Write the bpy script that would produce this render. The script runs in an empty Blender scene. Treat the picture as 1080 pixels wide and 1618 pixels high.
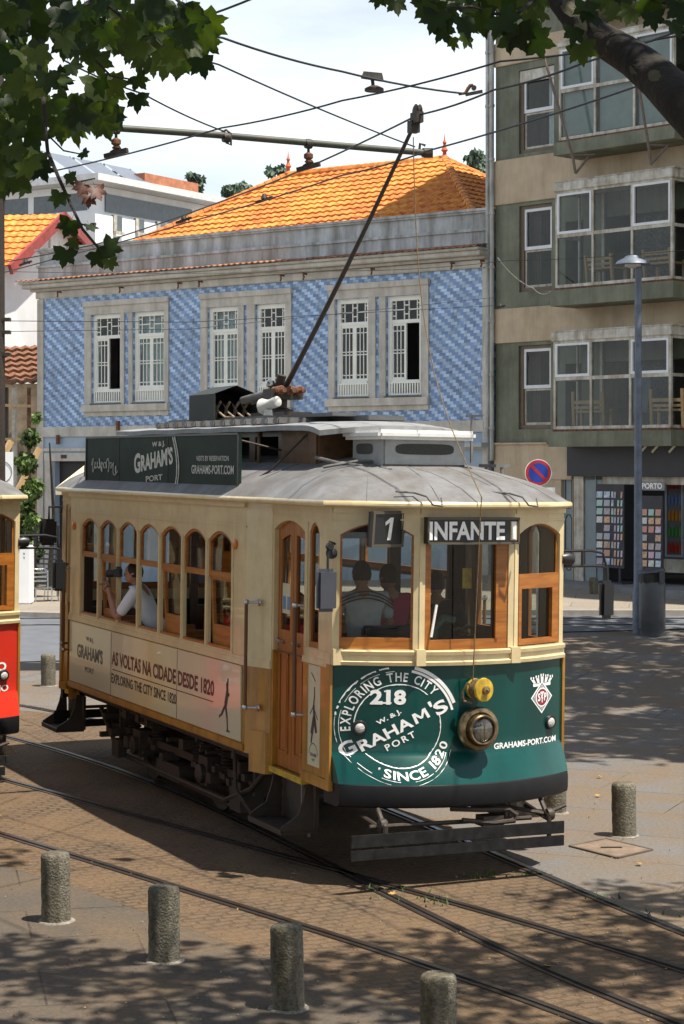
import bpy, bmesh, math, random
from mathutils import Vector, Matrix, Euler, noise
R = math.radians
rnd = random.Random(7)
S = bpy.context.scene
COL = S.collection

# ------------------------------------------------------------------ camera
FPX, YH, H = 3100.0, 733.0, 3.64          # focal length and horizon row in the 1080x1618 picture, eye height
cam_d = bpy.data.cameras.new('camera'); cam = bpy.data.objects.new('camera', cam_d); COL.objects.link(cam)
cam.location = (0, 0, H); cam.rotation_euler = (R(90), 0, 0)
cam_d.lens = FPX / 1618 * 36; cam_d.sensor_width = 36; cam_d.sensor_fit = 'AUTO'
cam_d.shift_y = (YH - 809) / 1618
cam_d.clip_start = .1; cam_d.clip_end = 2000
S.camera = cam

# ------------------------------------------------------------------ light
SUNV = Vector((.795, -.45, 2.4)).normalized()
world = bpy.data.worlds.new('World'); S.world = world; world.use_nodes = True
nt = world.node_tree; nt.nodes.clear()
wo = nt.nodes.new('ShaderNodeOutputWorld'); bg = nt.nodes.new('ShaderNodeBackground')
sky = nt.nodes.new('ShaderNodeTexSky'); sky.sky_type = 'NISHITA'; sky.sun_disc = False
sky.sun_elevation = math.asin(SUNV.z); sky.sun_rotation = math.atan2(SUNV.x, SUNV.y)
sky.air_density = 1.0; sky.dust_density = 1.2; sky.ozone_density = 1.2
tc = nt.nodes.new('ShaderNodeTexCoord'); mp = nt.nodes.new('ShaderNodeMapping'); mp.inputs['Scale'].default_value = (1.2, 1.2, 4.5)
nz = nt.nodes.new('ShaderNodeTexNoise'); nz.inputs['Scale'].default_value = 3.2; nz.inputs['Detail'].default_value = 7; nz.inputs['Roughness'].default_value = .55
rp = nt.nodes.new('ShaderNodeValToRGB'); rp.color_ramp.elements[0].position = .25; rp.color_ramp.elements[1].position = .60; rp.color_ramp.elements[0].color = (.50, .50, .50, 1)
mx = nt.nodes.new('ShaderNodeMixRGB'); mx.inputs[2].default_value = (9.9, 10.7, 11.1, 1)
nt.links.new(tc.outputs['Generated'], mp.inputs[0]); nt.links.new(mp.outputs[0], nz.inputs[0]); nt.links.new(nz.outputs[0], rp.inputs[0])
sxyz = nt.nodes.new('ShaderNodeSeparateXYZ'); nt.links.new(tc.outputs['Generated'], sxyz.inputs[0])
mr = nt.nodes.new('ShaderNodeMapRange'); mr.inputs[1].default_value = .30; mr.inputs[2].default_value = .62; mr.inputs[3].default_value = 1; mr.inputs[4].default_value = .12; nt.links.new(sxyz.outputs[2], mr.inputs[0])
mm = nt.nodes.new('ShaderNodeMath'); mm.operation = 'MULTIPLY'; nt.links.new(rp.outputs[0], mm.inputs[0]); nt.links.new(mr.outputs[0], mm.inputs[1]); nt.links.new(mm.outputs[0], mx.inputs[0]); nt.links.new(sky.outputs[0], mx.inputs[1]); nt.links.new(mx.outputs[0], bg.inputs[0])
bg.inputs[1].default_value = .068
nt.links.new(bg.outputs[0], wo.inputs[0])
sun_d = bpy.data.lights.new('sun', 'SUN'); sun_d.energy = 4.8; sun_d.angle = R(.55); sun_d.color = (1, .93, .82)
sun = bpy.data.objects.new('sun', sun_d); COL.objects.link(sun); sun.location = SUNV * 60
sun.rotation_euler = SUNV.to_track_quat('Z', 'Y').to_euler()
S.view_settings.view_transform = 'Standard'; S.view_settings.look = 'None'; S.view_settings.exposure = .8; S.view_settings.gamma = 1

# ------------------------------------------------------------------ materials
MATS = {}
def mat(name, col, rough=.6, metal=0, var=.12, scale=3.0, bump=0, bscale=40, spec=.5, dirt=None, coat=0, trans=0):
    if name in MATS: return MATS[name]
    m = bpy.data.materials.new(name); m.use_nodes = True; t = m.node_tree; b = t.nodes['Principled BSDF']
    b.inputs['Roughness'].default_value = rough; b.inputs['Metallic'].default_value = metal
    b.inputs['Specular IOR Level'].default_value = spec; b.inputs['Coat Weight'].default_value = coat
    c = t.nodes.new('ShaderNodeTexCoord')
    n = t.nodes.new('ShaderNodeTexNoise'); n.inputs['Scale'].default_value = scale; n.inputs['Detail'].default_value = 6; n.inputs['Roughness'].default_value = .65
    t.links.new(c.outputs['Object'], n.inputs[0])
    r = t.nodes.new('ShaderNodeValToRGB'); r.color_ramp.elements[0].position = .3; r.color_ramp.elements[1].position = .7
    d = dirt or tuple(x * (1 - 2.2 * var) for x in col)
    r.color_ramp.elements[0].color = (*d, 1); r.color_ramp.elements[1].color = (*[min(1, x * (1 + var * .6)) for x in col], 1)
    t.links.new(n.outputs[0], r.inputs[0]); t.links.new(r.outputs[0], b.inputs['Base Color'])
    if bump:
        n2 = t.nodes.new('ShaderNodeTexNoise'); n2.inputs['Scale'].default_value = bscale; n2.inputs['Detail'].default_value = 5
        t.links.new(c.outputs['Object'], n2.inputs[0])
        bp = t.nodes.new('ShaderNodeBump'); bp.inputs['Strength'].default_value = bump; bp.inputs['Distance'].default_value = .02
        t.links.new(n2.outputs[0], bp.inputs['Height']); t.links.new(bp.outputs[0], b.inputs['Normal'])
    MATS[name] = m
    return m

def glass(name, tint=(.8, .85, .85), refl=1.0, rough=.01):
    if name in MATS: return MATS[name]
    m = bpy.data.materials.new(name); m.use_nodes = True; t = m.node_tree; t.nodes.clear()
    o = t.nodes.new('ShaderNodeOutputMaterial'); tr = t.nodes.new('ShaderNodeBsdfTransparent'); gl = t.nodes.new('ShaderNodeBsdfGlossy')
    gl.inputs['Roughness'].default_value = rough; tr.inputs[0].default_value = (*tint, 1)
    f = t.nodes.new('ShaderNodeFresnel'); f.inputs[0].default_value = 1.5
    k = t.nodes.new('ShaderNodeMath'); k.operation = 'MULTIPLY_ADD'; k.inputs[1].default_value = refl * 1.3; k.inputs[2].default_value = .04 * refl
    c = t.nodes.new('ShaderNodeTexCoord'); n = t.nodes.new('ShaderNodeTexNoise'); n.inputs['Scale'].default_value = 1.4
    bp = t.nodes.new('ShaderNodeBump'); bp.inputs['Strength'].default_value = .08; bp.inputs['Distance'].default_value = .05
    t.links.new(c.outputs['Object'], n.inputs[0]); t.links.new(n.outputs[0], bp.inputs['Height']); t.links.new(bp.outputs[0], gl.inputs['Normal'])
    mx = t.nodes.new('ShaderNodeMixShader'); t.links.new(f.outputs[0], k.inputs[0]); t.links.new(k.outputs[0], mx.inputs[0])
    t.links.new(tr.outputs[0], mx.inputs[1]); t.links.new(gl.outputs[0], mx.inputs[2]); t.links.new(mx.outputs[0], o.inputs[0])
    MATS[name] = m
    return m

def N(t, typ, **kw):
    n = t.nodes.new(typ)
    for k, v in kw.items():
        if k.startswith('i_'): n.inputs[k[2:].replace('_', ' ')].default_value = v
        elif k[0] == 'n' and k[1:].isdigit(): n.inputs[int(k[1:])].default_value = v
        else: setattr(n, k, v)
    return n
def L(t, a, b): t.links.new(a, b)

def wood(name, a, b, sc=(30, 30, 2.5)):
    if name in MATS: return MATS[name]
    m = bpy.data.materials.new(name); m.use_nodes = True; t = m.node_tree; p = t.nodes['Principled BSDF']
    c = N(t, 'ShaderNodeTexCoord'); mpn = N(t, 'ShaderNodeMapping'); mpn.inputs['Scale'].default_value = sc
    n = N(t, 'ShaderNodeTexNoise'); n.inputs['Scale'].default_value = 1; n.inputs['Detail'].default_value = 6; n.inputs['Distortion'].default_value = .6
    r = N(t, 'ShaderNodeValToRGB'); r.color_ramp.elements[0].position = .3; r.color_ramp.elements[1].position = .7
    r.color_ramp.elements[0].color = (*a, 1); r.color_ramp.elements[1].color = (*b, 1)
    L(t, c.outputs['Object'], mpn.inputs[0]); L(t, mpn.outputs[0], n.inputs[0]); L(t, n.outputs[0], r.inputs[0]); L(t, r.outputs[0], p.inputs['Base Color'])
    p.inputs['Roughness'].default_value = .38; MATS[name] = m
    return m

def paving(name, base, dark, bw, bh, mortar, ang, msize=.012, dust=(.24, .15, .08), dustlo=.4, dusthi=.62, bump=.25, wob=0.0, rough=.8):
    if name in MATS: return MATS[name]
    m = bpy.data.materials.new(name); m.use_nodes = True; t = m.node_tree; p = t.nodes['Principled BSDF']
    c = N(t, 'ShaderNodeTexCoord'); mpn = N(t, 'ShaderNodeMapping'); mpn.inputs['Rotation'].default_value = (0, 0, ang)
    L(t, c.outputs['Object'], mpn.inputs[0])
    nw = N(t, 'ShaderNodeTexNoise'); nw.inputs['Scale'].default_value = 3.0
    L(t, mpn.outputs[0], nw.inputs[0])
    mw = N(t, 'ShaderNodeMixRGB'); mw.blend_type = 'LINEAR_LIGHT'; mw.inputs[0].default_value = wob
    L(t, mpn.outputs[0], mw.inputs[1]); L(t, nw.outputs['Color'], mw.inputs[2])
    br = N(t, 'ShaderNodeTexBrick'); br.inputs['Scale'].default_value = 1
    br.inputs['Brick Width'].default_value = bw; br.inputs['Row Height'].default_value = bh; br.inputs['Mortar Size'].default_value = msize
    br.inputs['Mortar Smooth'].default_value = .35
    br.inputs['Color1'].default_value = (*base, 1); br.inputs['Color2'].default_value = (*dark, 1); br.inputs['Mortar'].default_value = (*mortar, 1)
    L(t, mw.outputs[0], br.inputs[0])
    n = N(t, 'ShaderNodeTexNoise'); n.inputs['Scale'].default_value = .9; n.inputs['Detail'].default_value = 9; n.inputs['Roughness'].default_value = .68
    L(t, c.outputs['Object'], n.inputs[0])
    r = N(t, 'ShaderNodeValToRGB'); r.color_ramp.elements[0].position = dustlo; r.color_ramp.elements[1].position = dusthi
    L(t, n.outputs[0], r.inputs[0])
    mx = N(t, 'ShaderNodeMixRGB'); mx.inputs[2].default_value = (*dust, 1)
    L(t, r.outputs[0], mx.inputs[0]); L(t, br.outputs[0], mx.inputs[1])
    n2 = N(t, 'ShaderNodeTexNoise'); n2.inputs['Scale'].default_value = 26; n2.inputs['Detail'].default_value = 8; n2.inputs['Roughness'].default_value = .75
    L(t, c.outputs['Object'], n2.inputs[0])
    r2 = N(t, 'ShaderNodeValToRGB'); r2.color_ramp.elements[0].position = .3; r2.color_ramp.elements[1].position = .72
    r2.color_ramp.elements[0].color = (.6, .58, .56, 1); r2.color_ramp.elements[1].color = (1.15, 1.15, 1.15, 1)
    L(t, n2.outputs[0], r2.inputs[0])
    m2 = N(t, 'ShaderNodeMixRGB'); m2.blend_type = 'MULTIPLY'; m2.inputs[0].default_value = 1
    L(t, mx.outputs[0], m2.inputs[1]); L(t, r2.outputs[0], m2.inputs[2]); L(t, m2.outputs[0], p.inputs['Base Color'])
    bp = N(t, 'ShaderNodeBump'); bp.inputs['Strength'].default_value = bump; bp.inputs['Distance'].default_value = .02
    ad = N(t, 'ShaderNodeMath', operation='MULTIPLY_ADD'); ad.inputs[1].default_value = -1.0
    L(t, br.outputs['Fac'], ad.inputs[0]); L(t, n2.outputs[0], ad.inputs[2]); L(t, ad.outputs[0], bp.inputs['Height']); L(t, bp.outputs[0], p.inputs['Normal'])
    p.inputs['Roughness'].default_value = rough; p.inputs['Specular IOR Level'].default_value = .3
    MATS[name] = m
    return m

CREAM = mat('cream_paint', (.68, .555, .32), .38, var=.07, scale=5, dirt=(.58, .46, .25), bump=.05, bscale=8, coat=.3)
OCHRE = mat('ochre_paint', (.46, .22, .03), .38, var=.12, scale=4, coat=.3)
TEAL = mat('teal_enamel', (.001, .060, .052), .3, var=.1, scale=2, coat=.2, spec=.35)
REDP = mat('red_enamel', (.62, .03, .015), .3, var=.08, scale=2, coat=.5)
BLACKP = mat('black_bumper_paint', (.009, .009, .011), .55, var=.2, scale=6, spec=.3)
IRON = mat('oily_black_iron', (.022, .018, .015), .6, var=.35, scale=9, dirt=(.045, .028, .016), bump=.3, bscale=30)
ROOFC = mat('grey_roof_canvas', (.185, .19, .20), .65, var=.2, scale=3, bump=.3, bscale=9, dirt=(.12, .118, .115))
LEADC = mat('pale_roof_metal', (.26, .27, .28), .5, var=.15, scale=5, dirt=(.17, .165, .16))
WOOD = wood('varnished_wood', (.24, .075, .012), (.42, .15, .025))
WOODH = wood('varnished_wood_rail', (.26, .085, .012), (.44, .16, .025), (3, 3, 30))
DWOOD = wood('dark_varnished_wood', (.05, .02, .009), (.10, .04, .016))
BRASS = mat('tarnished_brass', (.34, .25, .14), .32, metal=.9, var=.3, scale=14, dirt=(.12, .09, .055))
CHROME = mat('dull_chrome', (.55, .55, .55), .25, metal=1, var=.2, scale=20)
RUBBER = mat('black_plastic', (.015, .015, .017), .4, var=.1)
WHITEP = mat('white_lettering', (.93, .93, .91), .5, var=.05, scale=20)
GLASS = glass('tram_window_glass', (.72, .76, .74), .5)
GREENB = mat('dark_green_board', (.012, .032, .022), .65, var=.25, scale=3, spec=.2)
CLEARG = glass('lamp_glass', (.9, .9, .88), 1.5, .03)
STEEL = mat('worn_rail_steel', (.09, .085, .082), .36, metal=.75, var=.35, scale=5, dirt=(.085, .05, .03))
SHINY = mat('polished_rail_steel', (.36, .36, .38), .22, metal=.95, var=.2, scale=5)

# ------------------------------------------------------------------ mesh builder
class MB:
    def __init__(s): s.v = []; s.f = []; s.m = []; s.cm = 0; s.mats = []
    def use(s, m):
        if m not in s.mats: s.mats.append(m)
        s.cm = s.mats.index(m); return s
    def add(s, vs, fs):
        o = len(s.v); s.v += [Vector(v) for v in vs]
        for f in fs: s.f.append([i + o for i in f]); s.m.append(s.cm)
        return s
    def poly(s, pts): return s.add(pts, [list(range(len(pts)))])
    def box(s, x0, x1, y0, y1, z0, z1, fn=None):
        if x0 > x1: x0, x1 = x1, x0
        if y0 > y1: y0, y1 = y1, y0
        if z0 > z1: z0, z1 = z1, z0
        vs = [Vector((x, y, z)) for z in (z0, z1) for y in (y0, y1) for x in (x0, x1)]
        if fn: vs = [fn(v) for v in vs]
        return s.add(vs, [(0, 2, 3, 1), (4, 5, 7, 6), (0, 1, 5, 4), (2, 6, 7, 3), (0, 4, 6, 2), (1, 3, 7, 5)])
    def bar(s, a, b, w, h, up=(0, 0, 1)):
        a = Vector(a); b = Vector(b); d = (b - a).normalized(); u = Vector(up)
        if abs(d.dot(u)) > .98: u = Vector((1, 0, 0))
        x = d.cross(u).normalized(); y = x.cross(d).normalized(); vs = []
        for p in (a, b):
            for i, j in ((-1, -1), (1, -1), (1, 1), (-1, 1)): vs.append(p + x * (w / 2 * i) + y * (h / 2 * j))
        return s.add(vs, [(0, 3, 2, 1), (4, 5, 6, 7), (0, 1, 5, 4), (1, 2, 6, 5), (2, 3, 7, 6), (3, 0, 4, 7)])
    def tube(s, pts, r, n=8, closed=False):
        pts = [Vector(p) for p in pts]; k = len(pts); rr = r if hasattr(r, '__len__') else [r] * k
        vs = []; fs = []; ref = Vector((0, 0, 1))
        for i, p in enumerate(pts):
            a = pts[(i - 1) % k] if (closed or i > 0) else p; b = pts[(i + 1) % k] if (closed or i < k - 1) else p
            d = (b - a).normalized()
            if abs(d.dot(ref)) > .95: ref = Vector((0, 1, 0)) if abs(d.y) < .9 else Vector((1, 0, 0))
            x = d.cross(ref).normalized(); y = d.cross(x).normalized(); ref = x.cross(d)
            for j in range(n):
                t = 2 * math.pi * j / n; vs.append(p + (x * math.cos(t) + y * math.sin(t)) * rr[i])
        for i in range(k if closed else k - 1):
            for j in range(n):
                a = i * n + j; b = i * n + (j + 1) % n; c = ((i + 1) % k) * n + (j + 1) % n; d = ((i + 1) % k) * n + j
                fs.append((a, b, c, d))
        if not closed: fs.append(list(range(n))[::-1]); fs.append([(k - 1) * n + j for j in range(n)])
        return s.add(vs, fs)
    def lathe(s, prof, o=(0, 0, 0), ax=(0, 0, 1), n=24, fn=None):
        o = Vector(o); ax = Vector(ax).normalized(); q = Vector((0, 0, 1)).rotation_difference(ax); vs = []; fs = []
        for r, h in prof:
            for j in range(n):
                t = 2 * math.pi * j / n; v = Vector((r * math.cos(t), r * math.sin(t), h))
                if fn: v = fn(v)
                vs.append(o + q @ v)
        for i in range(len(prof) - 1):
            for j in range(n):
                fs.append((i * n + j, i * n + (j + 1) % n, (i + 1) * n + (j + 1) % n, (i + 1) * n + j))
        fs.append(list(range(n))[::-1]); fs.append([(len(prof) - 1) * n + j for j in range(n)])
        return s.add(vs, fs)
    def grid(s, fn, nu, nv, flip=False):
        vs = [fn(i / nu, j / nv) for j in range(nv + 1) for i in range(nu + 1)]; fs = []
        for j in range(nv):
            for i in range(nu):
                a = j * (nu + 1) + i; q = (a, a + 1, a + nu + 2, a + nu + 1); fs.append(q[::-1] if flip else q)
        return s.add(vs, fs)
    def build(s, name, m=None, parent=None, off=None, bevel=0, smooth=False, **tags):
        me = bpy.data.meshes.new(name)
        vs = [v + Vector(off) for v in s.v] if off is not None else s.v
        me.from_pydata([tuple(v) for v in vs], [], s.f)
        for mm in (s.mats or [m]): me.materials.append(mm)
        if s.mats:
            for p, i in zip(me.polygons, s.m): p.material_index = i
        bm = bmesh.new(); bm.from_mesh(me)
        bmesh.ops.remove_doubles(bm, verts=bm.verts, dist=1e-5) if (bevel or smooth) else None
        bmesh.ops.recalc_face_normals(bm, faces=bm.faces) if (bevel or tags.pop('recalc', False)) else None
        if bevel:
            es = [e for e in bm.edges if len(e.link_faces) == 2 and e.calc_face_angle(0) > .5]
            bmesh.ops.bevel(bm, geom=es, offset=bevel, segments=2, affect='EDGES', clamp_overlap=True)
        bm.to_mesh(me); bm.free(); tags.pop('recalc', None)
        if smooth:
            for p in me.polygons: p.use_smooth = True
            try: me.set_sharp_from_angle(angle=R(smooth if smooth is not True else 40))
            except Exception: pass
        o = bpy.data.objects.new(name, me); COL.objects.link(o)
        if parent: o.parent = parent
        tag(o, **tags)
        return o

def tag(o, label=None, cat=None, group=None, kind=None, **k):
    if label: o['label'] = label
    if cat: o['category'] = cat
    if group: o['group'] = group
    if kind: o['kind'] = kind
    return o
def empty(name, loc=(0, 0, 0), rot=(0, 0, 0), label=None, cat=None, group=None):
    o = bpy.data.objects.new(name, None); COL.objects.link(o); o.location = loc; o.rotation_euler = rot; o.empty_display_size = .2
    return tag(o, label, cat, group)
def copy_tree(o, parent=None):
    c = o.copy(); COL.objects.link(c)
    if parent: c.parent = parent
    for ch in list(o.children): copy_tree(ch, c)
    return c

_tx = {}
def text_geo(s, bold=.0, shear=0, space=1.0):
    k = (s, bold, shear, space)
    if k in _tx: return _tx[k]
    cu = bpy.data.curves.new('t', 'FONT'); cu.body = s; cu.size = 1; cu.offset = bold; cu.resolution_u = 3; cu.shear = shear; cu.space_character = space
    cu.fill_mode = 'FRONT'
    ob = bpy.data.objects.new('t', cu); COL.objects.link(ob)
    dg = bpy.context.evaluated_depsgraph_get(); me = bpy.data.meshes.new_from_object(ob.evaluated_get(dg))
    vs = [tuple(v.co[:2]) for v in me.vertices]; fs = [tuple(p.vertices) for p in me.polygons]
    bpy.data.objects.remove(ob); bpy.data.curves.remove(cu); bpy.data.meshes.remove(me)
    _tx[k] = (vs, fs); return _tx[k]
def text(mb, s, fn, x, y, h, w=None, rot=0, bold=.02, align='c', shear=0, space=1.0, slant=0):
    """lay the word on a surface: fn(u, v) gives the 3D point; x, y anchor; h cap height; w total width"""
    vs, fs = text_geo(s, bold, shear, space)
    if not vs: return
    x0 = min(v[0] for v in vs); x1 = max(v[0] for v in vs); capz = .7
    sy = h / capz; sx = (w / (x1 - x0)) if w else sy
    ox = {'c': (x0 + x1) / 2, 'l': x0, 'r': x1}[align]; c, sn = math.cos(rot), math.sin(rot); P = []
    for v in vs:
        a = (v[0] - ox) * sx; b = v[1] * sy; a2 = a; b2 = b + slant * a
        P.append(fn(x + a2 * c - b2 * sn, y + a2 * sn + b2 * c))
    mb.add(P, [f for f in fs])

# arched / square wall with openings ; fr(u, z, d) -> point, d = depth inward
def arch_h(op, s): return op[3] + (op[4] if len(op) > 4 else 0) * (1 - (2 * s - 1) ** 2)
def wall(mb, fr, u0, u1, z0, z1, ops, th, seg=8, nu=1, ends=True):
    def rect(a, b, c, d):
        if b - a < 1e-6 or d - c < 1e-6: return
        for i in range(nu):
            p = a + (b - a) * i / nu; q = a + (b - a) * (i + 1) / nu
            mb.poly([fr(p, c, 0), fr(q, c, 0), fr(q, d, 0), fr(p, d, 0)]); mb.poly([fr(p, c, th), fr(p, d, th), fr(q, d, th), fr(q, c, th)])
    cur = u0
    for op in sorted(ops):
        a, b, zb, zs = op[:4]; rise = op[4] if len(op) > 4 else 0; n = seg if rise else 1
        rect(cur, a, z0, z1); rect(a, b, z0, zb)
        for i in range(n):
            p = a + (b - a) * i / n; q = a + (b - a) * (i + 1) / n; hp = arch_h(op, i / n); hq = arch_h(op, (i + 1) / n)
            mb.poly([fr(p, hp, 0), fr(q, hq, 0), fr(q, z1, 0), fr(p, z1, 0)]); mb.poly([fr(p, hp, th), fr(p, z1, th), fr(q, z1, th), fr(q, hq, th)])
            mb.poly([fr(p, hp, 0), fr(p, hp, th), fr(q, hq, th), fr(q, hq, 0)])
        mb.poly([fr(a, zb, 0), fr(a, zb, th), fr(a, zs, th), fr(a, zs, 0)]); mb.poly([fr(b, zb, 0), fr(b, zs, 0), fr(b, zs, th), fr(b, zb, th)])
        if zb > z0 - 1e-6: mb.poly([fr(a, zb, 0), fr(b, zb, 0), fr(b, zb, th), fr(a, zb, th)])
        cur = b
    rect(cur, u1, z0, z1)
    if ends:
        mb.poly([fr(u0, z0, 0), fr(u0, z1, 0), fr(u0, z1, th), fr(u0, z0, th)]); mb.poly([fr(u1, z0, 0), fr(u1, z0, th), fr(u1, z1, th), fr(u1, z1, 0)])
        mb.poly([fr(u0, z1, 0), fr(u1, z1, 0), fr(u1, z1, th), fr(u0, z1, th)]); mb.poly([fr(u0, z0, 0), fr(u0, z0, th), fr(u1, z0, th), fr(u1, z0, 0)])
def outline(a, b, zb, zs, rise=0, n=8):
    pts = [(a, zb), (b, zb)]
    if rise: pts += [(b + (a - b) * i / n, arch_h((0, 0, 0, zs, rise), i / n)) for i in range(n + 1)]
    else: pts += [(b, zs), (a, zs)]
    return pts
def ring(mb, fr, out, inn, d0, d1):
    n = len(out)
    for i in range(n):
        j = (i + 1) % n; o0, o1, i0, i1 = out[i], out[j], inn[i], inn[j]
        mb.poly([fr(*o0, d0), fr(*o1, d0), fr(*i1, d0), fr(*i0, d0)]); mb.poly([fr(*o0, d1), fr(*i0, d1), fr(*i1, d1), fr(*o1, d1)])
        mb.poly([fr(*i0, d0), fr(*i1, d0), fr(*i1, d1), fr(*i0, d1)]); mb.poly([fr(*o0, d0), fr(*o0, d1), fr(*o1, d1), fr(*o1, d0)])
def sash(mb, fr, a, b, zb, zs, rise, w, d0, d1, wb=None):
    wb = wb or w
    ring(mb, fr, outline(a, b, zb, zs, rise), outline(a + w, b - w, zb + wb, zs - (w if not rise else w * .4), max(rise - w * .3, 0) if rise else 0), d0, d1)
def pane(mb, fr, a, b, zb, zs, rise, d): mb.poly([fr(u, z, d) for u, z in outline(a, b, zb, zs, rise)])
def fbox(mb, fr, a, b, c, d, d0, d1):
    P = [fr(u, z, k) for k in (d0, d1) for u, z in ((a, c), (b, c), (b, d), (a, d))]
    mb.add(P, [(0, 1, 2, 3), (7, 6, 5, 4), (0, 4, 5, 1), (1, 5, 6, 2), (2, 6, 7, 3), (3, 7, 4, 0)])

# skinned figure helper
def skin(name, nodes, edges, m, parent, root=0, sub=2, mats=None, **tags):
    me = bpy.data.meshes.new(name); me.from_pydata([n[0] for n in nodes], edges, [])
    ob = bpy.data.objects.new(name, me); COL.objects.link(ob)
    md = ob.modifiers.new('s', 'SKIN')
    for i, n in enumerate(nodes):
        r = n[1] if hasattr(n[1], '__len__') else (n[1], n[1])
        me.skin_vertices[0].data[i].radius = r
    me.skin_vertices[0].data[root].use_root = True
    md2 = ob.modifiers.new('u', 'SUBSURF'); md2.levels = sub; md2.render_levels = sub
    dg = bpy.context.evaluated_depsgraph_get(); nm = bpy.data.meshes.new_from_object(ob.evaluated_get(dg))
    bpy.data.objects.remove(ob)
    nm.materials.clear(); nm.materials.append(m)
    for p in nm.polygons: p.use_smooth = True
    o = bpy.data.objects.new(name, nm); COL.objects.link(o); o.parent = parent
    return tag(o, **tags)

# ------------------------------------------------------------------ terrain: flat square, rising street behind
def gz(x, y):
    s = .010 + .035 * min(1, max(0, (x + 5) / 9.0)); yy = max(0, y - 28)
    return s * yy if yy < 40 else s * 40
def G(px, py):                       # the point of the ground seen at this spot of the photograph
    Y = 20.0
    for _ in range(60):
        x = (px - 540) / FPX * Y; Y2 = (H - gz(x, Y)) * FPX / (py - YH); Y = Y * .5 + Y2 * .5
    x = (px - 540) / FPX * Y; return Vector((x, Y, gz(x, Y)))
def U(px, py, Y): return Vector(((px - 540) / FPX * Y, Y, H - (py - YH) * Y / FPX))
def AH(px, py, dz): return U(px, py, (dz) * FPX / (YH - py))      # the point at height dz above the eye

SLAB = paving('stone_slab_paving', (.165, .162, .156), (.140, .138, .135), 2.1, 1.25, (.045, .04, .035), R(24), .011, (.175, .130, .086), .36, .64, .45)
SETT = paving('dusty_stone_setts', (.155, .108, .067), (.100, .076, .053), .17, .11, (.050, .036, .025), R(-28), .016, (.170, .112, .063), .33, .60, .8, .07)
ASPH = mat('pale_road_asphalt', (.12, .13, .145), .8, var=.12, scale=2, bump=.2, bscale=60)
FARP = paving('far_pavement_slabs', (.30, .265, .215), (.27, .24, .20), 1.2, .8, (.15, .13, .11), R(10), .012, (.30, .25, .19), .5, .8, .1)
KERB = mat('granite_kerb', (.34, .31, .27), .8, var=.15, scale=4)

xs = [-200, -120, -80, -50, -30, -20] + [-14 + i for i in range(29)] + [20, 30, 50, 80, 120, 200]
ys = [-60, -20, 0] + [4 + i * 1.0 for i in range(72)] + [90, 120, 200, 400]
mb = MB(); mb.add([(x, y, gz(x, y)) for y in ys for x in xs], [(j * len(xs) + i, j * len(xs) + i + 1, (j + 1) * len(xs) + i + 1, (j + 1) * len(xs) + i) for j in range(len(ys) - 1) for i in range(len(xs) - 1)])
mb.build('ground', SLAB, kind='structure')

def patch(name, near, far, m, dz, n=24, k=6, label=None, kind='structure'):
    def at(pl, t):
        t *= len(pl) - 1; i = min(int(t), len(pl) - 2); return pl[i].lerp(pl[i + 1], t - i)
    def fn(u, v):
        p = at(near, u).lerp(at(far, u), v); p.z = gz(p.x, p.y) + dz; return p
    mb = MB(); mb.grid(fn, n, k); return mb.build(name, m, kind=kind)
def GL(*a): return [G(*p) for p in a]
# sett-paved track bed
nearb = GL((-400, 1290), (0, 1368), (110, 1398), (200, 1432), (330, 1480), (540, 1552), (640, 1590), (760, 1660), (900, 1760))
farb = GL((-400, 1090), (0, 1120), (90, 1128), (300, 1180), (500, 1240), (700, 1300), (790, 1345), (900, 1400), (1300, 1560))
patch('track_bed', nearb, farb, SETT, .004, 48, 12)
NEARP = paving('brown_dusty_slabs', (.100, .084, .066), (.086, .074, .060), 1.6, .95, (.035, .028, .022), R(-12), .010, (.140, .100, .062), .40, .68, .5)
patch('near_pavement', [p + Vector((0, -14, 0)) for p in nearb], nearb, NEARP, .003, 48, 12)
# road across, with kerb and far pavement
rn = [Vector((-40, 34.5, 0))] + GL((0, 1048), (300, 1034), (600, 1018), (880, 1000), (1080, 995)) + [Vector((40, 37, 0))]
rf = [Vector((-40, 46, 0))] + GL((0, 974), (300, 974), (600, 974), (880, 973), (1080, 973)) + [Vector((40, 40, 0))]
patch('road', rn, rf, ASPH, .02, 48, 10)
pf = [p + Vector((0, 7, 0)) for p in rf]
patch('far_pavement', rf, pf, FARP, .12, 40, 6)
mb = MB()
for a, b in zip(rf[:-1], rf[1:]):
    for i in range(4):
        p = a.lerp(b, i / 4); q = a.lerp(b, (i + 1) / 4); p.z = gz(p.x, p.y); q.z = gz(q.x, q.y)
        mb.bar(p + Vector((0, -.08, .05)), q + Vector((0, -.08, .05)), .18, .152)
mb.build('kerb', KERB, kind='structure')

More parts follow.
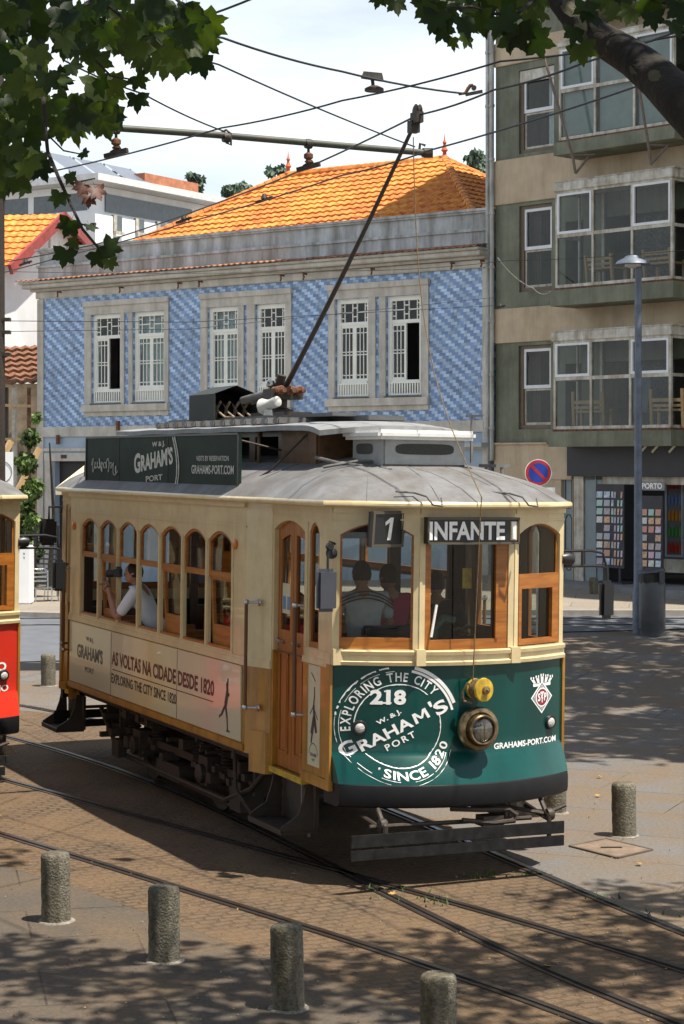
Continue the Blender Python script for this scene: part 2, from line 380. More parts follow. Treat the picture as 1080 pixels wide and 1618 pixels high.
def rail(pts, label, m=STEEL, w=.055, z=.012, world=False, group='grooved tram rails set in the setts'):
    P = pts if world else [G(*p) for p in pts]
    if not world:
        import numpy as np
        A_ = np.array([tuple(p) for p in P]); tt = np.concatenate([[0], np.cumsum(np.linalg.norm(np.diff(A_, axis=0), axis=1))]); tt /= tt[-1]
        cx_, cy_ = np.polyfit(tt, A_[:, 0], 4), np.polyfit(tt, A_[:, 1], 4); P = []
        for k in range(26):
            x_, y_ = float(np.polyval(cx_, k / 25)), float(np.polyval(cy_, k / 25)); P.append(Vector((x_, y_, gz(x_, y_))))
    # smooth
    Q = []
    for i in range(len(P) - 1):
        p0 = P[max(i - 1, 0)]; p1 = P[i]; p2 = P[i + 1]; p3 = P[min(i + 2, len(P) - 1)]
        for k in range(8):
            t = k / 8; Q.append(.5 * ((2 * p1) + (p2 - p0) * t + (2 * p0 - 5 * p1 + 4 * p2 - p3) * t * t + (3 * p1 - p0 - 3 * p2 + p3) * t ** 3))
    Q.append(P[-1]); root = empty('tram_rail', Q[len(Q) // 2], label=label, cat='rail', group=group); off = -root.location
    def strip(name, o0, o1, zt, mm):
        mb = MB(); vs = []
        for i, p in enumerate(Q):
            d = (Q[min(i + 1, len(Q) - 1)] - Q[max(i - 1, 0)]); d.z = 0; d.normalize(); n = Vector((d.y, -d.x, 0))
            g = gz(p.x, p.y)
            for o, zz in ((o0, -.01), (o0, zt), (o1, zt), (o1, -.01)):
                q = p + n * o; vs.append(Vector((q.x, q.y, g + zz)))
        fs = []
        for i in range(len(Q) - 1):
            for j in range(3): a = i * 4 + j; fs.append((a, a + 1, a + 5, a + 4))
        mb.add(vs, fs); return mb.build(name, mm, root, off=off)
    strip('rail_head', -w, 0.0, z + .006, m); strip('groove', 0.0, .038, .0065, GROOVE); strip('guard_lip', .038, .06, z + .002, STEEL)
    return root
GROOVE = mat('dirty_rail_groove', (.02, .016, .013), .9)
rail([(-200, 1120), (13, 1168), (130, 1200), (235, 1230), (300, 1262), (370, 1295), (450, 1337), (555, 1391), (655, 1440), (755, 1487), (865, 1532), (960, 1570), (1065, 1612), (1300, 1710)], 'rail that runs under the near wheels of the cream tram')
rail([(-300, 1170), (0, 1233), (150, 1271), (300, 1312), (425, 1348), (500, 1370), (580, 1393), (665, 1417), (780, 1446), (890, 1475), (990, 1506), (1080, 1534), (1300, 1610)], 'dull rail crossing the tram track just in front of the bumper boards')
rail([(-300, 1250), (0, 1318), (75, 1342), (150, 1365), (250, 1396), (350, 1424), (425, 1449), (540, 1486), (640, 1513), (715, 1542), (815, 1577), (930, 1620), (1100, 1690)], 'rail nearest the row of stone bollards, running past the setts')
rail([(-60, 1100), (200, 1150), (420, 1208), (530, 1248), (625, 1287), (760, 1347), (910, 1405), (1080, 1472), (1300, 1560)], 'bright polished rail coming out from under the far side of the bumper boards', SHINY)
for i, (a, b) in enumerate((((-300, 979), (1400, 979)), ((-300, 990), (1400, 988)))):
    A = [G(a[0] + (b[0] - a[0]) * k / 12, a[1] + (b[1] - a[1]) * k / 12) for k in range(13)]
    rail(A, ('tram rail in the road nearest the far kerb', 'second tram rail in the road out from the far kerb')[i], SHINY, .06, .03, world=True, group='tram rails in the far road')

def age(m, amt=.35, scale=18, streak=0, lo=.42, hi=.62, tint=(.35, .32, .26)):
    """weathering: fine mottling, and rain streaks that run down the surface"""
    t = m.node_tree; p = t.nodes['Principled BSDF']; src = p.inputs['Base Color'].links[0].from_socket
    c = N(t, 'ShaderNodeTexCoord'); mpn = N(t, 'ShaderNodeMapping'); mpn.inputs['Scale'].default_value = (1, 1, .12) if streak else (1, 1, 1)
    n = N(t, 'ShaderNodeTexNoise'); n.inputs['Scale'].default_value = scale; n.inputs['Detail'].default_value = 7; n.inputs['Roughness'].default_value = .7
    L(t, c.outputs['Object'], mpn.inputs[0]); L(t, mpn.outputs[0], n.inputs[0])
    r = N(t, 'ShaderNodeValToRGB'); r.color_ramp.elements[0].position = lo; r.color_ramp.elements[1].position = hi
    r.color_ramp.elements[0].color = (*[1 - amt * (1 - v) * 1.3 for v in tint], 1); r.color_ramp.elements[1].color = (1, 1, 1, 1)
    L(t, n.outputs[0], r.inputs[0]); x = N(t, 'ShaderNodeMixRGB'); x.blend_type = 'MULTIPLY'; x.inputs[0].default_value = 1
    L(t, src, x.inputs[1]); L(t, r.outputs[0], x.inputs[2]); L(t, x.outputs[0], p.inputs['Base Color'])

# ------------------------------------------------------------------ the trams
ZO = .17
def advert_mat():
    m = bpy.data.materials.new('printed_side_advert'); m.use_nodes = True; t = m.node_tree; p = t.nodes['Principled BSDF']
    c = N(t, 'ShaderNodeTexCoord'); s = N(t, 'ShaderNodeSeparateXYZ'); L(t, c.outputs['Object'], s.inputs[0])
    n = N(t, 'ShaderNodeTexNoise'); n.inputs['Scale'].default_value = 1.1; L(t, c.outputs['Object'], n.inputs[0])
    a = N(t, 'ShaderNodeMath', operation='MULTIPLY_ADD'); a.inputs[1].default_value = .17; a.inputs[2].default_value = .48; L(t, s.outputs[0], a.inputs[0])
    b = N(t, 'ShaderNodeMath', operation='MULTIPLY_ADD'); b.inputs[1].default_value = .22; L(t, n.outputs[0], b.inputs[0]); L(t, a.outputs[0], b.inputs[2])
    r = N(t, 'ShaderNodeValToRGB'); e = r.color_ramp.elements
    e[0].position = 0; e[0].color = (.58, .57, .48, 1); e[1].position = 1; e[1].color = (.60, .62, .42, 1)
    for ps, cl in ((.3, (.66, .62, .44)), (.45, (.72, .58, .30)), (.58, (.66, .64, .42)), (.78, (.70, .52, .38))):
        k = e.new(ps); k.color = (*cl, 1)
    L(t, b.outputs[0], r.inputs[0]); L(t, r.outputs[0], p.inputs['Base Color']); p.inputs['Roughness'].default_value = .28; p.inputs['Coat Weight'].default_value = .5
    return m
ADV = advert_mat()
POSTER = mat('cream_poster_print', (.62, .60, .42), .35, var=.06, scale=6)
INK = mat('dark_lettering', (.05, .04, .035), .5, var=.1)
INKR = mat('dark_red_lettering', (.14, .03, .03), .5, var=.1)
INKG = mat('slate_lettering', (.13, .16, .16), .5, var=.1)
GREYL = mat('faded_white_lettering', (.62, .64, .58), .6, var=.2, scale=30)
YELP = mat('yellow_paint', (.62, .42, .02), .45, var=.2, scale=12, dirt=(.3, .18, .03))
DARKIN = mat('dark_interior', (.025, .02, .017), .8, var=.2)
AMBER = mat('amber_reflector', (.75, .2, .01), .25, var=.1)
MIRR = mat('mirror_glass', (.6, .62, .65), .05, metal=1, var=.02)
RUST = mat('rusty_fitting', (.22, .09, .04), .8, var=.4, scale=20)
ARED = mat('emblem_dark_red', (.25, .02, .03), .5)

AX, AY, BX, BY = 3.8728, 1.1543, 4.178, .468
def fx(y): return 4.24 - .28 * y * y
def flare(z):
    t = min(1, max(0, (.98 - z) / .26)); return .15 * t * (1.25 - .25 * t)
def facet(y):
    a = abs(y)
    return BX if a <= BY else BX + (AX - BX) * (a - BY) / (AY - BY)

def make_tram(root, dashm, main):
    XW, DW, XF, XC, W = -3.358, .7225, -3.83, 2.0, 1.214
    def B(mb, name, m=None, parent=None, **k): return mb.build(name, m, parent or root, off=(0, 0, ZO), **k)
    # ---- body sides
    for s in (-1, 1):
        fr = lambda u, z, d, s=s: (u, s * (W - d), z)
        mb = MB(); ops = [(XW + k * DW - .01, XW + k * DW + .63, 1.65, 2.70, .10) for k in range(7)]
        wall(mb, fr, XF, XC, 1.547, 3.13, ops, .035)
        mb.box(XF, XC, s * W, s * (W + .018), 1.547, 1.60); mb.box(XF, XC, s * W, s * (W + .01), 1.60, 1.63)
        mb.box(XF + .1, XC, s * W, s * (W + .008), 2.855, 2.88); mb.box(XF, XC, s * W, s * (W + .03), 3.05, 3.13)
        for k in range(8):
            x = XW + k * DW - .05
            mb.box(x - .022, x + .022, s * W, s * (W + .010), 1.63, 2.72)
        if main or s > 0: B(mb, 'side_wall', CREAM, recalc=True)
        else: B(mb, 'side_wall', CREAM, recalc=True)
        mb = MB(); mb.box(XF, XC, s * W, s * (W - .06), .72, 1.546); mb.box(XF, XC, s * W, s * (W + .02), .735, .80)
        B(mb, 'lower_side_panel', OCHRE, bevel=.008)
        mb = MB(); mb.box(-3.76, 1.93, s * W, s * (W + .016), .812, 1.535); ad = B(mb, 'advert_panel', ADV, bevel=.005)
        if s < 0 and main:
            f = lambda u, v: (u, -W - .0185, v)
            mb = MB().use(INKG); text(mb, "GRAHAM'S", f, -2.93, 1.13, .15, 1.02, bold=.03); text(mb, 'W & J.', f, -2.93, 1.35, .05, .3); text(mb, 'PORT', f, -2.93, .98, .06, .36)
            mb.use(INKR); text(mb, 'AS VOLTAS NA CIDADE DESDE 1820', f, -.43, 1.17, .145, 3.3, bold=.03)
            mb.use(INK); text(mb, 'EXPLORING THE CITY SINCE 1820', f, -.98, .96, .105, 2.2, bold=.02)
            mb.use(INKR); mb.box(-2.05, 1.2, -W - .0175, -W - .0165, 1.105, 1.115)
            mb.use(INK); mb.box(-2.115, -2.105, -W - .018, -W - .0165, .82, 1.53); mb.box(.125, .133, -W - .018, -W - .0165, .82, 1.53)
            # slim dancing lady
            ln = [((1.57, 1.33), (1.59, 1.25), .022), ((1.59, 1.25), (1.54, 1.12), .034), ((1.54, 1.12), (1.585, 1.0), .02), ((1.585, 1.0), (1.60, .875), .014), ((1.54, 1.12), (1.44, 1.02), .018), ((1.44, 1.02), (1.37, .985), .012), ((1.58, 1.25), (1.60, 1.38), .012), ((1.58, 1.25), (1.64, 1.22), .012), ((1.57, .872), (1.66, .872), .008)]
            for a, b, w in ln: mb.bar((a[0], -W - .0185, a[1]), (b[0], -W - .0185, b[1]), .002, w * 2, up=(0, 0, 1)) if abs(a[0] - b[0]) > abs(a[1] - b[1]) else mb.bar((a[0], -W - .0185, a[1]), (b[0], -W - .0185, b[1]), w * 2, .002, up=(0, 1, 0))
            mb.lathe([(.0001, 0), (.028, .001), (.0001, .002)], (1.585, -W - .018, 1.325), (0, -1, 0), 10)
            B(mb, 'advert_lettering', parent=ad)
        # windows
        for k in range(7):
            a = XW + k * DW - .01; b = a + .64; mb = MB()
            sash(mb, fr, a, b, 2.34, 2.70, .10, .04, .01, .04, wb=.06)
            opened = s < 0 and main and k in (0, 2, 3, 5)
            if not opened:
                tl = lambda u, z, d, fr=fr: fr(u, z, d + .025 + (1 - (z - 1.66) / .7) * .03)
                sash(mb, tl, a + .01, b - .01, 1.67, 2.36, 0, .05, .0, .03, wb=.2 if k in (4, 6) else .1)
            w = B(mb, 'window', WOODH); mb = MB(); fbox(mb, fr, a, b, 1.65, 1.675, .0, .05); B(mb, 'window_sill', WOODH, parent=w); mb = MB()
            pane(mb, fr, a + .03, b - .03, 2.38, 2.68, .09, .035)
            if not opened: mb.poly([fr(a + .04, 1.72, .085), fr(b - .04, 1.72, .085), fr(b - .04, 2.34, .06), fr(a + .04, 2.34, .06)])
            B(mb, 'pane', GLASS, parent=w)
    if main:
        for x in (1.717, -3.673):
            mb = MB(); mb.lathe([(.045, 0), (.052, .012), (.045, .02), (.001, .028)], (x, -W, 2.687), (0, -1, 0), 16); B(mb, 'side_reflector', AMBER, smooth=True)
    # interior
    mb = MB(); mb.box(XF, XC, -1.1, 1.1, .68, .75); mb.box(XF - .55, XC + 1.95, -1.0, 1.0, .62, .66); B(mb, 'floor', DWOOD)
    mb = MB(); mb.box(XF, XC, -1.13, 1.13, 3.10, 3.125); B(mb, 'ceiling', mat('ceiling_boards', (.26, .2, .12), .6))
    for x in (XF + .04, XC - .04):
        mb = MB(); fr = lambda u, z, d, x=x: (x + d, u, z)
        wall(mb, fr, -1.14, 1.14, .75, 3.1, [(-.95, -.42, 1.7, 2.8), (-.32, .32, .76, 2.75), (.42, .95, 1.7, 2.8)], .04); B(mb, 'inner_bulkhead', DWOOD)
    if main:
        for k in range(7):
            for s in (-1, 1):
                x = XW + k * DW + .3; mb = MB(); mb.box(x - .2, x + .2, s * 1.08, s * .32, 1.13, 1.18); mb.box(x - .24, x - .19, s * 1.08, s * .32, 1.18, 1.62); mb.box(x - .03, x + .03, s * .5, s * .6, .75, 1.13)
                B(mb, 'bench_seat', WOODH, bevel=.01)
    # ---- end platforms
    for end in ((1, -1) if main else (1,)):
        Q = (lambda v: Vector(v)) if end > 0 else (lambda v: Vector((XF - (v[0] - XC) * .30, v[1], v[2])))
        def BB(mb, name, m=None, parent=None, **k):
            if end < 0: mb.v = [(Vector((XF - (v[0] - 2.30) * .85, v[1], v[2])) if name == 'boarding_step' else Q(v)) for v in mb.v]; mb.f = [f[::-1] for f in mb.f]
            return B(mb, name, m, parent, **k)
        for s in (-1, 1):
            yl = lambda x: 1.10 + (x - 2.38) * .0363
            fr = lambda u, z, d, s=s: (u, s * (yl(u) - d), z)
            fb = lambda u, z, d, s=s: (u + .27 * d, s * (W - (u - XC) * .28 - d), z)
            mb = MB(); wall(mb, fb, XC, 2.38, 1.547, 3.13, [], .05)
            wall(mb, fr, 2.38, AX, 1.73, 3.13, [(2.42, 3.2, 1.73, 2.86, .09), (3.32, 3.56, 1.84, 2.86, .09)], .05)
            fbox(mb, fr, 2.38, AX, 3.05, 3.13, -.02, .0); fbox(mb, fr, 3.2, AX, 1.70, 1.76, -.015, .0); fbox(mb, fr, 3.26, AX, 1.76, 1.83, -.012, 0)
            fbox(mb, fb, XC, 2.38, 1.547, 1.63, -.012, 0)
            fbox(mb, fr, 3.225, 3.29, 1.85, 2.95, -.01, 0)
            fbox(mb, fr, 2.38, AX, 2.985, 3.0, -.01, 0)
            BB(mb, 'platform_wall', CREAM, recalc=True)
            mb = MB(); wall(mb, fb, XC, 2.38, .72, 1.545, [], .05); wall(mb, fr, 2.38, AX, .656, 1.73, [(2.42, 3.2, .656, 1.73)], .05)
            fbox(mb, fr, 3.2, AX + .015, .64, .73, -.02, .03); fbox(mb, fr, 3.66, AX + .01, .74, 1.70, -.018, 0)
            fbox(mb, fb, 2.12, 2.36, .56, .95, -.03, .04)
            BB(mb, 'platform_lower_panel', OCHRE, recalc=True)
            mb = MB(); fbox(mb, fr, 2.40, 3.24, .60, .655, -.025, .06); BB(mb, 'door_sill_strip', YELP)
            # narrow window
            mb = MB(); sash(mb, fr, 3.32, 3.56, 1.84, 2.86, .09, .035, .01, .045, wb=.05); w = BB(mb, 'narrow_window', WOOD)
            mb = MB(); pane(mb, fr, 3.35, 3.53, 1.88, 2.83, .08, .03); BB(mb, 'pane', GLASS, parent=w)
            # folding door
            for a, b in ((2.42, 2.805), (2.815, 3.2)):
                mb = MB(); r = .09
                fa = lambda u, z, d, fr=fr, a=a: fr(u, z, d + .045)
                h0 = arch_h((2.42, 3.2, 0, 2.86, .09), (a - 2.42) / .78); h1 = arch_h((2.42, 3.2, 0, 2.86, .09), (b - 2.42) / .78)
                top = [(b, h1)] + [(b + (a - b) * i / 6, arch_h((2.42, 3.2, 0, 2.86, .09), ((b + (a - b) * i / 6) - 2.42) / .78)) for i in range(1, 6)] + [(a, h0)]
                out = [(a, .66), (b, .66)] + top
                inn = [(a + .07, 1.93), (b - .07, 1.93)] + [(min(max(u, a + .07), b - .07), z - .13) for u, z in top]
                ring(mb, fa, out, inn, 0, .04)
                for c, d in ((.78, 1.28), (1.33, 1.80)) if False else ((.80, 1.72),):
                    for q in (a + .08, b - .095): fbox(mb, fa, q, q + .015, c, d, -.012, 0)
                    fbox(mb, fa, a + .08, b - .08, c, c + .015, -.012, 0); fbox(mb, fa, a + .08, b - .08, d - .015, d, -.012, 0)
                    fbox(mb, fa, a + .13, b - .13, c + .05, d - .05, -.006, 0)
                dr = BB(mb, 'door_leaf', WOOD, recalc=True)
                mb = MB(); pane(mb, fa, a + .06, b - .06, 1.92, 2.78, 0, .02); BB(mb, 'pane', GLASS, parent=dr)
                mb = MB(); y = yl(a) + .0; mb.tube([fa(a + .05, 1.83, -.03), fa(a + .17, 1.82, -.035)], .012, 8); mb.lathe([(.018, 0), (.018, .03)], fa(a + .05, 1.83, 0), (0, s, 0), 10); mb.lathe([(.018, 0), (.018, .03)], fa(a + .17, 1.82, 0), (0, s, 0), 10)
                BB(mb, 'door_handle', CHROME, parent=dr, smooth=True)
                if main and s < 0 and a < 2.5 and end > 0:
                    mb = MB().use(POSTER); fbox(mb, fa, a + .08, b - .09, 2.08, 2.36, .012, .014); mb.use(mat('blue_notice_print', (.15, .28, .5))); fbox(mb, fa, a + .1, a + .17, 2.12, 2.24, .009, .011); fbox(mb, fa, a + .21, a + .28, 2.12, 2.24, .009, .011)
                    BB(mb, 'door_notice', parent=dr)
            # grab rails
            for (u, zz0, zz1, ya) in ((2.16, 1.17, 2.16, W + .06), (3.16, 1.22, 2.2, 1.10 + .10)):
                mb = MB(); p0 = (u, s * ya, zz0); p1 = (u, s * ya, zz1); mb.use(mat('worn_leather_wrap', (.16, .075, .03), .6)).tube([p0, p1], .017, 10)
                mb.use(CHROME)
                for zz in (zz0, zz1): mb.lathe([(.001, -.03), (.026, -.02), (.03, 0), (.026, .02), (.001, .03)], (u, s * ya, zz), (0, 0, 1), 12); mb.tube([(u, s * ya, zz), (u + .08, s * (ya - .10), zz)], .013, 8); mb.lathe([(.035, 0), (.03, .015)], (u + .08, s * (ya - .10), zz), (0, s, 0), 12)
                BB(mb, 'grab_rail', smooth=True)
            # step
            mb = MB()
            for x in (2.42, 3.18):
                pr = [(1.06, .60), (1.09, .56), (1.11, .46), (1.16, .32), (1.32, .22), (1.32, .17), (1.0, .17), (1.02, .60)]
                mb.add([(x, s * p[0], p[1]) for p in pr] + [(x + .02, s * p[0], p[1]) for p in pr], [list(range(8)), list(range(15, 7, -1))] + [(i, (i + 1) % 8, (i + 1) % 8 + 8, i + 8) for i in range(8)])
            mb.box(2.42, 3.2, s * .98, s * 1.33, .15, .18); mb.box(2.42, 3.2, s * 1.31, s * 1.335, .17, .20); mb.box(2.42, 3.2, s * .96, s * .99, .17, .58); BB(mb, 'boarding_step', IRON, recalc=True)
            if main and s < 0 and end > 0:
                mb = MB(); pr = mb.box(2.93, 3.11, -.985, -1.0, .14, .48); mb.box(2.93, 2.95, -1.0, -1.02, .1, .55); mb.box(3.09, 3.11, -1.0, -1.02, .1, .55)
                for k in range(5): mb.box(2.95, 3.09, -1.0, -1.012, .16 + k * .05, .18 + k * .05)
                BB(mb, 'step_grille', mat('grey_worn_metal', (.25, .24, .22), .6, var=.2))
                mb = MB().use(POSTER); fbox(mb, fr, 3.345, 3.63, .80, 1.69, -.006, 0); mb.use(INK)
                f = lambda u, v: fr(u, v, -.008)
                for a, b, w in (((3.50, 1.42), (3.48, 1.34), .025), ((3.48, 1.34), (3.50, 1.24), .045), ((3.5, 1.24), (3.44, 1.08), .06), ((3.5, 1.24), (3.55, 1.10), .05), ((3.46, 1.10), (3.43, 1.0), .03), ((3.48, 1.33), (3.40, 1.25), .015), ((3.5, 1.3), (3.58, 1.22), .015), ((3.42, 1.62), (3.52, 1.55), .012), ((3.5, 1.50), (3.5, 1.42), .02)):
                    v = Vector((b[0] - a[0], b[1] - a[1])); n = Vector((-v.y, v.x)).normalized() * w / 2
                    mb.poly([f(a[0] - n.x, a[1] - n.y), f(b[0] - n.x, b[1] - n.y), f(b[0] + n.x, b[1] + n.y), f(a[0] + n.x, a[1] + n.y)])
                mb.use(INKG)
                ringtext(mb, f, 3.487, .90, .095, .105)
                text(mb, 'GRAHAMS', f, 3.487, .885, .03, .15); text(mb, 'PORT', f, 3.487, .845, .02, .07)
                BB(mb, 'door_post_poster')
        # front facets
        for a, b, ops in ((-AY, -BY, [(-1.098, -.515, 1.87, 2.86, .10)]), (-BY, BY, [(-.412, .412, 1.86, 3.0)]), (BY, AY, [(.526, 1.10, 1.87, 2.86, .10)])):
            pa = Vector((facet(a), a)); pb = Vector((facet(b), b)); d = (pb - pa).normalized(); nn = Vector((d.y, -d.x))
            fr = lambda u, z, dd, pa=pa, pb=pb, a=a, b=b, nn=nn: Vector(((pa.x + (pb.x - pa.x) * (u - a) / (b - a)) - nn.x * dd, (pa.y + (pb.y - pa.y) * (u - a) / (b - a)) - nn.y * dd, z))
            mb = MB(); wall(mb, fr, a, b, 1.73, 3.13, ops, .05)
            fbox(mb, fr, a, b, 2.985, 3.0, -.01, 0) if abs(a) > .9 or abs(b) > .9 else None
            fbox(mb, fr, a, b, 3.05, 3.13, -.02, 0)
            o = ops[0]
            fbox(mb, fr, a, o[0] - .03, 1.85, 2.88, -.008, 0) if o[0] - .03 - a > .02 else None
            BB(mb, 'platform_front_wall', CREAM, recalc=True)
            mb = MB(); mg = MB()
            if a < -1: sash(mb, fr, o[0], o[1], 1.87, 2.86, .10, .018, .02, .05, wb=.10); mg.poly([fr(o[0] + .01, 1.95, .04), fr(o[1] - .01, 1.95, .04), fr(o[1] - .01, 2.88, .04), fr(o[0] + .01, 2.88, .04)])
            elif a < 0:
                ring(mb, fr, outline(o[0], o[1], 1.86, 3.0), outline(o[0] + .06, o[1] - .10, 1.95, 2.95), .01, .05); pane(mg, fr, o[0] + .05, o[1] - .09, 1.94, 2.96, 0, .03)
                fbox(mb, fr, o[1] - .125, o[1] - .10, 1.95, 2.95, .0, .03)
            else:
                sash(mb, fr, o[0], o[1], 1.87, 2.86, .10, .02, .03, .05, wb=.02)
                ring(mb, fr, outline(o[0] + .01, o[1] - .01, 1.88, 2.51), outline(o[0] + .05, o[1] - .10, 1.93, 2.36, .07)[:1] + [(o[1] - .10, 1.93), (o[1] - .10, 2.38), (o[0] + .05, 2.38)], .0, .04)
                pane(mg, fr, o[0] + .02, o[1] - .02, 1.9, 2.86, .09, .035)
            w = BB(mb, 'front_window', WOODH if a < 0 and a > -1 else WOODH, recalc=True); BB(mg, 'pane', GLASS, parent=w)
        # sill moulding
        mb = MB(); nseg = 24
        prof = [(0, 1.73), (.035, 1.735), (.04, 1.765), (.018, 1.775), (.015, 1.82), (.035, 1.825), (.04, 1.855), (.0, 1.865)]
        mb.grid(lambda u, v: (lambda y, p: (max(facet(y), fx(y)) + p[0], y, p[1]))(-AY - .01 + u * 2 * (AY + .01), prof[min(int(v * 7 + .5), 7)]), nseg, 7)
        for y in (-BY, BY, -AY + .03):
            mb.box(fx(y), fx(y) + .055, y - .045, y + .045, 1.735, 1.875)
        BB(mb, 'window_sill_moulding', CREAM, smooth=30)
        # dash with flared apron
        mb = MB()
        def ds(y, z, d=0): 
            fl = flare(z); k = 1 - .01 * fl / .15
            return Vector((fx(y) + fl + d, y * k, z))
        zs = [1.735, 1.5, 1.3, 1.1, .99, .97, .95, .92, .85, .78, .735, .72]
        mb.grid(lambda u, v: ds(-1.15 + u * 2.3, zs[int(round(v * 11))]), 40, 11)
        for s in (-1, 1):
            P = [ds(s * 1.15, z) for z in zs]; P2 = [Vector((3.84, s * 1.15 * 1.0, z)) for z in zs]
            for i in range(11): mb.poly([P[i], P[i + 1], P2[i + 1], P2[i]])
        dsh = BB(mb, 'dash_panel', dashm, smooth=25)
        mb = MB(); pr = [(0, .722), (.02, .715), (.03, .68), (.03, .58), (.02, .54), (-.03, .52), (-.14, .53)]
        mb.grid(lambda u, v: (lambda y, p: Vector((fx(y) - .02 * abs(y / 1.15) ** 8 + .15 + p[0], y * .985, p[1])))(-1.155 + u * 2.31, pr[int(round(v * 6))]), 48, 6)
        for s in (-1, 1):
            P = [Vector((fx(1.155) - .02 + .15 + p[0], s * 1.155 * .985, p[1])) for p in pr]; P2 = [Vector((3.7, s * 1.135, p[1])) for p in pr]
            for i in range(6): mb.poly([P[i], P[i + 1], P2[i + 1], P2[i]])
        BB(mb, 'bumper', BLACKP, smooth=30)
        # edge posts of the dash
        for (y0_, y1_) in ((1.15, 1.175), (-1.172, -1.15)): mb = MB(); mb.box(3.80, 3.887, y0_, y1_, .72, 1.735); BB(mb, 'dash_corner_trim', OCHRE)
        mb = MB()
        for (a, b) in ((.235, .343), (.125, .218)): mb.box(4.37, 4.39, -1.185, .89, a, b)
        lg = BB(mb, 'lifeguard_boards', mat('dark_scuffed_timber', (.017, .016, .016), .75, var=.35, scale=12, spec=.25), bevel=.004)
        mb = MB()
        for y in (-.85, .75): mb.tube([(4.2, y, .52), (4.3, y, .42), (4.36, y, .40), (4.36, y, .15)], .022, 8); mb.tube([(4.1, y - .1, .45), (4.34, y, .36)], .018, 6)
        mb.tube([(4.3, -.2, .50), (4.34, .1, .48), (4.34, .35, .47), (4.36, .42, .42), (4.36, .4, .37), (4.34, .2, .36), (4.33, -.1, .40)], .022, 8)
        mb.tube([(4.25, -.95, .38), (4.3, .6, .375)], .02, 8); mb.tube([(4.0, .2, .5), (4.3, .75, .40), (4.3, .95, .47)], .02, 6); mb.box(4.2, 4.35, .1, .3, .33, .42)
        mb.lathe([(.05, -.03), (.06, 0), (.05, .03)], (4.33, .77, .40), (0, 1, 0), 12); mb.lathe([(.05, -.03), (.06, 0), (.05, .03)], (4.3, -.85, .40), (0, 1, 0), 12)
        BB(mb, 'coupling_gear', IRON, smooth=True)
        if end < 0:
            continue
        FS = lambda u, v: ds(u, v, .004)
        if main:
            mb = MB().use(WHITEP); cx, cz, r1, r2 = -.625, 1.215, .365, .515
            mo = (-.918 + .495 * math.cos(R(28.5)), .990 + .495 * math.sin(R(28.5))); mu = (math.cos(R(28.5)), math.sin(R(28.5)))
            for q4 in ([(0, 0), (.027, 0), (.030, .092), (.006, .092)], [(.113, 0), (.140, 0), (.134, .092), (.110, .092)], [(.006, .092), (.036, .092), (.082, .022), (.060, .022)], [(.134, .092), (.104, .092), (.058, .022), (.080, .022)]): mb.poly([FS(mo[0] + a * mu[0] - b * mu[1], mo[1] + a * mu[1] + b * mu[0]) for a, b in q4])
            dashring(mb, FS, cx, cz, .350, .361, [(48, 182), (222, 376)], jag=.006)
            dashring(mb, FS, cx, cz, .468, .474, [(95, 215), (222, 265), (280, 330)], jag=.004, gaps=True); dashring(mb, FS, cx, cz, .495, .512, [(100, 170)], jag=.012, gaps=True); dashring(mb, FS, cx, cz, .50, .506, [(170, 262), (275, 335)], jag=.006, gaps=True)
            dashring(mb, FS, cx, cz, .470, .492, [(16, 78)]); dashring(mb, FS, cx, cz, .500, .53, [(22, 76)])
            arctext(mb, FS, 'EXPLORING THE CITY', cx, cz, .385, .075, 187, 42); arctext(mb, FS, 'SINCE 1820', cx, cz, .455, .07, 248, 340, inward=True)
            mb.lathe([(.0001, 0), (.012, .001), (.0001, .002)], FS(cx - .19, cz - .36), (1, 0, 0), 8)
            text(mb, '218', FS, -.715, 1.405, .115, .29, bold=.045)
            for (a, b, c) in ((-.85, -.77, 1.405), (-.76, -.69, 1.405), (-.748, -.735, 1.505)): mb.poly([FS(a, c), FS(b, c), FS(b, c + .014), FS(a, c + .014)])
            text(mb, 'W. & J.', FS, -.70, 1.275, .036, .22, rot=R(30), bold=.03)
            text(mb, 'G', FS, -1.005, .965, .115, .135, rot=R(28), bold=.028); text(mb, 'RAHA', FS, -.918, .990, .092, .475, rot=R(28.5), bold=.028, align='l', space=1.05)
            text(mb, "'", FS, -.325, 1.325, .10, .028, rot=R(28), bold=.05); text(mb, 'S', FS, -.245, 1.325, .11, .12, rot=R(28), bold=.028)
            text(mb, 'PORT', FS, -.60, 1.06, .055, .27, rot=R(28), bold=.02, space=1.35)
            text(mb, 'GRAHAMS-PORT.COM', lambda u, v: FS(u, v), .66, .985, .05, .80, bold=.03)
            B(mb, 'dash_lettering', parent=dsh); mb = MB()
            # crest
            c0, c1 = .845, 1.40
            def dia(r, m, dd): mb.use(m).poly([ds(c0, c1 - r * .98, dd), ds(c0 + r, c1, dd), ds(c0, c1 + r * .98, dd), ds(c0 - r, c1, dd)])
            dia(.150, WHITEP, .004); dia(.132, mat('emblem_grey', (.22, .26, .26)), .005); dia(.115, GREYL, .0055); dia(.105, MATS['emblem_grey'], .006)
            mb.use(WHITEP); dashring(mb, lambda u, v: ds(u, v, .0065), c0, c1, 0.0, .086, [(0, 360)]); mb.use(ARED); dashring(mb, lambda u, v: ds(u, v, .0075), c0, c1, 0.0, .074, [(0, 360)])
            mb.use(WHITEP); F9 = lambda u, v: ds(u, v, .009)
            text(mb, 'S', F9, c0 - .042, c1 - .03, .066, .035, bold=.03); text(mb, 'T', F9, c0, c1 - .045, .095, .05, bold=.02); text(mb, 'P', F9, c0 + .045, c1 - .03, .066, .035, bold=.03); text(mb, 'C', F9, c0, c1 - .012, .04, .03, bold=.02)
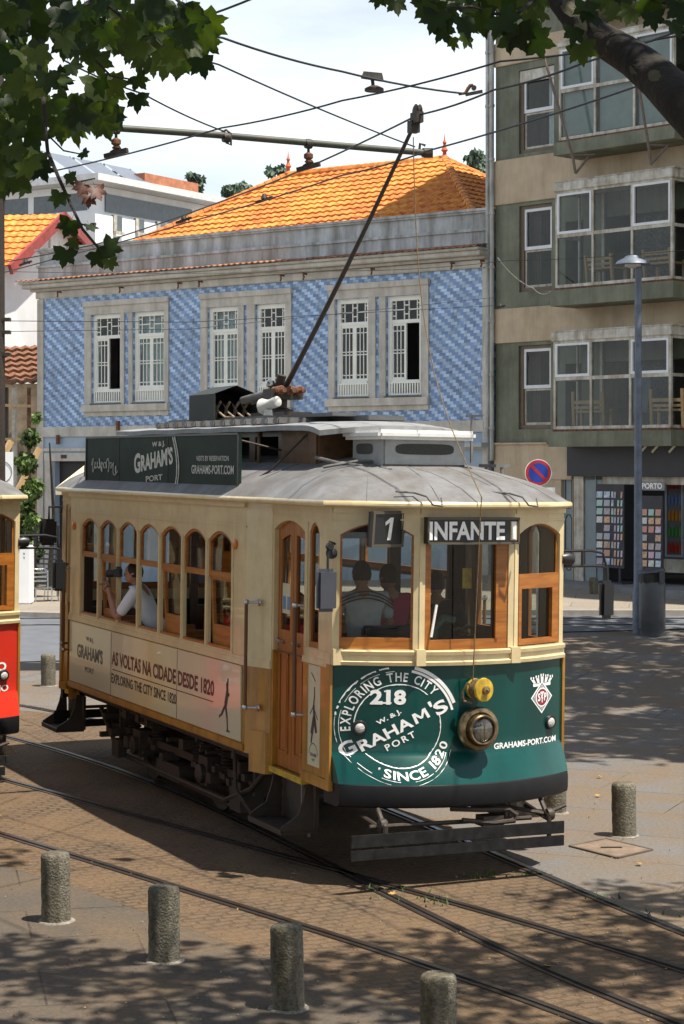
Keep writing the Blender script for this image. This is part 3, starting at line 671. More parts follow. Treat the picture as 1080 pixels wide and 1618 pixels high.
            for i in range(5):
                a = -.10 + i * .05; w_ = .016; t0 = 1.61 - abs(a) * .22
                mb.use(WHITEP); mb.poly([FS(c0 + a - w_, 1.53), FS(c0 + a + w_, 1.53), FS(c0 + a * 1.3 + w_ * 1.3, t0 - .025), FS(c0 + a * 1.3 - w_ * 1.3, t0 - .025)])
                for q_ in (-1, 1): mb.poly([FS(c0 + a * 1.35 + q_ * w_ - .008, t0 - .022), FS(c0 + a * 1.35 + q_ * w_ + .008, t0 - .022), FS(c0 + a * 1.35 + q_ * w_ + .008, t0), FS(c0 + a * 1.35 + q_ * w_ - .008, t0)])
            mb.poly([FS(c0 - .12, 1.50), FS(c0 + .12, 1.50), FS(c0 + .125, 1.527), FS(c0 - .125, 1.527)])
            B(mb, 'emblem', parent=dsh)
        else:
            mb = MB().use(WHITEP); text(mb, 'CAMINO', FS, 1.0, 1.22, .09, .62, align='r', bold=.03); text(mb, 'PORTO', FS, 1.02, 1.12, .03, .3, align='r'); text(mb, 'VINHO', FS, 1.03, .99, .07, .4, align='r'); B(mb, 'dash_lettering', parent=dsh)
        for y, z in ((-.938, 1.196), (.96, 1.165)):
            o = FS(y, z); mb = MB().use(RUBBER).lathe([(.066, -.01), (.066, .018), (.058, .03), (.046, .03), (.044, .015)], o, (1, .5 * y * .6, 0), 22); hl = B(mb, 'marker_lamp', smooth=True)
            mb = MB().lathe([(.045, .012), (.043, .026), (.03, .034), (.001, .037)], o, (1, .5 * y * .6, 0), 20); B(mb, 'lens', mat('frosted_lamp_lens', (.62, .62, .58), .25, var=.2, scale=60, bump=.5, bscale=90), parent=hl, smooth=True)
        # headlamp
        o = Vector((fx(.03), .03, 1.19))
        mb = MB().use(BRASS).lathe([(.12, -.02), (.155, .02), (.175, .06), (.19, .10), (.193, .13), (.18, .155), (.15, .165), (.138, .15), (.128, .17), (.131, .21), (.122, .222), (.11, .218), (.106, .19)], o, (1, 0, 0), 44)
        for k in range(6):
            a = R(60 * k + 20); mb.lathe([(.009, 0), (.009, .012), (.001, .015)], o + Vector((.14, .178 * math.cos(a), .178 * math.sin(a))), (1, 0, 0), 8)
        hd = B(mb, 'headlight', smooth=35)
        mb = MB().lathe([(.108, .02), (.09, .0), (.06, -.03), (.02, -.045), (.001, -.05)], o + Vector((.17, 0, 0)), (1, 0, 0), 32); B(mb, 'reflector_bowl', mat('aged_reflector', (.5, .46, .36), .3, metal=.8, var=.3, scale=12), parent=hd, smooth=True)
        mb = MB().lathe([(.108, .198), (.09, .214), (.05, .228), (.001, .233)], o, (1, 0, 0), 32); mb2 = mb; B(mb, 'lens', CLEARG, parent=hd, smooth=True)
        mb = MB().tube([o + Vector((.236, 0, -.1)), o + Vector((.24, 0, .1))], .004, 6); B(mb, 'lens_bar', BRASS, parent=hd)
        if main:
            # retriever reel
            o = Vector((fx(.03) + .02, .02, 1.53))
            mb = MB().use(YELP).lathe([(.05, 0), (.085, .01), (.09, .03), (.06, .05), (.06, .10), (.09, .12), (.105, .14), (.10, .16), (.05, .165)], o, (1, .25, 0), 26)
            mb.use(BRASS).lathe([(.035, .165), (.035, .19), (.012, .195), (.012, .21), (.001, .212)], o, (1, .25, 0), 16)
            rl = B(mb, 'rope_reel', smooth=35)
            mb = MB(); q = Vector((0, 0, 1)).rotation_difference(Vector((1, .25, 0)).normalized())
            for hh in (.055, .07, .085, .10): mb.tube([o + q @ Vector((.078 * math.cos(t * .35), .078 * math.sin(t * .35), hh)) for t in range(18)], .012, 6, closed=True)
            mb.tube([o + Vector((.08, -.09, .06)), o + Vector((.06, -.13, -.02)), o + Vector((.05, -.11, -.10)), o + Vector((.07, -.04, -.12))], .01, 6)
            B(mb, 'coiled_rope', mat('old_rope', (.22, .15, .07), .9, var=.3, scale=40), parent=rl, smooth=True)
        # destination box and route number
        if main:
            mb = MB().use(RUBBER); mb.box(4.19, 4.27, -.435, .45, 2.79, 3.02); mb.use(CREAM); mb.box(4.27, 4.274, .375, .44, 2.82, 2.985)
            mb.use(mat('sign_frame_paint', (.10, .085, .06), .5))
            for a in ((-.445, .46, 2.785, 2.805), (-.445, .46, 3.0, 3.02), (-.445, -.43, 2.785, 3.02), (.445, .46, 2.785, 3.02)): mb.box(4.268, 4.285, *a)
            sg = B(mb, 'destination_sign'); mb = MB().use(WHITEP); text(mb, 'INFANTE', lambda u, v: (4.277, u, v), -.055, 2.83, .15, .74, bold=.03); mb.box(4.275, 4.278, .385, .425, 2.83, 2.98)
            B(mb, 'lettering', parent=sg)
            o = Vector((4.13, -.775, 2.915)); d = Vector((-.30, 1, 0)).normalized(); up = Vector((0, .06, 1)).normalized(); nn = d.cross(up)
            T = lambda u, v, k=0: o + d * u + up * v + nn * (k)
            mb = MB().use(RUBBER); fbox(mb, lambda u, z, k: T(u, z, -k), -.18, .18, -.15, .15, -.03, .03); mb.use(mat('sign_frame_paint', (.10, .085, .06)))
            ring(mb, lambda u, z, k: T(u, z, -k), outline(-.185, .185, -.155, .155), outline(-.16, .16, -.13, .13), -.04, .0)
            ns = B(mb, 'route_number_board', recalc=True); mb = MB().use(WHITEP); f = lambda u, v: T(u, v, .034); mb.poly([f(-.005, -.095), f(.035, -.095), f(.055, .10), f(.018, .10)]); mb.poly([f(.018, .10), f(-.04, .06), f(-.035, .03), f(.014, .058)])
            B(mb, 'lettering', parent=ns)
        # mirrors
        if main:
            mb = MB().use(RUBBER); mb.tube([(3.9, -1.15, 2.78), (3.95, -1.22, 2.80), (3.98, -1.25, 2.74), (3.98, -1.25, 2.35)], .012, 8); mb.lathe([(.04, -.03), (.05, 0), (.045, .03)], (3.95, -1.2, 2.70), (.3, -1, 0), 14); mb.lathe([(.028, -.03), (.035, 0), (.028, .03)], (3.97, -1.23, 2.76), (1, 0, 0), 12)
            mi = B(mb, 'mirror', smooth=True); mb = MB(); mb.box(3.955, 4.02, -1.36, -1.17, 2.20, 2.57); B(mb, 'mirror_housing', mat('grey_blue_plastic', (.06, .065, .08), .3, var=.1), parent=mi, bevel=.03, smooth=35)
        mb = MB().use(RUBBER)
        for z in (2.56, 2.70): mb.tube([(3.84, 1.16, z), (3.86, 1.45, z + .005), (3.86, 1.58, z - .02 if z > 2.6 else z), (3.87, 1.62, 2.54)], .013, 8)
        mb.tube([(3.86, 1.36, 2.56), (3.86, 1.36, 2.70)], .012, 6); mb.lathe([(.05, -.06), (.065, 0), (.05, .06)], (3.85, 1.20, 2.63), (0, 1, 0), 14); mb.tube([(3.87, 1.62, 2.56), (3.88, 1.62, 2.25)], .014, 8)
        mi = B(mb, 'mirror', smooth=True); mb = MB(); mb.box(3.86, 3.93, 1.53, 1.68, 2.08, 2.43); B(mb, 'mirror_housing', RUBBER, parent=mi, bevel=.03, smooth=35)
        if main:
            # controls behind the windscreen
            mb = MB().use(mat('green_brake_pipe', (.10, .16, .13), .4)).tube([(3.9, -.18, .7), (3.9, -.18, 2.02), (3.92, -.1, 2.12), (3.95, .0, 2.10)], .04, 10)
            mb.use(DARKIN).box(3.6, 3.9, .0, .36, .66, 1.93); mb.use(BRASS).tube([(3.75, .1, 2.0), (3.75, .35, 2.03)], .014, 8); mb.use(RUBBER).lathe([(.05, 0), (.05, .02)], (3.75, .2, 1.95), (0, 0, 1), 14)
            mb.use(YELP).box(3.93, 3.94, .08, .17, 2.38, 2.56)
            B(mb, 'driving_controls', smooth=35)
            mb = MB(); mb.box(3.80, 3.86, -.85, -.30, 1.50, 2.06); mb.box(3.50, 3.86, -.85, -.30, 1.42, 1.50); mb.box(3.62, 3.70, -.62, -.54, .66, 1.42); B(mb, 'cab_seat', RUBBER, bevel=.02)
            mb = MB(); mb.box(4.0, 4.02, -.36, -.33, 1.95, 2.12); mb.tube([(4.2, -.36, 1.98), (4.2, -.31, 2.26)], .012, 6); B(mb, 'windscreen_wiper', WHITEP)
    # rear mirrors near side
    if main:
        mb = MB().use(RUBBER); mb.tube([(-4.42, -1.10, 2.9), (-4.5, -1.30, 2.9), (-4.5, -1.30, 2.7)], .014, 8); mb.lathe([(.04, -.04), (.05, 0), (.04, .04)], (-4.45, -1.14, 2.86), (0, 1, 0), 12)
        mi = B(mb, 'mirror', smooth=True); mb = MB(); mb.box(-4.54, -4.47, -1.42, -1.2, 2.42, 2.75); B(mb, 'mirror_housing', RUBBER, parent=mi, bevel=.03, smooth=35)
    # ---- roof
    XM = -.913
    def outl(t):          # outline of the eaves, t in 0..1, symmetric in x about XM
        seg = []
        n = 16
        for i in range(n + 1):
            y = -1.24 + 2.48 * i / n; seg.append((4.37 - .26 * y * y - .12 * abs(y / 1.24) ** 6, y))
        side = [(3.3, 1.25), (2.4, 1.255), (1.9, 1.29), (0.5, 1.29), (XM, 1.29)]
        q = [(x, -y) for x, y in side[::-1]] + seg + side
        return q
    q = outl(0); full = q + [((XF - (x - XC) * .30) if x > XC else 2 * XM - x, y) for x, y in q[::-1][1:-1]]
    mb = MB(); nv = 9; n = len(full); vs = []; fs = []
    for j in range(nv + 1):
        v = j / nv
        for x, y in full:
            cx = min(max(x, -3.35), 2.15); px = x + (cx - x) * v; py = y * (1 - v)
            z = 3.145 + .42 * math.sin(v * math.pi / 2) ** .70 + .006 * math.sin(px * 9 + py * 7)
            vs.append((px, py, z))
    for j in range(nv):
        for i in range(n): k = (i + 1) % n; fs.append((j * n + i, j * n + k, (j + 1) * n + k, (j + 1) * n + i))
    mb.add(vs, fs); rf = B(mb, 'roof', ROOFC, smooth=30)
    mb = MB(); prof = [(-.10, 3.11), (-.015, 3.095), (.0, 3.10), (.012, 3.115), (.012, 3.135), (.0, 3.152), (-.03, 3.156)]
    vs = []; fs = []
    for k, (d, z) in enumerate(prof):
        for x, y in full:
            c = Vector((min(max(x, -3.35), 2.15), 0)); v = Vector((x, y)) - c; v = v.normalized() if v.length > 0 else v; vs.append((x + v.x * d, y + v.y * d, z))
    m_ = len(prof)
    for k in range(m_ - 1):
        for i in range(n): j = (i + 1) % n; fs.append((k * n + i, k * n + j, (k + 1) * n + j, (k + 1) * n + i))
    mb.add(vs, fs); B(mb, 'eaves_moulding', CREAM, smooth=35)
    # seams in the canvas
    if main:
        mb = MB()
        for yy in (-.95, -.35, .35, .95):
            P = []
            for j in range(9):
                v = j / 9.0; x = 4.37 - .26 * yy * yy - .12 * abs(yy / 1.24) ** 6; cx = 2.15; P.append((x + (cx - x) * v, yy * (1 - v), 3.148 + .42 * math.sin(v * math.pi / 2) ** .70))
            mb.tube(P, .002, 6)
        P = []
        for x in (1.95,):
            P = [(x, -1.28 * (1 - j / 9), 3.148 + .42 * math.sin(j / 9 * math.pi / 2) ** .70) for j in range(9)]; mb.tube(P, .004, 6)
        B(mb, 'roof_seam', ROOFC, parent=rf, smooth=True)
    # clerestory
    mb = MB()
    for s in (-1, 1):
        fr = lambda u, z, d, s=s: (u, s * (.62 - d), z); mb.use(DWOOD)
        wall(mb, fr, -3.4, 2.3, 3.38, 3.80, [(-3.2 + k * .78, -3.2 + k * .78 + .62, 3.50, 3.74) for k in range(7)], .04)
    mb.use(mat('brown_weathered_wood', (.15, .075, .03), .6, var=.25, scale=8)); mb.box(2.30, 2.33, -.62, .62, 3.38, 3.82); mb.box(-3.43, -3.4, -.62, .62, 3.38, 3.82); mb.use(DARKIN); mb.box(-3.3, 2.2, -.02, .02, 3.4, 3.8)
    mb.use(MATS['brown_weathered_wood']); mb.box(1.45, 2.30, -.64, -.622, 3.42, 3.80); mb.box(.8, .86, -.64, -.622, 3.42, 3.80)
    B(mb, 'clerestory', recalc=True)
    def cam_(y): return -.055 * (y / .76) ** 2
    mb = MB(); X0, X1 = -3.5, 2.9
    def top(u, v):
        x = X0 + (X1 - X0) * u; y = -.76 + 1.52 * v; e = max(0, (x - 2.2) / .7); return (x - .25 * (y / .76) ** 2 * e, y, 3.895 + cam_(y) - .06 * e * e + .004 * math.sin(x * 5))
    def bot(u, v): p = top(u, v); return (p[0], p[1], p[2] - .05)
    mb.grid(top, 30, 10); mb.grid(bot, 30, 10, flip=True)
    for k in range(30):
        for v in (0, 1): mb.poly([top(k / 30, v), top((k + 1) / 30, v), bot((k + 1) / 30, v), bot(k / 30, v)])
    for k in range(10):
        for u in (0, 1): mb.poly([top(u, k / 10), top(u, (k + 1) / 10), bot(u, (k + 1) / 10), bot(u, k / 10)])
    B(mb, 'clerestory_roof', LEADC, recalc=True, smooth=30)
    if main:
        mb = MB()
        for k in range(13): x = -2.45 + k * .3; mb.box(x, x + .14, -.62, .3, 3.86, 3.935)
        mb.use(ROOFC); mb.cm = 0
        B(mb, 'board_bearer', bevel=.015)
        mb = MB(); mb.box(-2.9, 1.9, -.30, -.02, 3.94, 3.975); mb.box(-2.9, .9, .05, .30, 3.94, 3.975); mb.box(.1, 2.2, -.05, .35, 3.90, 3.95); B(mb, 'roof_walk_board', mat('grey_painted_board', (.13, .135, .14), .7, var=.2), bevel=.005)
        # resistor / breaker box with one open end
        mb = MB(); x0, x1, y0, y1, z0, z1 = -1.85, -1.05, -.42, .12, 3.95, 4.24
        t = .02
        mb.box(x0, x1, y0, y0 + t, z0, z1); mb.box(x0, x1, y1 - t, y1, z0, z1); mb.box(x0, x0 + t, y0 + t, y1 - t, z0, z1)
        mb.add([(x0, y0, z1), (x0, (y0 + y1) / 2, z1 + .10), (x0, y1, z1), (x1, y0, z1), (x1, (y0 + y1) / 2, z1 + .10), (x1, y1, z1)], [(0, 2, 1), (0, 1, 4, 3), (1, 2, 5, 4)]); mb.box(x0 + .1, x0 + .12, y0 + t, y1 - t, z0, z1)
        bx = B(mb, 'breaker_box', mat('dark_grey_green_metal', (.035, .04, .036), .6, var=.15, spec=.2), recalc=True)
        mb = MB(); rr = random.Random(3)
        for k in range(4): y = -.30 + k * .11; mb.tube([(-1.3, y, 3.95), (-1.28, y, 4.08), (-1.2, y + .02, 4.16)], .016, 8); mb.tube([(-1.35, y, 4.14), (-1.15, y - .02, 4.04), (-1.0, y, 3.98), (-.85, y + .03, 3.98)], .012, 8)
        B(mb, 'cable', mat('dirty_insulation', (.35, .27, .18), .8, var=.3, scale=20), parent=bx, smooth=True)
        # trolley base with springs
        mb = MB(); mb.use(IRON); mb.box(-.6, .35, -.16, .16, 3.97, 4.02); mb.lathe([(.13, 0), (.13, .05), (.06, .07), (.06, .2)], (-.1, 0, 4.0), (0, 0, 1), 20)
        for y in (-.11, .0, .11): mb.use(mat('grey_spring_tube', (.16, .155, .14), .5, var=.2)).tube([(-.95, y, 4.17), (-.2, y, 4.23)], .045, 12); mb.use(RUST).tube([(-.2, y, 4.23), (.25, y, 4.25)], [.03, .025], 10)
        for y in (-.11, 0, .11):
            for k in range(9): mb.lathe([(.042, -.006), (.05, 0), (.042, .006)], (-.25 + k * .05, y, 4.23 + k * .003), (1, 0, .05), 10)
        mb.use(IRON); mb.box(-.22, .08, -.17, .17, 4.16, 4.27); mb.tube([(-.1, -.06, 4.2), (-.03, -.03, 4.42)], .05, 10); mb.use(CHROME).lathe([(.001, -.05), (.045, -.03), (.05, 0), (.045, .03), (.001, .05)], (-.13, -.12, 4.33), (0, 0, 1), 14)
        B(mb, 'trolley_base', smooth=35)
        # loudspeaker horn
        mb = MB(); mb.lathe([(.085, 0), (.088, .01), (.07, .05), (.052, .10), (.05, .17), (.055, .18), (.055, .24), (.02, .26)], (.40, -.42, 4.06), (.9, .3, .22), 20); mb.lathe([(.05, 0), (.04, .06)], (.5, -.40, 3.97), (0, 0, 1), 10); mb.lathe([(.001, .02), (.05, .03), (.078, .008)], (.40, -.42, 4.06), (.9, .3, .22), 16)
        mb.v = [Vector(v) for v in mb.v]; B(mb, 'loudspeaker_horn', mat('off_white_plastic', (.62, .62, .58), .45, var=.08), smooth=35); mb = MB(); 
        # pole
        a = Vector((-.1, 0, 4.22)); b = Vector((3.0, .0, 6.62)); mb = MB()
        sag = Vector((0, 0, -.05)); mb.tube([a + (b - a) * t + sag * math.sin(math.pi * t) for t in [i / 10 for i in range(11)]], [.030 - .012 * i / 10 for i in range(11)], 10)
        mb.tube([b, b + Vector((.06, 0, .06))], .03, 8)
        pl = B(mb, 'trolley_pole', IRON, smooth=True)
        mb = MB(); mb.box(b.x + .0, b.x + .14, -.035, .035, b.z + .02, b.z + .12); mb.lathe([(.05, -.03), (.065, -.02), (.05, 0), (.065, .02), (.05, .03)], b + Vector((.08, 0, .13)), (0, 1, 0), 16); mb.box(b.x - .04, b.x + .05, -.045, .045, b.z - .06, b.z + .05); B(mb, 'contact_head', IRON, parent=pl, smooth=35)
        # rope down to the reel: slack curve
        e = Vector((fx(.03) + .10, -.02, 1.60)); c0 = b + Vector((0, 0, -.1)); P = []
        via = Vector((4.42, .0, 3.2))
        for i in range(17):
            t = i / 16; P.append(c0.lerp(via, t) + Vector((-.35 * math.sin(math.pi * t), 0, -.40 * math.sin(math.pi * t))) * (1 - .2 * t))
        P.append(Vector((4.40, .0, 3.0))); P.append(e.lerp(Vector((4.40, 0, 3.0)), .5)); P.append(e)
        B(MB().tube(P, .005, 6), 'trolley_rope', mat('old_rope', (.22, .15, .07)), smooth=True)
        # ventilation unit on the front hood
        x0, x1, y0, y1 = 2.6, 3.35, -.47, .47
        mb = MB(); mb.box(x0 + .04, x1 - .03, y0 + .05, y1 - .05, 3.44, 3.72)
        vt = B(mb, 'roof_ventilator', mat('ventilator_grey_paint', (.36, .37, .37), .5, var=.12, scale=6), bevel=.02, smooth=30)
        mb = MB(); mb.box(x0 - .03, x1 + .05, y0 - .03, y1 + .03, 3.70, 3.79); B(mb, 'ventilator_lid', mat('white_grey_fibreglass', (.78, .78, .76), .45, var=.08, scale=6), parent=vt, bevel=.03, smooth=35)
        MESH = mat('dark_wire_mesh', (.05, .05, .045), .6, var=.5, scale=90)
        mb = MB().use(MESH); fr = lambda u, z, d: (x1 - .027 - d, u, z)
        pts = [(.30 * math.copysign(abs(math.cos(t)) ** .4, math.cos(t)), 3.615 + .05 * math.copysign(abs(math.sin(t)) ** .6, math.sin(t))) for t in [i * math.pi / 12 for i in range(24)]]
        mb.poly([fr(u, z, 0) for u, z in pts]); mb.poly([(x1 - .3 - .03 + (u - 0) * .6 - .1, y0 + .047, z) for u, z in pts][::-1])
        mb.use(DARKIN); mb.box(x1 - .05, x1 - .02, y0 + .06, y1 - .06, 3.43, 3.475); B(mb, 'grille', parent=vt)
        mb = MB().use(ROOFC); mb.box(x0, x1 + .02, y0 + .0, y0 + .06, 3.38, 3.46); mb.box(x0, x1 + .02, y1 - .06, y1, 3.38, 3.46); mb.cm = 0; B(mb, 'ventilator_foot', parent=vt, bevel=.008)
        # wire brackets and steps on the hood
        mb = MB()
        mb.tube([(2.55, -.75, 3.53), (2.95, -.66, 3.47), (3.10, -.60, 3.46), (3.45, -.40, 3.42)], .018, 8); mb.tube([(2.95, -.85, 3.44), (3.05, -.55, 3.50), (3.12, -.38, 3.5)], .014, 8); mb.box(3.08, 3.26, -.80, -.52, 3.37, 3.41)
        B(mb, 'roof_bracket', mat('grey_wire_fitting', (.16, .155, .15), .6, var=.3), smooth=True)
        for y in (-.42, .52): mb = MB().tube([(4.16, y - .28, 3.24), (4.2, y - .12, 3.23), (4.36, y - .08, 3.20), (4.40, y - .04, 3.13), (4.42, y + .04, 3.12), (4.38, y + .05, 3.19)], .009, 8); B(mb, 'roof_hook', MATS['grey_wire_fitting'], smooth=True)
        mb = MB(); mb.box(2.6, 2.95, .95, 1.1, 3.46, 3.49); mb.tube([(2.62, 1.02, 3.47), (2.62, 1.02, 3.34)], .015, 6); mb.tube([(2.93, 1.02, 3.47), (2.95, 1.02, 3.28)], .015, 6); mb.box(2.7, 2.72, .8, .82, 3.5, 3.95); mb.box(2.60, 2.95, .8, .82, 3.94, 3.96); B(mb, 'roof_step', ROOFC)
        # advert board
        mb = MB(); mb.box(-3.36, 1.64, -1.17, -1.135, 3.19, 3.755); bd = B(mb, 'roof_advert_board', GREENB)
        f = lambda u, v: (u, -1.174, v); mb = MB().use(RUBBER)
        for a in ((-3.38, 1.66, 3.745, 3.765), (-3.38, 1.66, 3.175, 3.19), (-3.38, -3.35, 3.175, 3.765), (1.63, 1.66, 3.175, 3.765)): mb.box(a[0], a[1], -1.18, -1.17, a[2], a[3])
        for x in (-2.1, -.42): mb.box(x, x + .008, -1.174, -1.17, 3.19, 3.75)
        mb.use(GREYL)
        text(mb, 'G', f, -1.42, 3.36, .20, .22, bold=.04, rot=R(6)); text(mb, "RAHAM'S", f, -.77, 3.42, .165, 1.05, rot=R(5), bold=.04); text(mb, 'W & J.', f, -.72, 3.645, .05, .42, rot=R(2), bold=.03); text(mb, 'PORT', f, -.85, 3.27, .06, .55, bold=.02, rot=R(3))
        text(mb, 'VISITS BY RESERVATION', f, .93, 3.49, .05, .92, bold=.01); text(mb, 'GRAHAMS-PORT.COM', f, .93, 3.36, .085, 1.2, bold=.02)
        for x in (-.22, -.16):
            P = [(x + .13 * math.sin((k / 8 - .5) * 3) * -.3 + .1 * (1 - ((k / 8) - .5) ** 2 * 4), -1.176, 3.2 + .54 * k / 8) for k in range(9)]
            for a, b in zip(P[:-1], P[1:]): mb.bar(a, b, .025, .003, up=(0, 1, 0))
        # signature scribble
        P = []
        for k in range(120):
            t = k / 119; P.append((-3.12 + .98 * t + .03 * math.sin(t * 70), -1.177, 3.43 + .05 * math.sin(t * 62) * (1.6 if k % 37 < 12 else .7) - (.12 * max(0, 1 - abs(t - .92) * 14))))
        mb.tube(P, .006, 5)
        B(mb, 'board_lettering', parent=bd)
        for P_ in [[(x, -1.13, 3.7), (x, -.66, 3.6)] for x in (-3.2, -1.5, .3, 1.5)] + [[(1.62, -1.15, 3.22), (1.8, -.9, 3.4), (2.1, -.62, 3.78)], [(-3.3, -1.15, 3.75), (-3.65, -1.1, 3.4), (-3.65, -1.1, 3.28)]]: B(MB().tube(P_, .011, 6), 'board_stay', IRON, parent=bd, smooth=True)
    # ---- running gear
    mb = MB(); z0 = -ZO
    for s in (-1, 1):
        mb.box(-3.2, 1.35, s * .80, s * .87, .28, .36); mb.box(-3.4, 1.7, s * .74, s * .80, .56, .66)
        for x in (-2.0, .18):
            mb.box(x - .13, x + .13, s * .78, s * .95, .12, .42); mb.lathe([(.10, 0), (.10, .05), (.06, .07)], (x, s * .95, .24), (0, s, 0), 16)
            for q in (-.42, .42):
                for j in range(7): mb.lathe([(.07, -.014), (.085, 0), (.07, .014)], (x + q, s * .83, .33 + j * .036), (0, 0, 1), 12)
                mb.box(x + q - .08, x + q + .08, s * .77, s * .90, .24, .30)
            mb.box(x - .5, x + .5, s * .76, s * .86, .46, .52)
        mb.tube([(-3.4, s * .93, .50), (-2.7, s * .93, .06), (.8, s * .93, .06), (1.5, s * .93, .28), (2.0, s * .9, .62)], .03, 8)
        mb.tube([(-1.7, s * .9, .02), (.9, s * .9, .02)], .025, 8)
        mb.box(.95, 1.25, s * .70, s * .95, .0, .30); mb.box(-1.3, -.55, s * .6, s * .95, .02, .2)
        for x in (-3.3, -2.8, 1.0, 1.45): mb.box(x, x + .06, s * .72, s * .9, .2, .72)
        mb.tube([(1.2, s * 1.0, .66), (1.3, s * 1.02, .25), (1.55, s * .95, .05)], .02, 6); mb.box(-2.6, -2.35, s * .95, s * 1.05, .05, .25)
    mb.box(-2.5, .6, -.5, .5, .02, .45); mb.box(-3.8, 1.9, -1.1, 1.1, .66, .70)
    rnd2 = random.Random(5)
    for k in range(26):
        x = -3.2 + rnd2.random() * 4.6; z = .1 + rnd2.random() * .45; w = .04 + rnd2.random() * .12
        mb.box(x, x + w, -.96 - rnd2.random() * .08, -.80, z, z + w * .8)
    B(mb, 'truck_frame', IRON, recalc=True, smooth=35)
    for x in (-2.0, .18):
        for s in (-1, 1):
            mb = MB().lathe([(.05, -.07), (.12, -.06), (.13, .0), (.25, .0), (.27, -.03), (.375, -.035), (.38, .03), (.405, .045), (.40, .06), (.10, .06)], (x, s * .715, .38 - ZO + .018), (0, -s, 0), 36)
            B(mb, 'wheel', IRON, smooth=30)
    if main:
        mb = MB(); mb.box(-3.9, 2.6, -1.0, 1.0, .60, .615)
        B(mb, 'underframe', IRON)

def dashring(mb, F, cx, cz, r0, r1, arcs, jag=0, gaps=False):
    rr = random.Random(int(r1 * 1000))
    for a0, a1 in arcs:
        n = max(4, int(abs(a1 - a0) / 3)); st = (a1 - a0) / n; j0 = rr.uniform(0, jag)
        for i in range(n):
            j1 = rr.uniform(0, jag) if i < n - 1 else 0
            if not (gaps and rr.random() < .16):
                a = R(a0 + i * st); b = R(a0 + (i + 1) * st)
                mb.poly([F(cx + math.cos(a) * (r0 + j0), cz + math.sin(a) * (r0 + j0)), F(cx + math.cos(b) * (r0 + j1), cz + math.sin(b) * (r0 + j1)), F(cx + math.cos(b) * r1, cz + math.sin(b) * r1), F(cx + math.cos(a) * r1, cz + math.sin(a) * r1)])
            j0 = j1
def arctext(mb, F, s, cx, cz, r, h, a0, a1, inward=False, bold=.02):
    vsf = []; tot = 0
    for ch in s:
        if ch == ' ': vsf.append(None); tot += .45; continue
        vs, fs = text_geo(ch, bold); x0 = min(v[0] for v in vs); x1 = max(v[0] for v in vs); vsf.append((vs, fs, x0, x1)); tot += x1 - x0 + .14
    tot -= .14; cur = 0; k = h / .7; scale = math.radians(abs(a1 - a0)) / tot
    for g in vsf:
        if g is None: cur += .45; continue
        vs, fs, x0, x1 = g; mid = cur + (x1 - x0) / 2; ang = math.radians(a0) + (scale * mid if inward else -scale * mid); cur += x1 - x0 + .14
        P = []; kx = scale * r
        for v in vs:
            lx = (v[0] - (x0 + x1) / 2) * kx; ly = v[1] * k
            if inward: rad = (math.cos(ang), math.sin(ang)); tan = (-rad[1], rad[0]); P.append(F(cx + rad[0] * (r - ly) + tan[0] * lx, cz + rad[1] * (r - ly) + tan[1] * lx))
            else: rad = (math.cos(ang), math.sin(ang)); tan = (rad[1], -rad[0]); P.append(F(cx + rad[0] * (r + ly) + tan[0] * lx, cz + rad[1] * (r + ly) + tan[1] * lx))
        mb.add(P, fs)
def ringtext(mb, F, cx, cz, r0, r1): dashring(mb, F, cx, cz, r0, r1, [(0, 180)])

TROT = (-.0126, .0036, .4254 - math.pi / 2)
TLOC = Vector((-.6621, 20.9652, 0))
tram = empty('tram', TLOC, TROT, 'cream and dark green vintage tram, route 1 Infante, brass headlight and raised trolley pole', 'tram', 'vintage trams')
make_tram(tram, TEAL, True)
red = empty('tram', TLOC + Vector((-5.61, 3.9, 0)), TROT, 'red and cream vintage tram cut off by the left edge of the picture', 'tram', 'vintage trams')
make_tram(red, REDP, False)
TM = Matrix.Translation(TLOC) @ Euler(TROT).to_matrix().to_4x4()

# ------------------------------------------------------------------ facades
class Facade:
    def __init__(s, px, Y, d):
        s.o = Vector(((px - 540) / FPX * Y, Y, 0)); s.d = Vector((d[0], d[1], 0)).normalized(); s.n = Vector((s.d.y, -s.d.x, 0))   # n points at the camera side
        s.rot = (0, 0, math.atan2(s.d.y, s.d.x))
    def p(s, px, py, off=0):            # local (t, z) of a picture point on the plane pushed out by off
        o = s.o + s.n * off; k = (px - 540) / FPX
        t = (o.y * k - o.x) / (s.d.x - s.d.y * k); Y = o.y + s.d.y * t
        return t, H - (py - YH) * Y / FPX
    def t(s, px, off=0): return s.p(px, 0, off)[0]
    def z(s, px, py, off=0): return s.p(px, py, off)[1]
# local frame of a facade thing: x along the wall, y inward, z up

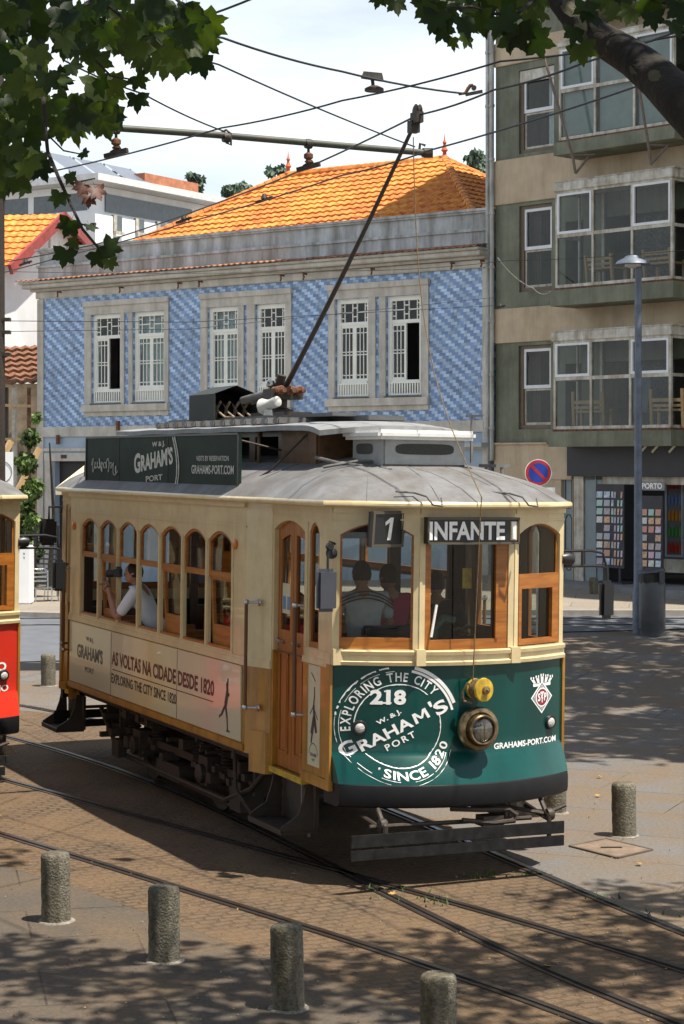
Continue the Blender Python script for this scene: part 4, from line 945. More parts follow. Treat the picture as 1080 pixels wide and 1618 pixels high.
def tile_mat():
    m = bpy.data.materials.new('blue_relief_tiles'); m.use_nodes = True; t = m.node_tree; p = t.nodes['Principled BSDF']
    c = N(t, 'ShaderNodeTexCoord'); s = N(t, 'ShaderNodeSeparateXYZ'); L(t, c.outputs['Object'], s.inputs[0])
    def M(op, a, b=None, c_=None):
        n = N(t, 'ShaderNodeMath', operation=op)
        for i, v in enumerate((a, b, c_)):
            if v is None: continue
            if isinstance(v, (int, float)): n.inputs[i].default_value = v
            else: L(t, v, n.inputs[i])
        return n.outputs[0]
    RH, BW = .075, .37
    row = M('FLOOR', M('DIVIDE', s.outputs[2], RH)); u = M('DIVIDE', M('MULTIPLY_ADD', row, .095, s.outputs[0]), BW)
    fu = M('FRACT', u); fv = M('FRACT', M('DIVIDE', s.outputs[2], RH)); par = M('LESS_THAN', fu, .5)
    cell = M('FRACT', M('MULTIPLY', fu, 2)); g = M('LESS_THAN', fv, .12); g2 = M('LESS_THAN', cell, .10); gr = M('MAXIMUM', g, g2)
    wn = N(t, 'ShaderNodeTexWhiteNoise'); wn.noise_dimensions = '2D'; cb = N(t, 'ShaderNodeCombineXYZ'); L(t, M('FLOOR', M('MULTIPLY', u, 2)), cb.inputs[0]); L(t, row, cb.inputs[1]); L(t, cb.outputs[0], wn.inputs[0])
    mx = N(t, 'ShaderNodeMixRGB'); mx.inputs[1].default_value = (.18, .30, .54, 1); mx.inputs[2].default_value = (.45, .60, .82, 1); L(t, par, mx.inputs[0])
    hs = N(t, 'ShaderNodeHueSaturation'); L(t, mx.outputs[0], hs.inputs['Color']); L(t, M('MULTIPLY_ADD', wn.outputs[0], .45, .78), hs.inputs['Value'])
    m2 = N(t, 'ShaderNodeMixRGB'); m2.inputs[2].default_value = (.28, .38, .55, 1); L(t, M('MULTIPLY', gr, .6), m2.inputs[0]); L(t, hs.outputs[0], m2.inputs[1]); L(t, m2.outputs[0], p.inputs['Base Color'])
    p.inputs['Roughness'].default_value = .22; bp = N(t, 'ShaderNodeBump'); bp.inputs['Strength'].default_value = .5; bp.inputs['Distance'].default_value = .01
    L(t, M('SUBTRACT', M('MULTIPLY', fv, .8), gr), bp.inputs['Height']); L(t, bp.outputs[0], p.inputs['Normal'])
    return m
TILES = tile_mat()
GRAN = mat('grey_granite_trim', (.60, .57, .51), .75, var=.10, scale=3, dirt=(.46, .43, .38), bump=.2, bscale=30)
RENDER = mat('weathered_grey_render', (.56, .58, .60), .8, var=.16, scale=1.6, dirt=(.40, .41, .41), bump=.1)
WHITEF = mat('off_white_window_paint', (.84, .84, .77), .45, var=.05)
CURT = mat('pale_net_curtain', (.78, .9, .9), .9, var=.06, scale=8)
TILEO = mat('orange_clay_roof_tile', (.72, .33, .06), .75, var=.22, scale=.5, dirt=(.58, .20, .04), bump=.1)
TILER = mat('old_red_clay_tile', (.34, .13, .07), .85, var=.3, scale=6, dirt=(.2, .13, .08))
DGLASS = glass('building_window_glass', (.68, .72, .72), .5)
PALEB = mat('pale_blue_render', (.36, .45, .56), .7, var=.1, scale=1.5)

def tile_roof(mb, E0, E1, R0, R1, rows, pitch=.24, amp=.035, step=.045):
    """eave E0->E1, ridge R0->R1; clay tiles as stepped corrugated courses, clipped to the trapezium"""
    E0, E1, R0, R1 = map(Vector, (E0, E1, R0, R1)); d = (E1 - E0).normalized(); Lr = (E1 - E0).length
    mid = (R0 + R1) / 2; up = mid - E0; up = up - d * up.dot(d); hgt = up.length; up.normalize(); n = d.cross(up); n = n if n.z > 0 else -n
    a0 = (R0 - E0).dot(d); a1 = (R1 - E0).dot(d)
    for r in range(rows):
        v0, v1 = r / rows, (r + 1) / rows; ul, ur = a0 * (v0 + v1) / 2, Lr + (a1 - Lr) * (v0 + v1) / 2
        k0 = math.ceil(ul / pitch * 4); k1 = math.floor(ur / pitch * 4); us = [ul] + [k * pitch / 4 for k in range(k0, k1 + 1)] + [ur]; vs = []
        for u in us:
            w = amp * (math.sin(2 * math.pi * u / pitch) * .5 + .5) + .012 * noise.noise((u * 2, r * 1.7, 0))
            b = E0 + d * u; vs += [b + up * (v0 * hgt - .02) + n * (w - .004), b + up * (v0 * hgt - .02) + n * (w + step), b + up * (v1 * hgt) + n * w]
        m = len(us); mb.add(vs, [f for i in range(m - 1) for f in ((i * 3, i * 3 + 3, i * 3 + 4, i * 3 + 1), (i * 3 + 1, i * 3 + 4, i * 3 + 5, i * 3 + 2))])
def ridge_tiles(mb, a, b, r=.11, n=18):
    a = Vector(a); b = Vector(b)
    for i in range(n):
        p = a.lerp(b, i / n); q = a.lerp(b, (i + 1.15) / n); mb.tube([p, q], [r * 1.08, r * .92], 8)

# ---- the tiled townhouse
BF = Facade(775, 47.5, (.80, -.60))
house = empty('tiled_townhouse', BF.o, BF.rot, 'blue diagonal-tiled townhouse with an orange clay roof and six white tall windows', 'building')
tL = BF.t(61); tR = -.05
zc = {k: BF.z(638, y) for k, y in dict(top=466.7, trans=505.5, bal=601.8, bot=627.8, sill=640, ftop=443, fmid=452).items()}
fr = lambda u, z, d: (u, d, z)
def bands(op_pairs): return [(BF.t(a), BF.t(b)) for a, b in op_pairs]
pairs = bands([(134.5, 267), (317.8, 461), (520, 677.8)])
wins = bands([(144.6, 191.5), (210, 260.7), (328, 377), (403.3, 451.9), (529.6, 583), (610, 666)])
strips = bands([(197, 204), (386, 391), (594, 600)])
mb = MB().use(TILES); wall(mb, fr, tL, tR, 4.70, 8.40, [(a, b, zc['bot'], zc['top']) for a, b in wins], .35)
mb.use(PALEB); wall(mb, fr, tL, tR, 0, 4.70, [(BF.t(86), BF.t(150), .3, 3.72), (BF.t(300), BF.t(360), .3, 3.72)], .35)
mb.use(RENDER); mb.box(tL, tL + .3, .36, 11, 0, 8.4); mb.box(tR - .3, tR, .36, 11, 0, 8.4); mb.box(tL, tR, 10.7, 11, 0, 8.4); house_wall = mb.build('wall', None, house, recalc=True)
mb = MB()
mb.box(tL - .02, tL + .22, -.05, -.003, 0, 8.38); mb.box(tR - .16, tR, -.05, -.003, 0, 8.38)
mb.box(tL - .03, tR, -.06, -.003, 4.42, 4.70); mb.box(tL, tR, -.04, -.003, 4.0, 4.09)
for a, b in (pairs):
    mb.box(a - .03, b + .03, -.10, -.003, zc['ftop'], zc['fmid']); mb.box(a + .003, b - .003, -.045, -.003, zc['top'] + .003, zc['ftop'] - .003)
    mb.box(a - .04, b + .04, -.14, -.003, zc['sill'], zc['bot'] - .003); mb.box(a, b, -.05, -.003, zc['sill'] - .13, zc['sill'] - .004)
edges = sorted([x for p in pairs for x in p])
for i, (a, b) in enumerate(pairs):
    w1, w2 = wins[2 * i], wins[2 * i + 1]; s1, s2 = strips[i]
    for l, r_ in ((a, w1[0]), (w1[1], s1), (s2, w2[0]), (w2[1], b)): mb.box(l, r_, -.045, -.003, zc['bot'], zc['top'])
mb.build('stone_surround', GRAN, house)
mb = MB(); mb.box(tL - .05, tR, -.10, 0, 8.40, 8.60); mb.box(tL - .15, tR, -.22, 0, 8.60, 8.68)
mb.box(tL - .30, tR, -.42, .0, 8.68, 8.80); mb.box(tL - .36, tR, -.50, .2, 8.80, 8.87); mb.build('cornice', GRAN, house, bevel=.02)
mb = MB(); tile_roof(mb, (tL - .4, -.53, 8.87), (tR, -.53, 8.87), (tL - .4, .0, 8.96), (tR, .0, 8.96), 2, .2, .03, .02); mb.build('eaves_tiles', mat('brown_eaves_tile', (.36, .17, .09), .8, var=.3, scale=2), house)
mb = MB(); mb.box(tL - .05, tR, .02, .3, 8.875, 9.30); mb.box(tL - .1, tR, -.03, .35, 9.30, 9.37); mb.box(tL - .02, tR, .05, .3, 9.371, 9.74); mb.box(tL - .08, tR, -.02, .35, 9.741, 9.79); mb.box(tL - .12, tR, -.06, .38, 9.791, 9.85); mb.build('parapet', RENDER, house)
rA = BF.p(455, 277, -5.6); rB = BF.p(702, 252, -5.6)
e0, e1 = (tL + .2, .5, 9.05), (BF.t(757, -.5) + .5, .5, 9.35); r0, r1 = (rA[0], 5.6, rA[1]), (rB[0], 5.6, rB[1])
e1 = (BF.p(768, 340, -.5)[0], .5, 9.2)
mb = MB(); tile_roof(mb, e0, e1, r0, r1, 17, .26)
tile_roof(mb, e1, (e1[0] + .3, 10.7, 9.2), r1, (r1[0] + .01, 5.7, r1[2]), 17, .26)
tile_roof(mb, (e0[0], 10.7, 9.05), e0, (r0[0] - .01, 5.7, r0[2]), r0, 17, .26)
mb.add([e0, (e0[0], 10.7, 9.05), (e1[0], 10.7, 9.2), e1], [(0, 1, 2, 3)])
rf = mb.build('roof', TILEO, house)
mb = MB(); ridge_tiles(mb, r0, r1, .12, 22); ridge_tiles(mb, e0, r0, .11, 30); ridge_tiles(mb, e1, r1, .12, 26); ridge_tiles(mb, (e1[0] + .3, 10.7, 9.2), r1, .11, 22); mb.build('ridge_tiles', TILEO, house)
FINI = mat('red_clay_finial', (.5, .12, .05), .7)
for q in (r0, r1): MB().lathe([(.12, -.05), (.14, .05), (.06, .12), (.05, .2), (.10, .26), (.05, .34), (.035, .42), (.06, .47), (.02, .55), (.001, .75)], q, (0, 0, 1), 12).build('finial', FINI, house, smooth=True)
def town_window(a, b, curtain, opened):
    z0, z1, zt, zb = zc['bot'], zc['top'], zc['trans'], zc['bal']; q = lambda u, z, d: (u, .10 + d, z)
    mb = MB(); ring(mb, q, outline(a + .002, b - .002, z0, z1), outline(a + .12, b - .12, z0 + .05, z1 - .12), -.03, .10)
    fbox(mb, q, a + .09, b - .09, zt - .07, zt + .02, -.02, .10); fbox(mb, q, a + .09, b - .09, zb - .02, zb + .03, -.03, .10)
    w = b - a - .18; x0 = a + .09
    # transom glazing bars
    for f in (.14, .42, .58, .86): fbox(mb, q, x0 + w * f - .014, x0 + w * f + .014, zt + .02, z1 - .09, .02, .05)
    hz = z1 - .09 - zt - .02
    for f, (l, r_) in ((.2, (0, .14)), (.5, (0, .14)), (.8, (0, .14)), (.5, (.14, .42)), (.28, (.42, .58)), (.72, (.42, .58)), (.5, (.58, .86)), (.2, (.86, 1)), (.5, (.86, 1)), (.8, (.86, 1))):
        fbox(mb, q, x0 + w * l, x0 + w * r_, zt + .02 + hz * f - .013, zt + .02 + hz * f + .013, .02, .05)
    wd = mb.build('window', WHITEF, house, recalc=True)
    def leaf(xa, xb, Q):
        mb = MB(); zz0, zz1 = zb + .03, zt - .07
        ring(mb, Q, outline(xa, xb, zz0, zz1), outline(xa + .06, xb - .06, zz0 + .07, zz1 - .06), .0, .05)
        ww = xb - xa - .12; h = zz1 - zz0 - .13
        for f in (.33, .67): fbox(mb, Q, xa + .06 + ww * f - .012, xa + .06 + ww * f + .012, zz0 + .07, zz1 - .06, .01, .035)
        for f in (.07, .47, .53, .90): fbox(mb, Q, xa + .06, xb - .06, zz0 + .07 + h * f - .012, zz0 + .07 + h * f + .012, .01, .035)
        l = mb.build('casement', WHITEF, wd, recalc=True)
        MB().poly([Q(xa + .05, zz0 + .06, .025), Q(xb - .05, zz0 + .06, .025), Q(xb - .05, zz1 - .05, .025), Q(xa + .05, zz1 - .05, .025)]).build('pane', DGLASS, wd)
    m = (a + b) / 2
    leaf(a + .09, m, q)
    if opened:
        Q = lambda u, z, d: (lambda k: (b - .09 - k * .25 - d * .9, .16 + k * .95 + d * .2, z))(b - .09 - u)
        leaf(m, b - .09, Q)
    else: leaf(m, b - .09, q)
    MB().poly([q(a + .09, zt, .035), q(b - .09, zt, .035), q(b - .09, z1 - .08, .035), q(a + .09, z1 - .08, .035)]).build('pane', DGLASS, wd)
    if curtain:
        mb = MB(); mb.grid(lambda u, v: (a + .1 + (b - a - .2) * u, .32 + .025 * math.sin(u * 40), z0 + .1 + (z1 - z0 - .2) * v), 60, 1); mb.build('curtain', CURT, wd)
    # balustrade panel
    mb = MB(); fbox(mb, q, a + .05, b - .05, zb - .055, zb - .02, -.07, -.03); fbox(mb, q, a + .05, b - .05, z0 + .06, z0 + .10, -.07, -.03)
    for i in range(13): x = a + .07 + (b - a - .14) * i / 12; fbox(mb, q, x - .02, x + .02, z0 + .10, zb - .055, -.065, -.04)
    if not opened: fbox(mb, q, a + .09, b - .09, z0 + .05, zb - .02, .0, .03)
    mb.build('balustrade', WHITEF, wd); MB().box(a - .02, b + .02, -.08, .1, z0 + .001, z0 + .035).build('sill', mat('dark_lead_sill', (.09, .09, .09)), wd)
for i, (a, b) in enumerate(wins): town_window(a, b, i in (1, 2), i in (0, 5))
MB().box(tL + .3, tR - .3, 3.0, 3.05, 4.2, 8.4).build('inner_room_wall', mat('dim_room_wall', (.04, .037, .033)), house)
mb = MB(); a, b = BF.t(84), BF.t(152); mb.box(a - .3, a, -.06, -.003, .2, 3.95); mb.box(a - .3, b + .3, -.08, -.003, 3.72, 3.95); mb.box(b, b + .3, -.06, -.003, .2, 3.71); mb.build('door_surround', GRAN, house)
for px in (86, 300): MB().box(BF.t(px), BF.t(px + 62), .20, .24, .3, 3.72).build('door', mat('dark_doorway_wood', (.03, .028, .03)), house)
mb = MB(); mb.box(BF.t(100), BF.t(108), -.11, -.08, 3.80, 3.90); mb.build('house_number_plate', IRON, house)
for px in (100, 198, 290, 323, 452, 488, 595, 721, 768): t_ = BF.t(px); MB().tube([(t_, -.06, 8.55), (t_, -.25, 8.55), (t_ + .05, -.28, 8.46), (t_, -.25, 8.40)], .025, 6).build('wall_hook', RUST, house)
for px, py in ((95, 694), (190, 672)): t_, z_ = BF.p(px, py); MB().box(t_ - .04, t_ + .04, -.14, -.06, z_ - .15, z_ + .12).build('wall_bracket', RUST, house)
MB().box(BF.t(735), tR, -.35, .0, 4.05, 4.15).build('door_canopy', mat('pale_canopy_sheet', (.45, .5, .52)), house)

# ---- the apartment block on the right
AF = Facade(783, 47.5, (.688, -.725))
flat = empty('apartment_building', AF.o, AF.rot, 'tan and mossy green apartment block with white framed glass balcony bays above a shop', 'building')
MOSAIC = mat('mossy_green_wall_mosaic', (.21, .22, .155), .7, var=.3, scale=1.2, dirt=(.13, .14, .10), bump=.4, bscale=70)
TAN = mat('tan_textured_render', (.58, .47, .33), .85, var=.10, scale=1.5, dirt=(.46, .37, .26), bump=.4, bscale=60)
ALU = mat('dirty_white_aluminium', (.60, .59, .53), .45, var=.15, scale=4, dirt=(.36, .32, .25))
ALUW = mat('white_sash_paint', (.74, .76, .78), .4, var=.06)
T1 = 14.0
nw = [((820, 875), (-35, 12)), ((819.5, 875), (107, 240)), ((820, 872), (323, 460)), ((819, 870.5), (545, 678))]
ops = []
for (a, b), (y0, y1) in nw: ops.append((AF.t(a), AF.t(b), AF.z(845, y1), AF.z(845, y0)))
oz = {}
mb = MB().use(MOSAIC)
# the wall is laid floor by floor so that each narrow window gets its opening
cuts = [AF.z(785, 757)] + [AF.z(785, y) for y in (515, 298, 88, -90)] + [26]
tS = AF.t(905)
rows = list(zip(cuts[:-1], cuts[1:]))
for i, (za, zb_) in enumerate(rows):
    o = [w for w in ops if za < (w[2] + w[3]) / 2 < zb_]
    bay = [(AF.t(893), AF.t(1100), max(za + .3, 0), zb_ - 1.0)] if i < 4 else []
    wall(mb, fr, 0, T1, za, zb_, o + bay, .3)
mb.use(TAN); wall(mb, fr, 0, tS, 0, cuts[0] - .002, [(AF.t(886), AF.t(904), .85, AF.z(895, 757))], .3)
mb.use(MOSAIC); mb.box(0, .3, .31, 12, 0, 26); mb.box(0, T1, 11.7, 12, 0, 26)
for z_ in cuts[1:]: mb.box(0, T1, .31, 11.6, z_ - .35, z_ - .15)
mb.build('wall', None, flat, recalc=True)
mb = MB()
for (y0, y1) in ((70, 107), (255, 325), (489, 543), (701, 757)):
    z1_, z0_ = AF.z(785, y0), AF.z(785, y1); mb.box(-.02, T1 if y0 < 600 else tS, -.05, -.003, z0_, z1_)
mb.box(.02, AF.t(868), -.10, -.051, AF.z(785, 701) - .03, AF.z(785, 701) + .02)
mb.build('render_band', TAN, flat, bevel=.01)
for i, (w) in enumerate(ops):
    a, b, z0, z1 = w; q = lambda u, z, d: (u, .06 + d, z)
    mb = MB().use(mat('brown_window_reveal', (.16, .12, .08))); ring(mb, q, outline(a + .003, b - .003, z0 + .003, z1 - .003), outline(a + .10, b - .06, z0 + .10, z1 - .08), .0, .12)
    mb.use(ALUW); zm = z0 + (z1 - z0) * .50
    ring(mb, q, outline(a + .10, b - .06, zm - .03, z1 - .08), outline(a + .16, b - .12, zm + .05, z1 - .15), .02, .07); mb.use(ALU); ring(mb, q, outline(a + .10, b - .06, z0 + .10, zm - .04), outline(a + .15, b - .11, z0 + .16, zm - .08), .05, .09)
    if i == 1: mb.use(ALU); fbox(mb, q, a, b, z1 - .30, z1 - .02, -.03, .0)
    wd = mb.build('side_window', None, flat, recalc=True)
    MB().poly([q(a + .1, z0 + .1, .06), q(b - .06, z0 + .1, .06), q(b - .06, z1 - .1, .06), q(a + .1, z1 - .1, .06)]).build('pane', DGLASS, wd)
    mb = MB(); mb.grid(lambda u, v: (a + (b - a) * (.6 + .35 * u if i == 1 else u * .3 + .1), .34 + .02 * math.sin(u * 25), z0 + .1 + (z1 - z0 - .2) * v), 24, 1); mb.build('curtain', CURT if i == 1 else mat('brown_curtain', (.16, .11, .08)), wd)
OFF = .9
def bay(y_cop, y_gt, y_mid, y_sill, y_slab, vx, blind, ref):
    a = AF.t(vx[0], OFF); b = AF.t(vx[-1], OFF); zs = [AF.z(ref, y, OFF) for y in (y_cop, y_gt, y_mid, y_sill, y_slab)]
    zc_, zg, zm, zi, zl = zs; q = lambda u, z, d: (u, -OFF + d, z); qr = lambda u, z, d: (b - d, -OFF + u, z)
    by = empty('balcony_bay', (0, 0, 0)); by.parent = flat
    mb = MB().use(MOSAIC); mb.box(a - .12, b + .10, -OFF - .10, -.06, zl, zi - .06); mb.use(RUST); mb.box(a - .05, b + .04, -OFF - .03, -.06, zi - .058, zi - .01); mb.build('balcony_slab', None, by)
    mb = MB(); mb.box(a - .08, b + .07, -OFF - .06, -.06, zg + .02, zc_); mb.box(a - .04, b + .1, -OFF - .03, -.06, zc_ + .002, zc_ + .04); mb.build('coping', ALU, by, bevel=.012)
    mb = MB(); ts = [AF.t(x, OFF) for x in vx]; w = .055
    for x in ts: mb.box(x - w / 2, x + w / 2, -OFF - .02, -OFF + .05, zi, zg)
    mb.box(a, b, -OFF - .012, -OFF + .045, zm - .04, zm + .04); mb.box(a, b, -OFF - .015, -OFF + .05, zi - .01, zi + .06); mb.box(a, b, -OFF - .015, -OFF + .05, zg - .04, zg + .03)
    mb.box(b - .03, b + .03, -.12, -.06, zi, zg)
    for z_ in (zi + .02, zm, zg - .01): mb.box(b - .02, b + .02, -OFF + .05, -.06, z_ - .035, z_ + .035)
    mb.box(a - .02, a + .02, -.12, -.06, zi, zg)
    for z_ in (zi + .02, zm, zg - .01): mb.box(a - .02, a + .02, -OFF + .05, -.06, z_ - .035, z_ + .035)
    mb.build('glazing_frame', ALU, by)
    for i in (0, 2):
        mb = MB(); ring(mb, q, outline(ts[i] + .03, ts[i + 1] - .03, zm + .04, zg - .04), outline(ts[i] + .08, ts[i + 1] - .08, zm + .10, zg - .09), -.03, .03)
        mb.build('opening_sash', ALUW, by, recalc=True)
    mb = MB(); mb.poly([q(a, zi, .015), q(b, zi, .015), q(b, zg, .015), q(a, zg, .015)]); mb.poly([qr(.03, zi, 0), qr(OFF - .06, zi, 0), qr(OFF - .06, zg, 0), qr(.03, zg, 0)]); mb.poly([(a, -OFF, zi), (a, -.06, zi), (a, -.06, zg), (a, -OFF, zg)])
    mb.build('pane', DGLASS, by)
    if blind:
        mb = MB()
        for i in range(3):
            k = 34
            for j in range(k): z_ = zi + .1 + (zg - zi - .15) * j / k; mb.poly([(ts[i] + .05, -OFF + .12, z_), (ts[i + 1] - .05, -OFF + .12, z_), (ts[i + 1] - .05, -OFF + .10, z_ + (zg - zi) / k * .95), (ts[i] + .05, -OFF + .10, z_ + (zg - zi) / k * .95)])
        mb.build('blind', mat('pale_aqua_blind', (.50, .60, .58), .6, var=.08), by)
    else:
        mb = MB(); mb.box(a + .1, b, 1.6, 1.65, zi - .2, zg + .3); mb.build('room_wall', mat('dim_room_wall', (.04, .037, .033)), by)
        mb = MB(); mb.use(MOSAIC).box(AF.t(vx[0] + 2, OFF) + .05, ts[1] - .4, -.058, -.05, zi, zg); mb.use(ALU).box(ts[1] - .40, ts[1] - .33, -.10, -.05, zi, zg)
        mb.use(mat('striped_cloth', (.2, .19, .18), .9, var=.3, scale=18)); 
        mb.grid(lambda u, v: (ts[1] + .2 + 1.2 * u, .35 + .05 * math.sin(u * 18), zi + .1 + (zg - zi - .4) * v), 40, 2)
        mb.build('interior_fitting', None, by)
    return a, b, zi
bay(300 - 240 + 8, 77, 145, 222, 246, (885, 940, 1002, 1064), True, 885)
bA = bay(290, 305, 374, 455, 484, (879.5, 936.5, 998.5, 1061.5), False, 879)
bB = bay(526, 541, 599, 678, 706, (876.5, 933.6, 995.7, 1058.6), False, 876)
bay(-160, -145, -70, 10, 30, (889, 943, 1003, 1066), False, 889)
for x, y in ((0, 0),):
    mb = MB().use(mat('rusty_grey_steel', (.13, .12, .105), .6, var=.4, scale=8, dirt=(.12, .07, .04)))
    def AP(px, py, off): t_, z_ = AF.p(px, py, off); return (t_, -off, z_)
    mb.tube([AP(858, 85, 1.5), AP(905, 250, 1.3), AP(909, 274, 1.25)], .035, 6); mb.tube([AP(909, 274, 1.25), AP(931, 246, .95)], .03, 6); mb.tube([AP(899, 246, 1.35), AP(940, 244, .92)], .02, 6)
    mb.build('awning_bracket', None, flat)
    mb = MB(); mb.tube([AP(1008, 130, 1.5), AP(1025, 235, 1.3), AP(1028, 260, 1.25)], .035, 6); mb.tube([AP(1028, 260, 1.25), AP(1054, 231, .95)], .03, 6); mb.tube([AP(1022, 229, 1.3), AP(1056, 230, .92)], .02, 6); mb.build('awning_bracket', MATS['rusty_grey_steel'], flat)
PIPE = mat('weathered_white_pipe', (.56, .57, .54), .5, var=.15, scale=3)
for t_, r_ in ((-.16, .05), (-.02, .055)):
    mb = MB(); mb.tube([(t_, -.12, AF.z(783, 728)), (t_, -.12, 16), (t_ - .1, -.12, 22)], r_, 12)
    for k in range(9): mb.lathe([(r_ + .015, -.03), (r_ + .015, .03)], (t_, -.12, 4.5 + k * 1.3), (0, 0, 1), 12)
    mb.build('drainpipe', PIPE, flat, smooth=30)
# shop front
mb = MB(); zt_, zb_ = AF.z(905, 705), AF.z(905, 752); mb.box(tS, T1, -.22, .0, zb_, zt_ + .25)
for px in (1017, 1035, 1062): t_, z_ = AF.p(px, 709, .22); mb.use(mat('dark_charcoal_fascia', (.022, .022, .028), .5)); mb.use(POSTER).bar((t_ - .09, -.225, z_ - .08), (t_ + .09, -.225, z_ + .08), .05, .01, up=(0, 1, 0))
mb.m = [0] * 6 + [1] * (len(mb.f) - 6); mb.mats = [MATS['dark_charcoal_fascia'], POSTER]
mb.build('shop_fascia', None, flat)
gb = .9
GREYD = mat('blue_grey_shop_paint', (.22, .27, .29), .5, var=.08)
mb = MB().use(ALU); mb.box(AF.t(908), AF.t(923), -.04, .2, gb, zb_ - .01); mb.use(GREYD); mb.box(AF.t(924), AF.t(951), .0, .25, gb, zb_ - .01)
for px in (941, 952): mb.box(AF.t(px), AF.t(px) + .03, -.03, .0, gb, zb_ - .01)
mb.use(ALU); mb.box(AF.t(952), T1, -.03, .2, AF.z(960, 765), zb_ - .01); mb.build('shop_front', None, flat)
mb = MB(); q0, q1 = AF.t(886.5), AF.t(903.5); mb.box(q0, q1, .08, .14, gb - .1, AF.z(895, 757)); dr = mb.build('shop_door', GREYD, flat)
mb = MB()
for z0_, z1_ in ((1.15, 2.45), (2.6, 3.6)):
    cx = (q0 + q1) / 2; w_ = (q1 - q0) / 2 - .07; P = [(cx - w_, .075, z0_ + .1), (cx - w_ + .06, .075, z0_), (cx + w_ - .06, .075, z0_), (cx + w_, .075, z0_ + .1), (cx + w_, .075, z1_ - .1), (cx + w_ - .06, .075, z1_), (cx - w_ + .06, .075, z1_), (cx - w_, .075, z1_ - .1)]; mb.tube(P, .012, 5, closed=True)
mb.build('door_moulding', IRON, dr)
mb = MB(); mb.box(AF.t(905), T1, -1.3, .3, .4, .93); mb.box(0, AF.t(905), -.3, .05, .3, .80); mb.build('doorstep', mat('grey_step_stone', (.22, .22, .22), .8), flat)
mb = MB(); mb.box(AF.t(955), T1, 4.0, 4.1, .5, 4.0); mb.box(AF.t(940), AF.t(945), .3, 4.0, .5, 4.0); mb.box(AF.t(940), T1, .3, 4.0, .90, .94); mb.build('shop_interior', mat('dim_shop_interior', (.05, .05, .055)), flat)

# postcard racks, fridge, shop sign
def on_af(t_, y_, z_): return AF.o + AF.d * t_ - AF.n * y_ + Vector((0, 0, z_))
def rack(px, off, label, w=.62, hgt=2.2):
    t_ = AF.t(px, off); r = empty('postcard_rack', on_af(t_, -off, .93), AF.rot, label, 'postcard rack', 'postcard racks outside the shop')
    mb = MB().box(-w / 2, w / 2, .0, .05, .35, hgt); mb.tube([(0, .05, 0), (0, .05, .4)], .03, 8); mb.box(-.25, .25, -.2, .2, 0, .04); mb.build('rack_frame', mat('dark_wire_rack', (.04, .04, .05)), r)
    rr = random.Random(px); cols = [(.6, .12, .06), (.1, .28, .5), (.55, .5, .35), (.12, .35, .3), (.6, .35, .12), (.35, .45, .6), (.5, .5, .48), (.15, .12, .25)]
    k = 0; nr = int((hgt - .5) / .19)
    for i in range(nr):
        for j in range(3):
            c = cols[rr.randrange(8)]; mb = MB()
            if rr.random() < .12: continue
            x = -w / 2 + .03 + j * (w - .02) / 3; z_ = .42 + i * .19
            mb.add([(x, -.02, z_), (x + w / 3 - .05, -.02, z_), (x + w / 3 - .05, -.005, z_ + .14), (x, -.005, z_ + .14)], [(0, 1, 2, 3)]); mb.build('postcard', mat('card_%d' % cols.index(c), c, .4, var=.9, scale=16, dirt=cols[(cols.index(c) + 3) % 8]), r)
    return r
rack(959, .25, 'crowded postcard rack standing left in the shop doorway', .66, 2.25); rack(977, .35, 'narrow postcard rack turned sideways beside the wide one', .3, 2.25)
rk = rack(1029, .3, 'postcard rack just right of the lamp post, under the PORTO board', .6, 2.0)
pb = empty('shop_board', on_af(AF.t(1030, .3), -.3, 3.05), AF.rot, 'small grey board reading PORTO above the right postcard rack', 'sign')
MB().box(-.34, .34, .0, .03, .0, .20).build('board', mat('grey_sign_board', (.25, .25, .27)), pb); mb = MB(); text(mb, 'PORTO', lambda u, v: (u, -.004, v), 0, .04, .12, .56, bold=.03); mb.build('lettering', WHITEP, pb)
fg = empty('drinks_fridge', on_af(AF.t(1068, 0), .5, .94), AF.rot, 'tall glass-doored drinks fridge inside the shop at the right edge', 'fridge')
MB().box(-.7, .9, .0, .7, .55, 2.6).build('cabinet', mat('dark_fridge_grey', (.08, .08, .09)), fg); MB().box(-.7, .9, -.05, .6, .25, .55).build('vent_base', ALU, fg)
mb = MB(); mb.box(-.7, .9, -.03, .0, 2.62, 2.95); mb.build('lit_header', mat('pale_blue_header', (.35, .45, .65)), fg)
for i in range(3):
    x = -.66 + i * .52; mb = MB(); ring(mb, lambda u, z, d: (u, -.04 + d, z), outline(x, x + .5, .6, 2.55), outline(x + .05, x + .45, .65, 2.5), 0, .03); mb.build('fridge_door', GREYD, fg, recalc=True)
    for j in range(5):
        for k in range(4): MB().lathe([(.04, 0), (.04, .16), (.015, .22), (.015, .25)], (x + .1 + k * .1, .0, .7 + j * .36), (0, 0, 1), 8).build('bottle', mat('bottle_%d' % ((i + j) % 4), [(.3, .03, .02), (.05, .2, .05), (.35, .16, .02), (.1, .14, .3)][(i + j) % 4], .2), fg, kind='stuff' if False else None)

